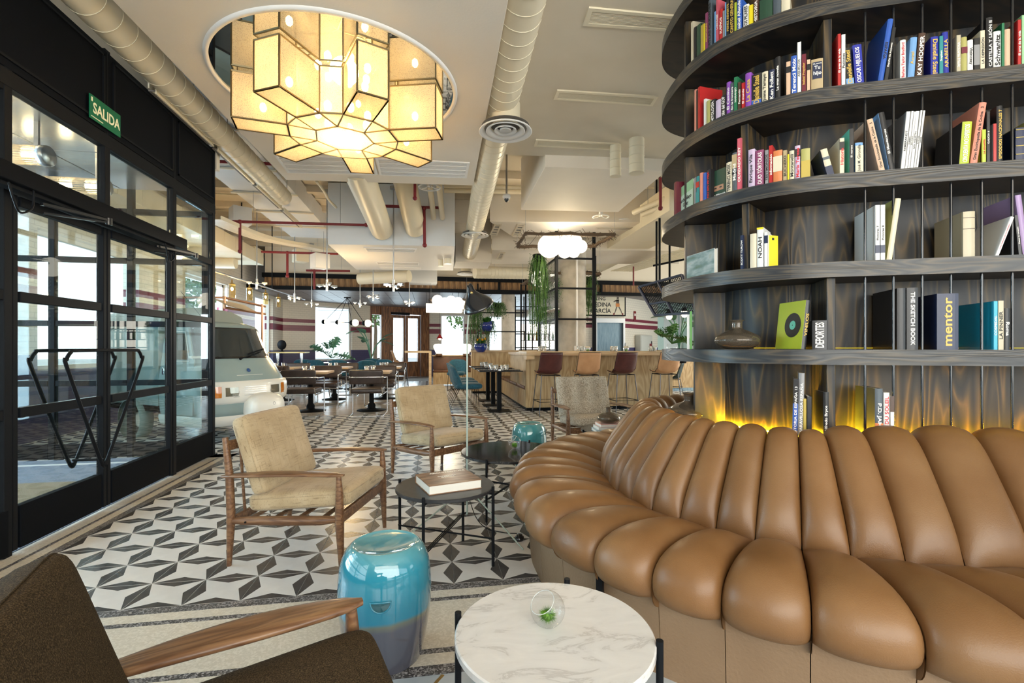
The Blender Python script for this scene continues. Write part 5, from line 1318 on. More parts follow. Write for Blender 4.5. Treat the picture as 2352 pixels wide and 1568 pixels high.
for z in (1.62, 2.12, 2.62):
    for a, b in ((r0, r1), (r1, r2), (r0, r3)): MB().beam(a+up*z, b+up*z, .03, .03).build('rail', black, rk)
MB().beam(r0+up*1.62, r1+up*1.62, .3, .015).build('shelf', black, rk)
t = thing('wire_rack', 'black grid frame in front of the bright far window behind the bar', 'shelf frame', (0, 0, 0))
a, b = W(.1, 14.2), W(1.1, 14.2)
for k in range(5): c = a.lerp(b, k/4); MB().box((c.x, c.y, 1.35), (.03, .03, 2.7)).build('post', black, t)
for z in (1.2, 1.6, 2.0, 2.4): MB().beam(a+up*z, b+up*z, .03, .03).build('rail', black, t)
lit = emit('backbar_light', (1, .93, .8), 2.2)
t = thing('back_bar', 'bright lit back bar shelf with bottles behind the steel cage', 'shelf', W(.95, 14.6, 1.15)); MB().box2((-.7, 0, 0), (.5, .05, .75)).build('lit_panel', lit, t); MB().box2((-.75, -.22, -1.15), (.55, .05, 0)).build('cabinet', black, t); MB().box2((-.7, -.2, .25), (.5, 0, .27)).build('shelf', black, t)
for k in range(8): o = MB().lathe([(0, 0), (.035, 0), (.035, .16), (.012, .20), (.012, .26), (0, .26)], 12).build('bottle', [pm('amber_bottle', (.35, .16, .02), .2), green, redpipe][k % 3], loc=W(.38+.12*k, 14.44, 1.421)); tag(o, '%s bottle on the lit back bar shelf, %s' % (['amber', 'green', 'red'][k % 3], ['at the cage end', 'second from the cage end', 'third from the cage end', 'left of the middle', 'right of the middle', 'third from the lift end', 'second from the lift end', 'at the lift end'][k]), 'bottle', 'bottles on the back bar')
# --- hanging plants and pots
def strands(mb, c, n, L, spread, rs, w=.006):
    for k in range(n):
        a = rs.uniform(0, 2*PI); r = spread*math.sqrt(rs.random()); p = Vector(c)+Vector((r*math.cos(a)*.5, r*math.sin(a)*.5, 0)); ll = L*rs.uniform(.25, 1)**1.3; q = []
        nseg = 6
        for i in range(nseg+1):
            u = i/nseg; q.append(p+Vector((math.cos(a)*r*(min(1, u*3)**.5)+.02*math.sin(u*7+k), math.sin(a)*r*(min(1, u*3)**.5)+.02*math.cos(u*5+k), .08*math.sin(min(1, u*3)*PI)-ll*u)))
        sd = Vector((math.cos(a+1.5), math.sin(a+1.5), 0))*w
        for i in range(nseg): mb.add([q[i]-sd, q[i]+sd, q[i+1]+sd*.8, q[i+1]-sd*.8], [(0, 1, 2, 3)])
        for i in range(1, nseg*3):
            v = i/(nseg*3)*nseg; j = min(nseg-1, int(v)); c_ = q[j].lerp(q[j+1], v-j); d = Vector((rs.uniform(-1, 1), rs.uniform(-1, 1), rs.uniform(-.8, .2))).normalized()*.035
            mb.add([c_, c_+d*.6+Vector((0, 0, w)), c_+d, c_+d*.6-Vector((0, 0, w))], [(0, 1, 2, 3)])
def hang(label, px, y0_, y1_, D_, spread, n, m=green2, pot=None, seed=1):
    c = P(px, y0_, D_); L = (y1_-y0_)*D_/FPX; t = thing('hanging_plant', label, 'plant', c, 0, 'trailing plants'); mb = MB(); strands(mb, (0, 0, 0), n, L, spread, random.Random(seed))
    o = mb.build('foliage', m, t); o['kind'] = 'stuff'
    MB().lathe([(0, -.12), (.08, -.12), (.13, 0), (.12, .03), (0, .02)], 18).build('pot', pot or black, t)
    return t
hang('long trailing plant hanging from the vine frame to the cage side', 1238, 588, 800, 9.6, .17, 110, green2, seed=2)
hang('trailing plant on the far side of the cage beside the concrete column', 1352, 640, 740, 10.6, .15, 90, green2, seed=3)
hang('trailing plant spilling inside the cage above the wire mesh', 1262, 640, 700, 10.3, .2, 70, green, seed=4)
hang('round bushy plant inside the cage behind the mesh', 1258, 712, 745, 10.4, .2, 90, green, seed=14)
cob = pm('cobalt_glaze', (.01, .03, .22), .1, coat=1)
hang('long pale trailing plant on the rack beside the floor lamp shade', 1093, 706, 803, 12.4, .15, 80, green2, seed=5)
hang('trailing plant in a cobalt pot on the middle of the rack', 1124, 740, 802, 12.5, .14, 50, green2, cob, 6)
hang('bushy plant hanging high on the rack in front of the concrete column', 1142, 700, 735, 12.5, .2, 90, green2, seed=7)
for k, (px, y, s) in enumerate(((1118, 752, .18), (1104, 800, .17))):
    t = thing('flower_pot', ['cobalt blue glazed pot on the rack shelf', 'cobalt blue pot with orange flowers on the partition ledge'][k], 'pot', P(px, y, 12.45), 0, 'cobalt pots'); MB().lathe([(0, -.1), (.10, -.1), (s, .02), (s*.95, .12), (s*.85, .13), (0, .1)], 24).build('pot', cob, t)
    mb = MB(); rs = random.Random(k)
    for q in range(40): a = rs.uniform(0, 6.28); d = Vector((math.cos(a)*.16, math.sin(a)*.16, rs.uniform(.05, .2))); s_ = Vector((-d.y, d.x, 0))*.25; mb.add([(0, 0, .1), d*.6+s_+up*.1, d+up*.1, d*.6-s_+up*.1], [(0, 1, 2, 3)])
    mb.build('foliage', green, t)['kind'] = 'stuff'
    if k:
        for q in range(4): MB().sphere((-.1+.07*q, -.1, .22+.03*(q % 2)), .03, 8, 6).build('flower', emit('orange_flower%d' % q, (1, .4, 0), .2), t)
def leaf_blade(mb, base, tip, width, m=0, fold=.15, split=0, roll=0):
    base, tip = Vector(base), Vector(tip); d = tip-base; sd = d.cross(up).normalized() if abs(d.normalized().z) < .97 else Vector((1, 0, 0)); sd = Matrix.Rotation(roll, 3, d) @ sd; nn = sd.cross(d).normalized(); N = 8; C = []; A = []; B = []
    for i in range(N+1):
        u = i/N; w = width*math.sin(PI*min(1, u*.93+.05))**.7; c = base+d*u-Vector((0, 0, .18*d.length*u*u)); C.append(c); A.append(c+sd*w+nn*fold*w); B.append(c-sd*w+nn*fold*w)
    for i in range(N):
        if split and i % 2: 
            A2, A3 = C[i]+(A[i]-C[i])*.35, C[i+1]+(A[i+1]-C[i+1])*.35; B2, B3 = C[i]+(B[i]-C[i])*.35, C[i+1]+(B[i+1]-C[i+1])*.35
        else: A2, A3, B2, B3 = A[i], A[i+1], B[i], B[i+1]
        mb.add([C[i], C[i+1], A3, A2], [(0, 1, 2, 3)], m, True); mb.add([C[i], B2, B3, C[i+1]], [(0, 1, 2, 3)], m, True)
def banana(label, c, h, n, seed, m=greenB, wd=.13):
    t = thing('banana_plant', label, 'plant', c, 0, 'large leaved plants'); rs = random.Random(seed)
    for k in range(n):
        a = 2*PI*k/n+rs.uniform(-.4, .4); hh = h*rs.uniform(.55, 1); lean = rs.uniform(.15, .4)*h; p1 = Vector((math.cos(a)*lean*.4, math.sin(a)*lean*.4, hh*.55)); p2 = Vector((math.cos(a)*lean, math.sin(a)*lean, hh*.85))
        MB().tube(crom([(0, 0, 0), p1, p2], 4), .015, 6).build('stem', m, t)
        mb = MB(); leaf_blade(mb, p2, p2+Vector((math.cos(a), math.sin(a), rs.uniform(-.3, .7))).normalized()*h*.38, wd); mb.build('leaf', m, t)
    MB().lathe([(0, -.3), (.14, -.3), (.18, 0), (0, 0)], 18).build('pot', black, t)
    return t
banana('tall banana plant in front of the far window beside the timber doors', P(852, 828, 15.2), 1.2, 7, 4)
banana('tall banana plant behind the bar beside the bookcase', P(1560, 800, 9.9), 1.0, 6, 8, greenB, .11)
def monstera(label, c, r, n, seed, m=green):
    t = thing('monstera_plant', label, 'plant', c, 0, 'split leaved plants'); rs = random.Random(seed)
    for k in range(n):
        a = 2*PI*k*.382; e = .15+1.25*((k*.618) % 1); d = Vector((math.cos(a)*math.cos(e), math.sin(a)*math.cos(e), math.sin(e))); b = d*r*.55
        mb = MB(); mb.tube([(0, 0, 0), b], .006, 5); leaf_blade(mb, b, b+(d+Vector((0, 0, -.3))).normalized()*r*.65, r*.24, split=1, roll=rs.uniform(-.9, .9)); mb.build('leaf', m, t)
    MB().lathe([(0, -.16), (.07, -.16), (.10, -.08), (.08, 0), (0, 0)], 18).build('vase', glass2, t)
    return t
monstera('split leaved plant in front of the far left window', P(760, 822, 14.3), .62, 22, 5, greenB)
monstera('big split leaved plant in a glass vase on the bar end beside the bookcase', P(1543, 789, 9.25), .38, 34, 9)
# glasses and bowls on the bar
for k, px in enumerate((1330, 1338, 1406, 1414, 1495, 1503, 1240, 1250)):
    wh = ['under the column, first', 'under the column, second', 'in front of the lift doors, first', 'in front of the lift doors, second', 'beside the green plant, first', 'beside the green plant, second', 'at the bench end, first', 'at the bench end, second'][k]
    tumbler('clear tumbler on the bar '+wh+' of the pair', G(px, 805.5, 1.13) if False else W((px-1176)/FPX*9.2, 9.2, 1.13), 'tumblers on the bar', 1.1)
for k, px in enumerate((1350, 1438)):
    t = thing('glass_bowl', ['small glass bowl on the bar under the concrete column', 'small glass bowl on the bar in front of the lift'][k], 'bowl', W((px-1176)/FPX*9.15, 9.15, 1.13), 0, 'small bowls on the bar')
    MB().lathe([(.055*math.sin(PI*i/16*.8), .055-.055*math.cos(PI*i/16*.8)) for i in range(17)], 20).build('bowl', MATS['tumbler_glass'], t); MB().sphere((0, 0, .025), .022, 10, 8).build('moss', moss, t)
# --- hanging branch frames with globes
def branch_frame(label, cs, globes_, seed, r=.03):
    c0 = sum(cs, Vector())/len(cs); t = thing('branch_frame', label, 'pendant lamp', c0, 0, 'twig wrapped hanging frames'); rs = random.Random(seed)
    L = [c-c0 for c in cs]
    for a, b in zip(L, L[1:]+L[:1]):
        n = 10; pts = [a.lerp(b, i/n)+Vector([rs.uniform(-.012, .012) for _ in range(3)]) for i in range(n+1)]
        MB().tube(pts, [r*rs.uniform(.8, 1.25) for _ in pts], 7).build('bundle', bark, t)
        mb = MB()
        for q in range(26):
            c = a.lerp(b, rs.random()); d = Vector([rs.uniform(-1, 1) for _ in range(3)]).normalized()*rs.uniform(.05, .13); mb.tube([c-d, c+d*.2+Vector((0, 0, .02)), c+d], .004, 4)
        mb.build('twigs', bark, t)['kind'] = 'stuff'
    mb = MB()
    for q in range(8): u = q/7; mb.tube([L[0].lerp(L[1], u), L[3].lerp(L[2], u)], .004, 4)
    mb.build('wire_net', black, t)['kind'] = 'stuff'
    for c in L: MB().tube([c, c+Vector((0, 0, 4.05-(c0.z+c.z)))], .003, 4).build('hanging_wire', steel, t)
    for (px, py, D_, rp) in globes_: MB().sphere(P(px, py, D_)-c0, rp*D_/FPX, 20, 14).build('globe', globe, t)
    return t
zz = 3.17
branch_frame('twig wrapped frame with a cluster of white globes in front of the concrete column', [G(1207, 536, zz), G(1412, 538, zz), G(1362, 566, zz), G(1188, 566, zz)], [(1262, 565, 8.8, 27), (1284, 560, 9.2, 19), (1316, 557, 8.9, 22), (1297, 577, 8.9, 16), (1334, 566, 8.8, 15), (1318, 578, 8.7, 14), (1300, 560, 9.1, 20)], 1)
zz = 2.8
branch_frame('second twig wrapped frame with globes behind the steel cage', [G(1250, 626, zz), G(1378, 628, zz), G(1345, 650, zz), G(1200, 652, zz)], [(1238, 640, 10.9, 19), (1262, 652, 10.7, 17), (1277, 640, 11.2, 17)], 2)
zz = 2.55
branch_frame('far twig wrapped frame with glowing globes above the booth', [G(990, 687, zz), G(1072, 688, zz), G(1066, 700, zz), G(988, 700, zz)], [(1005, 690, 13.2, 13), (1022, 695, 13, 12), (1036, 692, 13.3, 13), (1052, 694, 13.1, 12), (1062, 700, 13.2, 10)], 3, .02)
t = thing('light_box', 'glowing white rectangular pendant box above the booth', 'pendant lamp', P(1020, 708, 13.6)); MB().box((0, 0, 0), (1.0, .5, .22), rz=0).build('diffuser', globe, t); 
for s in (-.4, .4): MB().tube([(s, 0, .1), (s, 0, 2.86-t.location.z)], .006, 5).build('rod', black, t)
lamp('bar_globe_light', 'POINT', P(1300, 580, 8.7), 60, (1, .80, .50), .2)
lamp('booth_light', 'POINT', P(1030, 730, 13.2), 40, (1, .85, .6), .2)
# --- chrome branch pendants over the dining tables
def chrome_pendant(label, px, py, D_, s=1, rot=0):
    c = P(px, py, D_); t = thing('chrome_pendant', label, 'pendant lamp', c, rot, 'chrome rod pendants over the tables')
    MB().tube([(0, 0, -.05), (0, 0, 4.0-c.z)], .011, 8).build('rod', steel, t); MB().cyl((0, 0, 0), .022, -.1*s, .10*s, 12).build('body', chrome, t)
    MB().cyl((0, 0, 0), .06, 3.95-c.z, 4.0-c.z, 14).build('canopy', steel, t)
    for k in range(4):
        a = k*PI/2+.5; d = Vector((math.cos(a), math.sin(a), 0)); e = d*.13*s+Vector((0, 0, .03*(k % 2)-.01))
        MB().tube([(0, 0, 0), e], .008, 6).build('arm', chrome, t)
        h = MB().box(e, (.09*s, .05*s, .035*s), rz=a).build('head', chrome, t); MB().sphere(e+Vector((0, 0, -.02)), .015*s, 8, 6).build('bulb', bulbP, h)
    return t
for k, (px, py, D_, wh) in enumerate(((751, 655, 8.6, 'nearest, left of the floor lamp over the first dining table'), (904, 656, 8.4, 'in front of the timber doors, nearest the aisle'), (590, 652, 9.2, 'over the van cab'), (677, 684, 11.0, 'over the tables near the brick corner'), (716, 697, 13.0, 'farthest over the brick corner tables'), (857, 681, 11.2, 'over the second row, middle'), (827, 697, 12.8, 'small far one in front of the globe chandelier'), (940, 695, 12.8, 'small far one in front of the timber doors'))):
    chrome_pendant('chrome multi-arm rod pendant lamp '+wh, px, py, D_, 1.0, .7*k)
t = thing('globe_chandelier', 'black spider chandelier with four opal globes before the far left window', 'pendant lamp', P(798, 684, 14)); c0 = t.location
gl_ = [P(752, 739, 14.3)-c0, P(783, 740, 14.6)-c0, P(816, 741, 14.0)-c0, P(845, 742, 13.8)-c0]
MB().cyl((0, 0, 0), .10, -.01, .02, 16).build('canopy', black, t)
for g in gl_: MB().tube([(0, 0, 0), g+Vector((-.1, 0, .0))], .008, 6).build('arm', black, t); MB().sphere(g, .10, 16, 12).build('globe', emit('chandelier_globe' if 'chandelier_globe' not in MATS else 'chandelier_globe_', (1, .9, .7), 2.5), t); MB().sphere(g+Vector((-.1, 0, 0)), .07, 12, 8).build('socket', black, t)
MB().tube([gl_[0], gl_[-1]], .01, 6).build('cross_bar', black, t)
# cylinder glass pendants on a steel bar along the brick wall
amb = thin_glass('amber_glass', (.95, .80, .50), 1.45)
t = thing('pendant_bar', 'long dark steel bar carrying the glass cylinder pendants beside the brick wall', 'rail', (0, 0, 0)); MB().tube([P(484, 620, 7.9), P(700, 688, 13.5)], .018, 8).build('bar', steel, t)
for q in (555, 625): 
    a = P(q, 645 if q == 555 else 664, 9.5 if q == 555 else 11.3); MB().tube([a, Vector((a.x, a.y, 4.05))], .012, 6).build('hanger', black, t)
for k, (px, py, D_) in enumerate(((486, 640, 7.6), (533, 667, 8.7), (573, 675, 9.7), (610, 685, 10.8), (639, 693, 12.0), (412, 633, 6.4), (330, 590, 5.3))):
    if k > 4: continue
    t = thing('cylinder_pendant', 'glass cylinder pendant with glowing filament, %s from the door wall' % ['first', 'second', 'third', 'fourth', 'fifth'][k], 'pendant lamp', P(px, py, D_), 0, 'glass cylinder pendants along the wall')
    MB().lathe([(.055, -.13), (.055, .10)], 20).build('glass_cylinder', amb, t); MB().lathe([(0, .10), (.057, .10), (.05, .12), (.015, .14), (.01, .2), (0, .2)], 16).build('cap', brass, t); MB().sphere((0, 0, .03), .022, 10, 8, sz=1.5).build('bulb', bulbS, t)
lamp('pendant_row_light', 'POINT', P(560, 690, 9.2), 25, WARM, .1)
lamp('dining_light', 'POINT', P(800, 700, 9.5), 30, WARM, .2)
# --- lift wall furnishings
lw = 15.0
def onlift(x0, x1, z0, z1, m, nm, par, y=lw-.02, th=.04, bev=0): return MB().box2((x0, y-th, z0), (x1, y, z1)).build(nm, m, par, bevel=bev)
sgm = pm('cream_sign_tile', (.72, .66, .52), .3)
t = thing('boxing_sign', 'framed cream tile sign reading BOXING MEDINA GARCIA with a boxer above the lift', 'sign', (4.75, 14.9, 2.22))
MB().box2((0, 0, 0), (1.5, .05, .72)).build('frame', black, t)
for i in range(8):
    for j in range(4): MB().box2((.04+.1775*i+.001, -.008, .04+.16*j+.001), (.04+.1775*(i+1)-.001, 0, .04+.16*(j+1)-.001)).build('tile', sgm, t)
def bt(s, size, x, z, bold=True): return place_text(t, s, size, inkd, (x, -.010, z), (PI/2, 0, 0), bold=bold)
bt('BOXING', .15, .52, .55); bt('F. MEDINA', .19, .55, .36); bt('F. GARC\u00cdA', .19, .55, .16)
mb = MB(); X = 1.22   # boxer figure painted on the sign
for a, b, w in (((X, .55), (X+.01, .62), .07), ((X, .40), (X, .54), .10), ((X-.03, .50), (X-.14, .46), .03), ((X+.03, .50), (X-.10, .50), .03), ((X-.03, .30), (X-.07, .18), .04), ((X-.07, .18), (X-.12, .05), .03), ((X+.04, .30), (X+.10, .2), .04), ((X+.10, .2), (X+.16, .05), .03)):
    mb.beam((a[0], -.0095, a[1]), (b[0], -.0095, b[1]), .0015, w, up=(0, 0, 1)) if False else mb.beam((a[0], -.0095, a[1]), (b[0], -.0095, b[1]), w, .0015, up=(0, 1, 0))
mb.build('painted_boxer', pm('figure_ink', (.12, .10, .08), .5), t)
MB().beam((X, -.0105, .30), (X, -.0105, .41), .13, .0015, up=(0, 1, 0)).build('painted_shorts', pm('figure_orange', (.60, .22, .05), .5), t)
for xx in (X-.13, X+.17): MB().beam((xx, -.0105, .03), (xx, -.0105, .10), .045, .0015, up=(0, 1, 0)).build('painted_boot', redpipe, t)
t = thing('lift_doors', 'blue grey steel lift doors in a dark frame under the boxing sign', 'door', (5.18, 14.78, 0))
lm = noise_mat('blue_steel', [(.3, (.13, .20, .26)), (.7, (.20, .28, .34))], (6, 6, 1), 4, rough=.35, metal=.5)
MB().box2((.06, .1, 0), (.48, .14, 2.0)).build('door_leaf', lm, t); MB().box2((.49, .12, 0), (.93, .16, 2.0)).build('door_leaf', lm, t); MB().box2((0, 0, 2.0), (1, .2, 2.14)).box2((0, 0, 0), (.06, .2, 2.0)).box2((.94, 0, 0), (1, .2, 2.0)).build('frame', steel, t)
MB().box2((1.0, -.03, 1.0), (1.03, 0, 1.35)).build('call_panel', white2, t)
t = thing('warning_sign', 'small white and red notice on the brick beside the lift', 'sign', (6.2, 14.98, 1.45)); MB().box2((-.1, -.01, -.15), (.06, 0, .18)).build('plate', white2, t); MB().tube([(-.02+.055*math.cos(q*.3), -.013, .06+.055*math.sin(q*.3)) for q in range(21)], .006, 5, closed=True).build('ring', redpipe, t); MB().box2((-.08, -.013, -.12), (.04, -.01, -.06)).build('caption_bar', redpipe, t)
A = Vector((6.25, 15.0, 0)); B = Vector((8.2, 16.6, 0)); u = (B-A).normalized(); nrm = Vector((u.y, -u.x, 0)); an = math.atan2(u.y, u.x)
t = thing('hose_cabinet', 'pale grey fire hose cabinet with red handle on the striped brick', 'cabinet', A+u*1.15+nrm*.02+up*1.2, an)
MB().box2((-.45, -.2, -.30), (.45, 0, .42)).build('body', pm('grey_cabinet', (.50, .50, .46), .4), t, bevel=.01); MB().box2((-.42, -.215, -.27), (.42, -.2, .39)).build('door', MATS['grey_cabinet'], t, bevel=.004); MB().box2((.2, -.235, .0), (.32, -.215, .14)).build('handle', redpipe, t); MB().box2((.33, -.23, -.1), (.37, -.215, .22)).build('hinge', black, t)
t = thing('alarm_sign', 'small red fire sign high on the striped brick beside the lift', 'sign', A+u*.7+nrm*.01+up*2.27, an); MB().box2((-.08, -.01, -.16), (.08, 0, .16)).build('plate', redpipe, t); MB().box2((-.05, -.013, -.0), (.05, -.01, .08)).build('symbol', white2, t)
t = thing('plywood_partition', 'plywood clad counter front between the bar and the bookcase', 'partition', W(4.2, 13.4, 0), 0)
for k in range(4): MB().box2((.5*k-.0+.002, 0, .08), (.5*k+.498, .06, 1.08)).build('panel', plywood, t)
MB().box2((0, -.02, 0), (2, .05, .08)).build('plinth', lm, t); MB().box2((-.03, -.05, 1.08), (2.1, .4, 1.13)).build('ledge', oaktop, t)
# --- tilted mesh frames and bulb pendants near the bookcase
nav = pm('blue_black_tube', (.03, .035, .07), .4)
t = thing('mesh_frame', 'tilted blue black mesh frame hanging beside the bookcase', 'hanging frame', (0, 0, 0))
C4 = [P(1467, 659, 8.0), P(1566, 631, 7.6), P(1600, 718, 7.2), P(1505, 724, 7.6)]
for a, b in zip(C4, C4[1:]+C4[:1]): MB().beam(a, b, .035, .035).build('frame_bar', nav, t)
MB().beam(C4[0].lerp(C4[1], .45), C4[3].lerp(C4[2], .45), .03, .03).build('frame_bar', nav, t); MB().beam(C4[0].lerp(C4[3], .62), C4[1].lerp(C4[2], .62), .03, .03).build('frame_bar', nav, t)
mb = MB(); n = 26
for k in range(1, n): mb.beam(C4[0].lerp(C4[1], k/n), C4[3].lerp(C4[2], k/n), .008, .008); mb.beam(C4[0].lerp(C4[3], k/n), C4[1].lerp(C4[2], k/n), .008, .008)
mb.build('wire_mesh', black, t)['kind'] = 'stuff'
for px, D_ in ((1508, 8.2), (1515, 8.0), (1538, 8.1)): 
    a = P(px, 660, D_); MB().tube([a, Vector((a.x, a.y, 4.05))], .018, 6).build('hanger', black, t)
a, b = P(1500, 610, 8.3), P(1600, 590, 8.0); MB().beam(a, b, .03, .03).build('frame_bar', black, t)
for k, (px, py) in enumerate(((1537, 724), (1572, 719))):
    l = thing('bulb_pendant', ['frosted glass bulb pendant farther from the bookcase', 'frosted glass bulb pendant nearest the bookcase'][k], 'pendant lamp', P(px, py, 8.3), 0, 'frosted bulb pendants'); MB().lathe([(0, -.075), (.03, -.068), (.05, -.04), (.052, .03), (0, .035)], 20).build('shade', emit('frosted_shade%d' % k, (1, .86, .6), 4), l); MB().cyl((0, 0, 0), .04, .035, .10, 14).build('socket', black, l); MB().tube([(0, 0, .1), (0, 0, 4.1-l.location.z)], .004, 5).build('cord', black, l)
# ================================================================ THREE WHEELED VAN
vb = noise_mat('pale_blue_van_paint', [(.3, (.27, .36, .37)), (.7, (.31, .40, .40))], (1, 1, 1), 2, rough=.22); 
vw = pm('van_white_plastic', (.78, .78, .74), .3, coat=.3); vg = pm('van_roof_olive', (.27, .29, .24), .4); vglass = pm('van_glass', (.03, .04, .045), .04, coat=1); rub = pm('tyre_rubber', (.02, .02, .02), .7)
van = thing('three_wheeled_van', 'pale blue vintage three-wheeled van parked behind the glass doors', 'van', place(-3.40, 6.33), heading(.90, -.43)); van.scale = (1, .93, 1)
def ring(f, w, z, rear=-1.0, off=0, n=16, ex=3.2, dep=.16):
    pts = []
    for k in range(n+1):
        u = -1+2*k/n; y = u*(w+off); pts.append(Vector((f+off-dep*abs(u)**ex, y, z)))
    return [Vector((rear, -(w+off), z))]+pts+[Vector((rear, w+off, z))]
cabr = [(-.06, .56, .24), (.0, .60, .30), (.02, .62, .42), (.03, .63, .60), (.02, .63, .76), (-.01, .63, .80), (-.10, .615, .92), (-.18, .60, 1.02), (-.24, .59, 1.08), (-.33, .565, 1.27), (-.41, .54, 1.45), (-.46, .52, 1.50), (-.54, .46, 1.535), (-.66, .36, 1.55)]
rows = [ring(f, w, z) for f, w, z in cabr]
MB().grid(rows).add(rows[-1], [tuple(range(len(rows[-1])))]).add(rows[0], [tuple(range(len(rows[0])))[::-1]]).build('cab_body', vb, van)
MB().grid([[p for p in r] for r in ([Vector((-1.0, -w, z)) for f, w, z in cabr], [Vector((-1.0, w, z)) for f, w, z in cabr])]).build('cab_rear', vb, van)
# windscreen: curved pane following the cab, with black seal
def on(z, y, off):      # point on the cab front at height z, side y
    for (f0, w0, z0_), (f1, w1, z1_) in zip(cabr, cabr[1:]):
        if z0_ <= z <= z1_: t_ = (z-z0_)/(z1_-z0_); f, w = f0+(f1-f0)*t_, w0+(w1-w0)*t_; break
    u = y/w; return Vector((f+off-.16*abs(u)**3.2, y, z+off*.4))
def patch(nm, z0_, z1_, y0f, y1f, off, m, par=van, nz=6, ny=14):
    rows = []
    for i in range(nz+1):
        z = z0_+(z1_-z0_)*i/nz; q = i/nz
        rows.append([on(z, (y0f[0]+(y0f[1]-y0f[0])*q)+((y1f[0]+(y1f[1]-y1f[0])*q)-(y0f[0]+(y0f[1]-y0f[0])*q))*j/ny, off) for j in range(ny+1)])
    return MB().grid(rows).build(nm, m, par)
patch('windscreen_seal', 1.055, 1.465, (-.56, -.50), (.56, .50), .006, blackgloss)
patch('windscreen', 1.075, 1.445, (-.535, -.48), (.535, .48), .011, vglass)
# white light panel
rows = [ring(f, w, z, -.35, .018) for f, w, z in ((.0, .62, .49), (.035, .635, .52), (.045, .64, .60), (.04, .64, .72), (.015, .64, .765), (.0, .62, .775))]
MB().grid([r[1:-1] for r in rows]).build('light_panel', vw, van)
for s in (1, -1):
    h = patch('headlamp_recess', .56, .70, (s*.33-.095, s*.33-.095), (s*.33+.095, s*.33+.095), .034, pm('recess_grey%d' % s, (.5, .5, .47), .4)); patch('headlamp', .575, .685, (s*.33-.08, s*.33-.08), (s*.33+.08, s*.33+.08), .040, pm('lamp_lens%d' % s, (.30, .28, .22), .05, metal=.6, coat=1))
    patch('indicator_lamp', .56, .70, (s*.50-.045, s*.50-.05), (s*.50+.045, s*.50+.045), .045, pm('orange_lens%d' % s, (.62, .20, .02), .1, coat=1))
for k in range(5): patch('grille_slot', .575+.026*k, .583+.026*k, (-.17, -.16), (.17, .17), .036, steel, nz=1)
patch('hood_crease', .84, .845, (-.2, -.2), (.2, .2), .004, MATS['van_white_plastic'], nz=1)
b = on(.90, 0, .012); MB().lathe([(0, 0), (.028, 0), (.026, .006), (0, .008)], 18, b, M=Matrix.Rotation(math.radians(58), 3, 'Y')).build('badge', pm('badge_blue', (.02, .08, .25), .3), van)
a, b = on(1.04, -.05, .03), on(1.13, .34, .03); MB().beam(a, b, .012, .012).beam(on(1.10, .1, .03), on(1.17, .44, .03), .006, .02).build('wiper', black, van); MB().sphere(a, .018).build('wiper_pivot', black, van)
MB().tube([on(1.495, -.3, .0), on(1.495, -.3, 0)+Vector((-.18, -.25, .42))], .003, 5).build('antenna', black, van)
# mudguard over the front wheel, lower skirt
fg = cushion(.20, .27, .17, .45, .45, 36, 16); o = fg.build('front_mudguard', vw, van); o.location = (.03, .12, .42)
MB().tube([(.226, .16+.018*math.cos(q)*(1+q*.0), .47+.018*math.sin(q)) for q in [k*.4 for k in range(17)]], .005, 5).build('horn_slots', steel, van)
rows = [ring(f, w, z, -1.0, .012) for f, w, z in ((-.10, .54, .20), (-.02, .60, .22), (.02, .625, .30), (.02, .62, .345))]
MB().grid(rows).build('lower_skirt', vw, van)
def wheel(x, y, r=.225, w=.10):
    o = MB().lathe([(.10, -w/2), (r-.03, -w/2), (r, -w/2+.03), (r, w/2-.03), (r-.03, w/2), (.10, w/2)], 32, M=Matrix.Rotation(PI/2, 3, 'X')).build('wheel', rub, van); o.location = (x, y, r)
    MB().lathe([(0, -.03), (.05, -.045), (.11, -.03), (.125, -.05), (.13, .05), (.11, .03), (0, .03)], 24, M=Matrix.Rotation(PI/2, 3, 'X')).build('hub', vw, o)
wheel(-.02, .12, .20); wheel(-1.62, -.50); wheel(-1.62, .50)
# near side door with window, handle
def side(nm, pts, off, m): return MB().add([Vector((x, -(.635+off)+max(0, z-.8)*.155, z)) for x, z in pts]+[Vector((x, -(.625)+max(0, z-.8)*.155, z)) for x, z in pts], [tuple(range(len(pts)))]+[(i, (i+1) % len(pts), len(pts)+(i+1) % len(pts), len(pts)+i) for i in range(len(pts))]).build(nm, m, van)
side('side_door', [(-.28, .36), (-.92, .36), (-.92, 1.44), (-.52, 1.44), (-.30, 1.02)], .008, vb)
side('door_window', [(-.40, 1.05), (-.86, 1.05), (-.86, 1.38), (-.56, 1.38)], .016, vglass); MB().tube([Vector((x, -(.653)+max(0, z-.8)*.155, z)) for x, z in [(-.38, 1.03), (-.88, 1.03), (-.88, 1.40), (-.55, 1.40)]], .008, 6, closed=True).build('window_frame', vw, van)
MB().box((-.84, -.66, .90), (.05, .03, .09)).build('door_handle', chrome, van, bevel=.008); MB().box((-.24, -.62, 1.08), (.06, .16, .03)).build('mirror_arm', vw, van, bevel=.01)
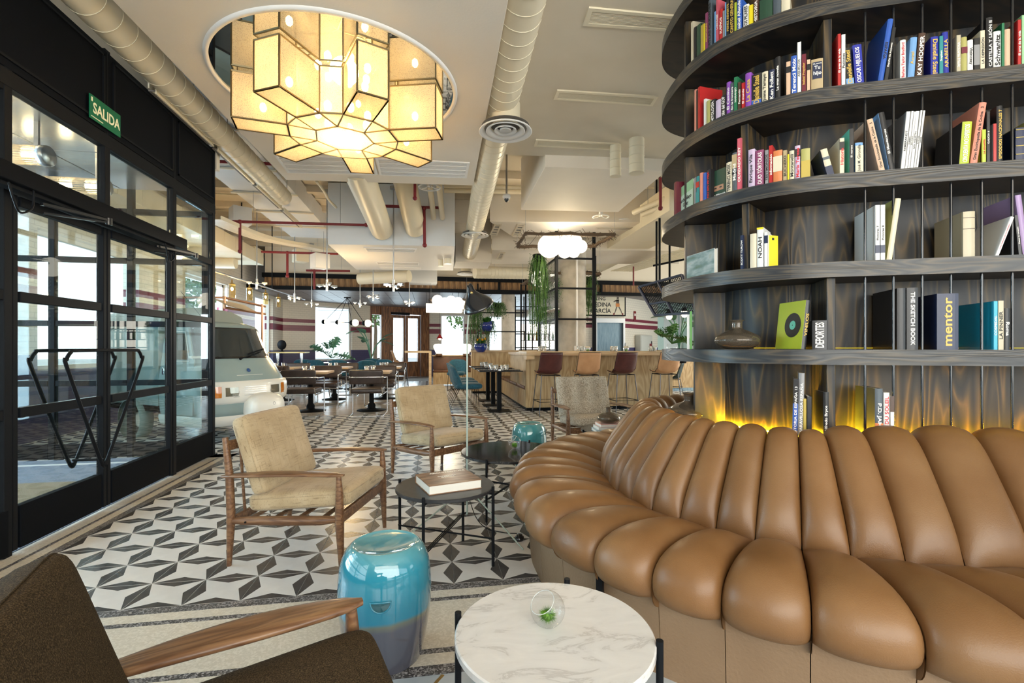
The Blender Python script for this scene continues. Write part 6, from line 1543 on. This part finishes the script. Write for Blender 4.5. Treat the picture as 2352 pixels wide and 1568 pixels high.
# cargo body
cp = [(-.61, .44), (.61, .44), (.61, 1.50), (.56, 1.62), (.40, 1.69), (0, 1.73), (-.40, 1.69), (-.56, 1.62), (-.61, 1.50)]
mb = MB(); n = len(cp); mb.add([(-1.05, y, z) for y, z in cp]+[(-2.35, y, z) for y, z in cp], [tuple(range(n)), tuple(range(n, 2*n))[::-1]]+[(i, n+i, n+(i+1) % n, (i+1) % n) for i in range(n)])
mb.build('cargo_box', vb, van, bevel=.01)
rf = [(-.63, 1.47), (-.63, 1.52), (-.58, 1.65), (-.41, 1.72), (0, 1.76), (.41, 1.72), (.58, 1.65), (.63, 1.52), (.63, 1.47)]
rows = [[Vector((x, y, z)) for y, z in rf] for x in (-.98, -2.40)]; MB().grid(rows).add(rows[0], [tuple(range(len(rf)))]).build('cargo_roof', vg, van)
MB().box((-1.7, 0, .40), (1.3, 1.18, .08)).build('chassis', black, van)
for y in (-.58, .58): MB().lathe([(.26, -.09), (.27, -.09), (.27, .09), (.26, .09)], 24, (-1.62, y, .24), M=Matrix.Rotation(PI/2, 3, 'X')).build('wheel_arch', vb, van)
cop = pm('copper_tube', (.55, .30, .18), .3, .8)
t = thing('pole_rack', 'copper pole rack with beige canvas awning above the van', 'awning', (0, 0, 0))
MB().tube([P(515, 683, 7.2), P(609, 704, 8.0)], .018, 8).build('rail', cop, t); MB().tube([P(515, 706, 7.2), P(609, 721, 8.0)], .018, 8).build('rail', cop, t)
MB().tube([P(602, 698, 7.9), Vector((P(602, 698, 7.9).x, P(602, 698, 7.9).y, 0))], .018, 8).build('pole', cop, t); MB().tube([P(516, 680, 7.2), P(516, 708, 7.2)], .016, 8).build('pole', cop, t)
MB().tube([P(405, 683, 6.6), P(516, 683, 7.2)], .016, 8).build('rail', cop, t)
c4 = [P(487, 684, 7.1), P(560, 700, 8.3), P(601, 722, 8.0), P(520, 700, 7.0)]
MB().add(c4+[p-Vector((0, 0, .006)) for p in c4], [(0, 1, 2, 3), (7, 6, 5, 4)]).build('canvas', pm('canvas_beige', (.62, .53, .40), .9), t)

# ================================================================ BOOKS
CM = {}
def cmat(c, rough=.38):
    k = tuple(round(x, 3) for x in c)
    if k not in CM: CM[k] = pm('book_cover_%d' % len(CM), c, rough, coat=.12)
    return CM[k]
C = dict(cream=(.62, .56, .42), white=(.72, .72, .71), black=(.014, .014, .016), navy=(.012, .02, .06), red=(.42, .02, .02), yellow=(.75, .60, .02), lime=(.42, .50, .04), green=(.02, .16, .07), dkgreen=(.02, .06, .035), blue=(.03, .10, .42), royal=(.02, .03, .30), sky=(.16, .33, .60), teal=(.02, .22, .24), grey=(.25, .25, .26), slate=(.07, .09, .11), brown=(.07, .035, .022), tan=(.42, .32, .18), ochre=(.46, .34, .06), pink=(.55, .10, .14), salmon=(.62, .24, .17), peach=(.62, .42, .29), mauve=(.24, .05, .13), maroon=(.14, .015, .03), purple=(.22, .06, .38), lilac=(.50, .40, .55), olive=(.38, .36, .12), orange=(.62, .20, .07), beige=(.46, .41, .29), cyan=(.01, .36, .55), mint=(.12, .52, .40), palegreen=(.28, .50, .27), violet=(.34, .24, .44))
inkw, inkk, inkg, inkr = pm('spine_white', (.80, .78, .74), .5), pm('spine_black', (.02, .02, .02), .5), pm('spine_gold', (.60, .40, .08), .4), pm('spine_red', (.55, .02, .03), .5)
INK = dict(w=inkw, k=inkk, g=inkg, r=inkr)
SH = {4: 'top visible', 3: 'second', 2: 'third', 1: 'fourth', 0: 'fifth', -1: 'lowest visible'}
used_labels = {}
def book(row, x0, x1, yt, col, lean=0, text=None, tink='w', desc=None, dirn=1, deep=.15, band=None, tsz=.62, push=.02, side_col=None, yaw=0):
    px = (x0+x1)/2; p_, tg = at_px(px, push); z = LV[row]; D = p_.y; a = W(p_.x, p_.y)
    tw = heading(tg.x, tg.y)
    # width of the spine from its width in the photograph; height from its top edge
    wpx = abs(x1-x0); ct = max(.35, abs(tg.x-(p_.x/p_.y)*tg.y)); w = wpx/FPX*D/ct*.97; h = H-(yt-HOR)*D/FPX-z
    h = max(.09, min(h, LV.get(row+1, 9)-TH-z-.012 if lean == 0 else .5))
    th = math.atan2(lean/FPX*D/ct, h) if lean else 0
    if lean: h = min(math.hypot(h, lean/FPX*D/ct), (LV.get(row+1, 9)-TH-z-.02)/math.cos(th))
    w = max(.006, w*math.cos(th)); d = deep
    key = (desc or 'book')+' on the '+SH[row]+' shelf'
    used_labels.setdefault((row, desc), []).append(1)
    cm = cmat(C[col] if isinstance(col, str) else col)
    mb = MB(); c = .0018 if w > .012 else .001
    r_ = .004 if w > .02 else .0
    mb.box2((-w/2, r_, 0), (-w/2+c, d, h)).box2((w/2-c, r_, 0), (w/2, d, h))
    n = 6; poly = [(-w/2, r_)]+[(-w/2+w*k/n, r_*(1-math.sin(PI*k/n))) for k in range(1, n)]+[(w/2, r_), (w/2-c, r_+c), (-w/2+c, r_+c)]
    mb.prism(poly, 0, h)
    o = mb.build('book', cm); o['category'] = 'book'; o['group'] = 'books in the curved bookcase'; o['label'] = key
    MB().box2((-w/2+c, r_+c, .002), (w/2-c, d-.003, h-.003)).build('page_block', paper, o)
    if side_col: MB().box2((-w/2-.0006, .002, .0), (-w/2, d, h)).build('cover_print', cmat(C[side_col] if isinstance(side_col, str) else side_col), o)
    if band:
        for (b0, b1, bc) in band: MB().box2((-w/2-.0003, -.0006, h*b0), (w/2+.0003, .002, h*b1)).build('spine_band', cmat(C[bc]), o)
    if text and w > .007:
        me = text_mesh(text, 1.0, INK[tink], depth=.0002, font_bold=True); xs = [v.co.x for v in me.vertices]; ys_ = [v.co.y for v in me.vertices]
        if xs:
            tl2, th2 = max(xs)-min(xs), max(ys_)-min(ys_); sy = w*tsz/th2; sx = min(h*.86/tl2, sy*1.5)
            ox, oy = (max(xs)+min(xs))/2, (max(ys_)+min(ys_))/2
            for v in me.vertices: v.co.x = (v.co.x-ox)*sx; v.co.y = (v.co.y-oy)*sy; v.co.z *= .0004/.0002*.5
            q = obj('title', me, o); q.location = (0, -.0009, h*.5)
            q.rotation_euler = Matrix(((0, -dirn, 0), (0, 0, -1), (dirn, 0, 0))).to_euler() if True else (0, 0, 0)
    M = Matrix.Translation((a.x, a.y, z+.0006+max(0, abs(math.sin(th))*w/2))) @ Matrix.Rotation(tw+yaw, 4, 'Z') @ Matrix.Rotation(th, 4, 'Y')
    o.matrix_world = M
    BOOKS.append((row, px, desc or 'book', o)); return o
BOOKS = []
def z1(v): return 1500+.1913*v
def z2(v): return 1900+.1922*v
def z0_(v): return 1500+.2296*v
def z9(v): return 1900+.2296*v
R4 = [(455, 478, 265, 'cream', 'thin cream'), (480, 512, 330, 'black', 'black'), (514, 568, 300, 'dkgreen', 'dark green'), (572, 602, 300, 'ochre', 'ochre'), (604, 625, 285, 'yellow', 'slim bright yellow'), (627, 655, 155, 'mauve', 'mauve'), (657, 700, 0, 'slate', 'tall slate grey'), (735, 754, 140, 'sky', 'blue and white'), (756, 782, -5, 'pink', 'tall rose red'), (786, 833, 115, 'red', 'red'), (836, 860, 130, 'grey', 'pale grey'), (862, 878, 30, 'sky', 'slim light blue'), (880, 915, -30, 'black', 'black with yellow title'), (917, 974, -60, 'black', 'wide black with yellow title'), (977, 1000, 30, 'lime', 'lime green'), (1004, 1060, -20, 'blue', 'bright blue'), (1080, 1148, 55, 'white', 'white'), (1150, 1200, 60, 'yellow', 'yellow and orange'), (1205, 1262, -10, 'brown', 'chestnut brown'), (1272, 1435, -20, 'dkgreen', 'very wide dark green'), (1442, 1535, -30, 'slate', 'grey blue'), (1538, 1645, -60, 'cream', 'wide cream')]
TX4 = {'black with yellow title': ('PEREZ REVERTE', 'g'), 'wide black with yellow title': ('CANTO GENERAL', 'g'), 'bright blue': ('Isabel Allende', 'w'), 'red': ('SUEÑOS', 'w'), 'tall rose red': ('LAROUSSE', 'w'), 'white': ('LOS PILARES', 'k'), 'tall slate grey': ('ATLAS CIUDADES', 'k'), 'mauve': ('MEMORIAS', 'g'), 'chestnut brown': ('HISTORIA', 'w')}
for x0, x1, yt, c, d in R4: tx = TX4.get(d); book(4, z1(x0), z1(x1), .1913*yt, c, desc=d, text=tx and tx[0], tink=tx[1] if tx else 'w')
R3 = [(487, 517, 1080, 'salmon', 'thin salmon', None, 'w'), (519, 536, 1085, 'black', 'slim black', None, 'w'), (538, 562, 1045, 'red', 'dark red', None, 'w'), (608, 630, 1190, 'white', 'thin white and purple', None, 'k'), (634, 678, 1210, 'olive', 'olive brown', None, 'w'), (680, 742, 1200, 'black', 'black with grey title', 'MITOLOGÍA', 'w'), (746, 808, 1200, 'lilac', 'pale lilac', None, 'k'), (812, 872, 1145, 'black', 'short black with white letters', 'ción del GOP', 'w'), (877, 925, 985, 'purple', 'purple marbled', 'El Camino', 'w'), (929, 968, 995, 'slate', 'slate blue', 'En la frontera', 'w'), (971, 1013, 925, 'green', 'emerald green', 'NARANJO', 'w'), (1017, 1055, 985, 'brown', 'brown', 'Fernando', 'w'), (1061, 1100, 995, 'red', 'small red', 'El mundo', 'w'), (1104, 1178, 875, 'purple', 'bright purple', 'La Casa', 'g'), (1182, 1298, 885, 'black', 'wide black with a blue foot', 'Danielle Steel', 'g'), (1304, 1378, 860, 'cream', 'ivory', 'Juana Tamayo', 'k'), (1387, 1460, 835, 'navy', 'midnight blue', 'Ken Follett', 'w'), (1467, 1528, 680, 'black', 'tall black with blue edge', 'La gran novela', 'w'), (1597, 1652, 740, 'peach', 'cream with a portrait', None, 'w'), (1656, 1728, 668, 'blue', 'marbled blue', 'Terenci Moix', 'w'), (1732, 1779, 505, 'white', 'tall white and black', 'AQUELLOS', 'k'), (1784, 1840, 650, 'maroon', 'maroon with yellow title', 'Isabel Preysler', 'g'), (1846, 1889, 715, 'peach', 'thin cream with portrait', None, 'w'), (1899, 2045, 705, 'tan', 'wide tan with black title plate', None, 'w')]
for x0, x1, yt, c, d, tx, ik in R3:
    o = book(3, z1(x0), z1(x1), .1913*yt, c, desc=d, text=tx, tink=ik, dirn=1, band=[(0, .18, 'blue'), (.18, .2, 'ochre')] if d.startswith('wide black') else ([(.68, .86, 'black')] if 'portrait' in d else None))
    if 'title plate' in d:
        w_ = max(v.co.x for v in o.data.vertices); h_ = max(v.co.z for v in o.data.vertices); MB().box2((-w_*.8, -.0012, h_*.38), (w_*.8, .001, h_*.9)).build('title_plate', cmat(C['navy']), o)
        for s_, zz_ in (('Tu', .72), ('hijo', .55)): place_text(o, s_, w_*.95, inkw, (0, -.0016, h_*zz_), (PI/2, 0, 0), 'title')
        place_text(o, 'DR. SPOCK', w_*.3, inkw, (0, -.0016, h_*.84), (PI/2, 0, 0), 'title')
R3b = [(125, 165, 405, 'red', 'red and blue art', 0, 'El arte de la vida', 'w', 1), (170, 219, 412, 'white', 'white with blue band', 0, 'Pasiones', 'k', 1), (232, 325, 570, 'black', 'black with a sky blue foot', -8, 'Danielle Steel', 'g', 1), (340, 450, 530, 'royal', 'royal blue', -7, 'OSCAR HIJUELOS', 'w', 1), (605, 672, 245, 'blue', 'tall leaning blue', 24, 'ESPAÑA', 'k', -1), (676, 722, 345, 'black', 'leaning black', 20, 'España de Augusto', 'w', 1), (876, 946, 475, 'white', 'cream with mauve title', 0, 'Barbara Taylor Bradford', 'r', 1), (965, 1046, 450, 'sky', 'leaning sky blue', 7, 'Angel', 'g', 1), (1052, 1138, 400, 'brown', 'leaning dark brown', 9, 'KAY HOOPER', 'w', 1), (1242, 1337, 435, 'royal', 'deep blue', 0, 'Danielle Steel', 'g', -1), (1340, 1389, 430, 'teal', 'dark teal', 0, 'Stephen', 'w', 1), (1395, 1465, 380, 'royal', 'indigo with yellow letters', -3, 'ARABELLA', 'g', 1), (1545, 1600, 420, 'beige', 'beige', 0, 'Victoria Holt', 'w', -1), (1608, 1677, 440, 'olive', 'grey green cloth', 0, None, 'w', 1), (1682, 1751, 475, 'white', 'white paperback', 0, 'Vizinczey', 'k', -1), (1756, 1823, 455, 'black', 'black video case', 0, None, 'w', 1), (1828, 1887, 365, 'cream', 'cream with green letters', 0, 'LA DEPRESIÓN', 'k', 1), (1905, 1984, 205, 'black', 'tall black', 0, 'CASTILLA Y LEÓN II', 'w', 1), (1992, 2083, 370, 'white', 'chalk white', 0, 'Schwanitz', 'k', 1), (2086, 2120, 275, 'green', 'green and yellow', 0, None, 'w', 1), (2125, 2196, 345, 'peach', 'peach cloth', 0, None, 'w', 1), (2276, 2320, 235, 'red', 'tall red and blue art', 0, 'El arte de la vida', 'w', 1), (2323, 2390, 180, 'palegreen', 'cream and green', 0, None, 'w', 1), (2400, 2470, 240, 'black', 'black at the frame edge', 0, None, 'w', 1)]
for x0, x1, yt, c, d, ln, tx, ik, dr in R3b:
    o = book(3, z2(x0), z2(x1), .1922*yt, c, ln, tx, ik, d, dr, band=[(0, .2, 'sky')] if 'sky blue foot' in d else ([(.2, .8, 'grey')] if 'video' in d else ([(.55, .72, 'maroon')] if 'grey green' in d else None)), deep=.19)
R2 = [(242, 272, 990, 'maroon', 'tall maroon', None, 'w'), (492, 511, 930, 'grey', 'thin grey', None, 'w'), (513, 548, 915, 'teal', 'teal red and white', None, 'w'), (552, 589, 875, 'salmon', 'thin salmon pink', None, 'w'), (593, 634, 875, 'blue', 'blue with dots', None, 'w'), (641, 685, 835, 'black', 'black with red letters', 'NO SIN MI HIJA', 'r'), (875, 943, 745, 'cream', 'cream yellow', 'TERENCI MOIX', 'k'), (947, 1005, 630, 'slate', 'collage patterned', 'Madrid', 'w'), (1009, 1058, 458, 'pink', 'tall crimson', 'OLVIDADO REY', 'w'), (1140, 1220, 590, 'lilac', 'lavender', 'Enrique Vila', 'k'), (1224, 1325, 600, 'mauve', 'mauve', 'DUO TÓRTOLAS', 'w'), (1342, 1387, 600, 'grey', 'grey teal', 'TESTIMONIOS', 'k'), (1390, 1438, 545, 'red', 'bright red', 'información', 'w'), (1441, 1552, 602, 'orange', 'orange and cream', None, 'k'), (1559, 1610, 602, 'tan', 'tan', 'BUCHERO', 'k'), (1613, 1634, 650, 'yellow', 'thin pale yellow', None, 'k'), (1637, 1698, 605, 'cream', 'pale yellow cream', 'Montanelli', 'k'), (1703, 1768, 545, 'lilac', 'pale lilac with portrait', 'María Teresa', 'r'), (1776, 1888, 580, 'olive', 'old yellow illustrated', None, 'k'), (2240, 2298, 455, 'cream', 'cream with a portrait', 'Historia', 'r')]
for x0, x1, yt, c, d, tx, ik in R2: book(2, z1(x0), z1(x1), 230+.1913*yt, c, desc=d, text=tx, tink=ik, band=[(.35, .82, 'cream')] if 'orange' in d else ([(.68, .9, 'black')] if 'portrait' in d else ([(0, .45, 'teal'), (.6, .8, 'red')] if d.startswith('teal') else ([(.45, .5, 'black'), (.6, .95, 'tan')] if 'collage' in d else ([(.0, .6, 'ochre')] if 'illustrated' in d else None)))))
book(2, z1(2090), z1(2178), 342, 'cream', -16, None, 'k', 'cream and navy leaning', band=[(0, .35, 'navy'), (.6, .7, 'slate')], side_col='navy')
R2b = [(266, 320, 445, 'black', 'black spined mint', 0, 'El regreso', 'w', 'mint'), (337, 432, 610, 'sky', 'blue framed', 0, 'José M. Gironella', 'k', None), (625, 700, 320, 'peach', 'cream leaning with numeral 5', -29, 'Gran Enciclopedia de la Cocina   5', 'k', 'peach'), (745, 822, 240, 'black', 'glossy black leaning', -26, 'El Montacargas', 'w', 'sky'), (876, 925, 250, 'white', 'white leaning first', 14, 'REMBRANDT', 'k', 'grey'), (928, 957, 245, 'white', 'white leaning second', 15, 'DURERO', 'k', None), (960, 985, 250, 'white', 'white leaning third', 15, 'SAN PABLO', 'k', None), (990, 1029, 245, 'white', 'white leaning fourth', 14, 'SAN AGUSTIN', 'k', None), (1033, 1056, 235, 'white', 'white leaning fifth', 16, 'EL REY SOL', 'k', None), (1060, 1085, 238, 'white', 'white leaning sixth', 17, 'RAFAEL', 'k', None), (1577, 1700, 365, 'lime', 'lime yellow leaning', 8, 'CINCUENTA NO EXPERTOS', 'w', 'black'), (1710, 1800, 145, 'salmon', 'tall salmon leaning with numeral 3', 22, 'Gran Enciclopedia de la Cocina   3', 'k', 'salmon'), (1850, 1900, 455, 'lime', 'thin lime', 0, 'La abuelita', 'r', None), (1906, 1948, 240, 'black', 'slim tall black', 0, 'GALICIA II', 'w', None), (1985, 2025, 385, 'red', 'grey with red spine', 0, None, 'w', 'grey'), (2030, 2105, 170, 'black', 'tall black with gold letters', 0, 'EPISODIOS NACIONALES 7', 'g', None), (2256, 2400, 430, 'navy', 'wide navy with gold bands', 0, None, 'g', 'navy'), (2420, 2500, 330, 'olive', 'olive at the frame edge', 0, None, 'w', None)]
for x0, x1, yt, c, d, ln, tx, ik, sc_ in R2b: book(2, z2(x0), z2(x1), 210+.1922*yt, c, ln, tx, ik, d, 1, .19, side_col=sc_, tsz=.5, band=[(.2, .22, 'ochre'), (.45, .47, 'ochre'), (.7, .72, 'ochre'), (.93, .95, 'ochre')] if 'gold bands' in d else ([(.05, .9, 'cream')] if 'framed' in d else None))
R1 = [(1047, 1082, 630, 'navy', 'thin navy', 'SCOTT TUROW', 'w', 0), (1161, 1240, 610, 'cream', 'grey cream cloth', None, 'k', 0), (1246, 1324, 535, 'white', 'white with yellow top', 'NOAH', 'k', 0), (1335, 1378, 590, 'white', 'white with blue portrait', None, 'k', 0)]
for x0, x1, yt, c, d, tx, ik, ln in R1: book(1, z1(x0), z1(x1), 420+.1913*yt, c, ln, tx, ik, d, band=[(.95, 1.0, 'yellow')] if 'yellow top' in d else ([(.68, .9, 'navy')] if 'portrait' in d else None))
R1b = [(576, 631, 265, 'white', 'tall white, first of a pair', 'Pintores 7', 'k', 0, 'white'), (638, 694, 262, 'white', 'tall white, second of a pair', 'Pintores 8', 'k', 0, None), (710, 780, 195, 'cream', 'cream leaning', None, 'k', 21, 'olive'), (1627, 1775, 340, 'beige', 'wide old cream', None, 'k', 0, 'beige'), (2005, 2050, 420, 'white', 'white steeply leaning', 'Irving Wallace EL SALÓN DORADO', 'r', 36, 'white'), (2290, 2330, 385, 'black', 'black leaning', 'Dame tu corazón', 'w', -10, None), (2345, 2420, 140, 'violet', 'large violet leaning', None, 'w', -18, 'violet')]
for x0, x1, yt, c, d, tx, ik, ln, sc_ in R1b:
    o = book(1, z2(x0), z2(x1), 420+.1922*yt, c, ln, tx, ik, d, 1, .21, side_col=sc_, tsz=.45, band=[(.14, .28, 'navy')] if 'pair' in d else ([(.62, .63, 'brown'), (.86, .87, 'brown')] if 'wide old' in d else None))
book(0, z0_(1478), z0_(1540), 690, 'black', 14, 'VINILOS', 'g', 'black and lime leaning record', 1, .20, side_col='lime', tsz=.6, yaw=.55)
book(0, z0_(1592), z0_(1742), 736, 'black', 0, 'DEPORTES', 'w', 'thick black with big white letters', 1, .15, tsz=.62)
o = BOOKS[-2][3]; w_ = min(v.co.x for v in o.data.vertices); h_ = max(v.co.z for v in o.data.vertices)
for r_, m_, e_ in ((.060, inkk, .0009), (.022, cmat(C['mint']), .0012), (.003, inkk, .0015)):
    MB().lathe([(0, 0), (r_, 0)], 32, (w_-.0006-e_, .08, h_*.5), M=Matrix.Diagonal((1, 1, 1)).to_3x3() @ Matrix.Rotation(PI/2, 3, 'Y'), smooth=False).build('record_print', m_, o)
R0 = [(702, 790, 95, 'black', 'glossy blue black', None, 'w', 1, 'black'), (797, 916, 90, 'black', 'thick black sketch', 'THE SKETCH BOOK', 'w', -1, 'black'), (1098, 1322, 148, 'navy', 'very thick navy', 'mentor', 'g', 1, 'navy'), (1664, 1706, 225, 'cyan', 'bright cyan', 'COSPEDAL', 'w', 1, 'cyan'), (1710, 1768, 220, 'beige', 'beige with dark letters', 'LA PINNER', 'k', 1, None), (1774, 1835, 295, 'black', 'short black with white title', 'Roma', 'w', -1, None)]
for x0, x1, yt, c, d, tx, ik, dr, sc_ in R0: book(0, z9(x0), z9(x1), 640+.2296*yt, c, 0, tx, ik, d, dr, .23, side_col=sc_, tsz=.38 if 'navy' in d or 'sketch' in d else .6)
Rm = [(1387, 1440, 1005, 'blue', 'thin blue and black numbered', 'HISTORIA DE ESPAÑA 13', 'w', 4), (1442, 1500, 945, 'grey', 'tall grey green', 'MARAVILLOSA ESPAÑA', 'w', 4), (1502, 1535, 1200, 'ochre', 'short ochre', None, 'w', 0), (1540, 1588, 1180, 'black', 'short black', None, 'w', 0), (1705, 1762, 1135, 'black', 'wide glossy black', 'Alfredo Bryce', 'w', 0)]
for x0, x1, yt, c, d, tx, ik, ln in Rm: book(-1, z0_(x0), z0_(x1), 640+.2296*yt, c, ln, tx, ik, d, 1, .15, band=[(.62, 1, 'black'), (0, .2, 'peach')] if 'numbered' in d else None)
Rmb = [(480, 560, 1100, 'slate', 'dark slate thriller', 'P.D. JAMES', 'w', 'slate', -1), (567, 627, 1140, 'white', 'white with red title', 'EMPIRE DU SOLEIL', 'r', None, 1), (632, 671, 1175, 'white', 'brown and white', None, 'k', None, 1)]
for x0, x1, yt, c, d, tx, ik, sc_, dr in Rmb: book(-1, z9(x0), z9(x1), 640+.2296*yt, c, 0, tx, ik, d, dr, .2, side_col=sc_, band=[(.7, 1, 'brown')] if d.startswith('brown') else ([(.28, .42, 'orange')] if 'thriller' in d else None))
# books standing face out
def face_book(label, row, pxa, pxb, yt, col, push=.05, ins=0, extra=None, th=.02):
    p0_, t0 = at_px(pxa, push); p1_, t1 = at_px(pxb, push+ins); a, b = W(p0_.x, p0_.y, LV[row]+.0006), W(p1_.x, p1_.y, LV[row]+.0006); D = (p0_.y+p1_.y)/2; w = (b-a).length; h = H-(yt-HOR)*D/FPX-LV[row]; an = math.atan2((b-a).y, (b-a).x); c = (a+b)/2
    o = MB().box2((-w/2, 0, 0), (w/2, .002, h)).box2((-w/2, th-.002, 0), (w/2, th, h)).box2((-w/2, 0, 0), (-w/2+.002, th, h)).build('book', cmat(C[col])); o.location = c; o.rotation_euler = (0, 0, an)
    tag(o, label, 'book', 'books in the curved bookcase'); MB().box2((-w/2+.002, .002, .002), (w/2-.003, th-.002, h-.003)).build('page_block', paper, o); return o, w, h
o, w, h = face_book('pale green book facing outwards at the tip of the third shelf', 2, 1553, 1592, 425, 'palegreen', .05)
MB().box2((-w*.36, -.001, .0), (w*.5, 0, h*.68)).build('cover_label', cmat((.50, .62, .50)), o); place_text(o, 'Archipiélago\nGulag', w*.13, inkk, (.02, -.0015, h*.42), (PI/2, 0, 0), 'title')
for s_ in (0,): MB().tube([(-w*.32+.011*math.cos(q*.4), -.0008, h*.82+.011*math.sin(q*.4)) for q in range(16)], .001, 4, closed=True).build('cover_mark', inkw, o)
o, w, h = face_book('dark book with a veiled face on its cover facing outwards, third shelf', 2, 1633, 1667, 390, 'dkgreen', .05)
sk = cmat((.42, .22, .13)); MB().prism([(-w*.3, .0), (w*.34, .0), (w*.36, .001), (-w*.32, .001)], h*.28, h*.46).build('face_print', sk, o).location = (0, -.0014, 0)
for s_ in (-1, 1): MB().prism([(s_*w*.17-.007, 0), (s_*w*.17+.007, 0), (s_*w*.17+.007, .001), (s_*w*.17-.007, .001)], h*.36, h*.40).build('eye_print', inkk, o).location = (0, -.0022, 0)
place_text(o, 'Betty Mahmoody', w*.14, inkw, (0, -.0015, h*.14), (PI/2, 0, 0), 'title')
o, w, h = face_book('small art book with a green blue seascape cover facing outwards on the fourth shelf', 1, 1577, 1641, 580, 'white', .05)
sea = noise_mat('seascape_cover', [(.3, (.08, .14, .08)), (.45, (.16, .26, .26)), (.6, (.38, .46, .48)), (.75, (.30, .30, .12))], (5, 1, 16), 1.4, detail=6, rough=.3)
MB().box2((-w*.49, -.001, h*.01), (w*.49, 0, h*.99)).build('cover_print', sea, o)
o, w, h = face_book('yellow book leaning face out beside the white ones on the fourth shelf', 1, 1764, 1787, 541, 'yellow', .045, .05)
MB().box2((-w*.1, -.001, h*.86), (w*.1, 0, h*.93)).build('cover_mark', inkk, o)
# two slim books beyond the upright on the fifth shelf
for k, (c, lb) in enumerate((('white', 'slim white book beyond the end upright of the fifth shelf'), ('green', 'slim green book beyond the end upright of the fifth shelf'))):
    a = W(1.068+.017*k, 2.93, LV[0]); o = MB().box2((-.007, 0, 0), (.007, .15, .21+.02*k)).build('book', cmat(C[c] if k == 0 else (.12, .5, .06)), loc=a, rz=heading(1.07, 2.9)-PI/2); tag(o, lb, 'book', 'books in the curved bookcase')
# --- unique labels: neighbour and, if needed, place in the row
seen = {}
for row in SH:
    L = sorted([b for b in BOOKS if b[0] == row], key=lambda b: b[1])
    names = [b[2] for b in L]
    for i, b in enumerate(L):
        lab = '%s book on the %s shelf of the bookcase' % (b[2], SH[row])
        if names.count(b[2]) > 1 or i > 0: lab = '%s book on the %s shelf, next after the %s one' % (b[2], SH[row], names[i-1]) if i else lab
        if len(lab.split()) > 16: lab = '%s book on the %s shelf' % (b[2], SH[row])
        b[3]['label'] = lab
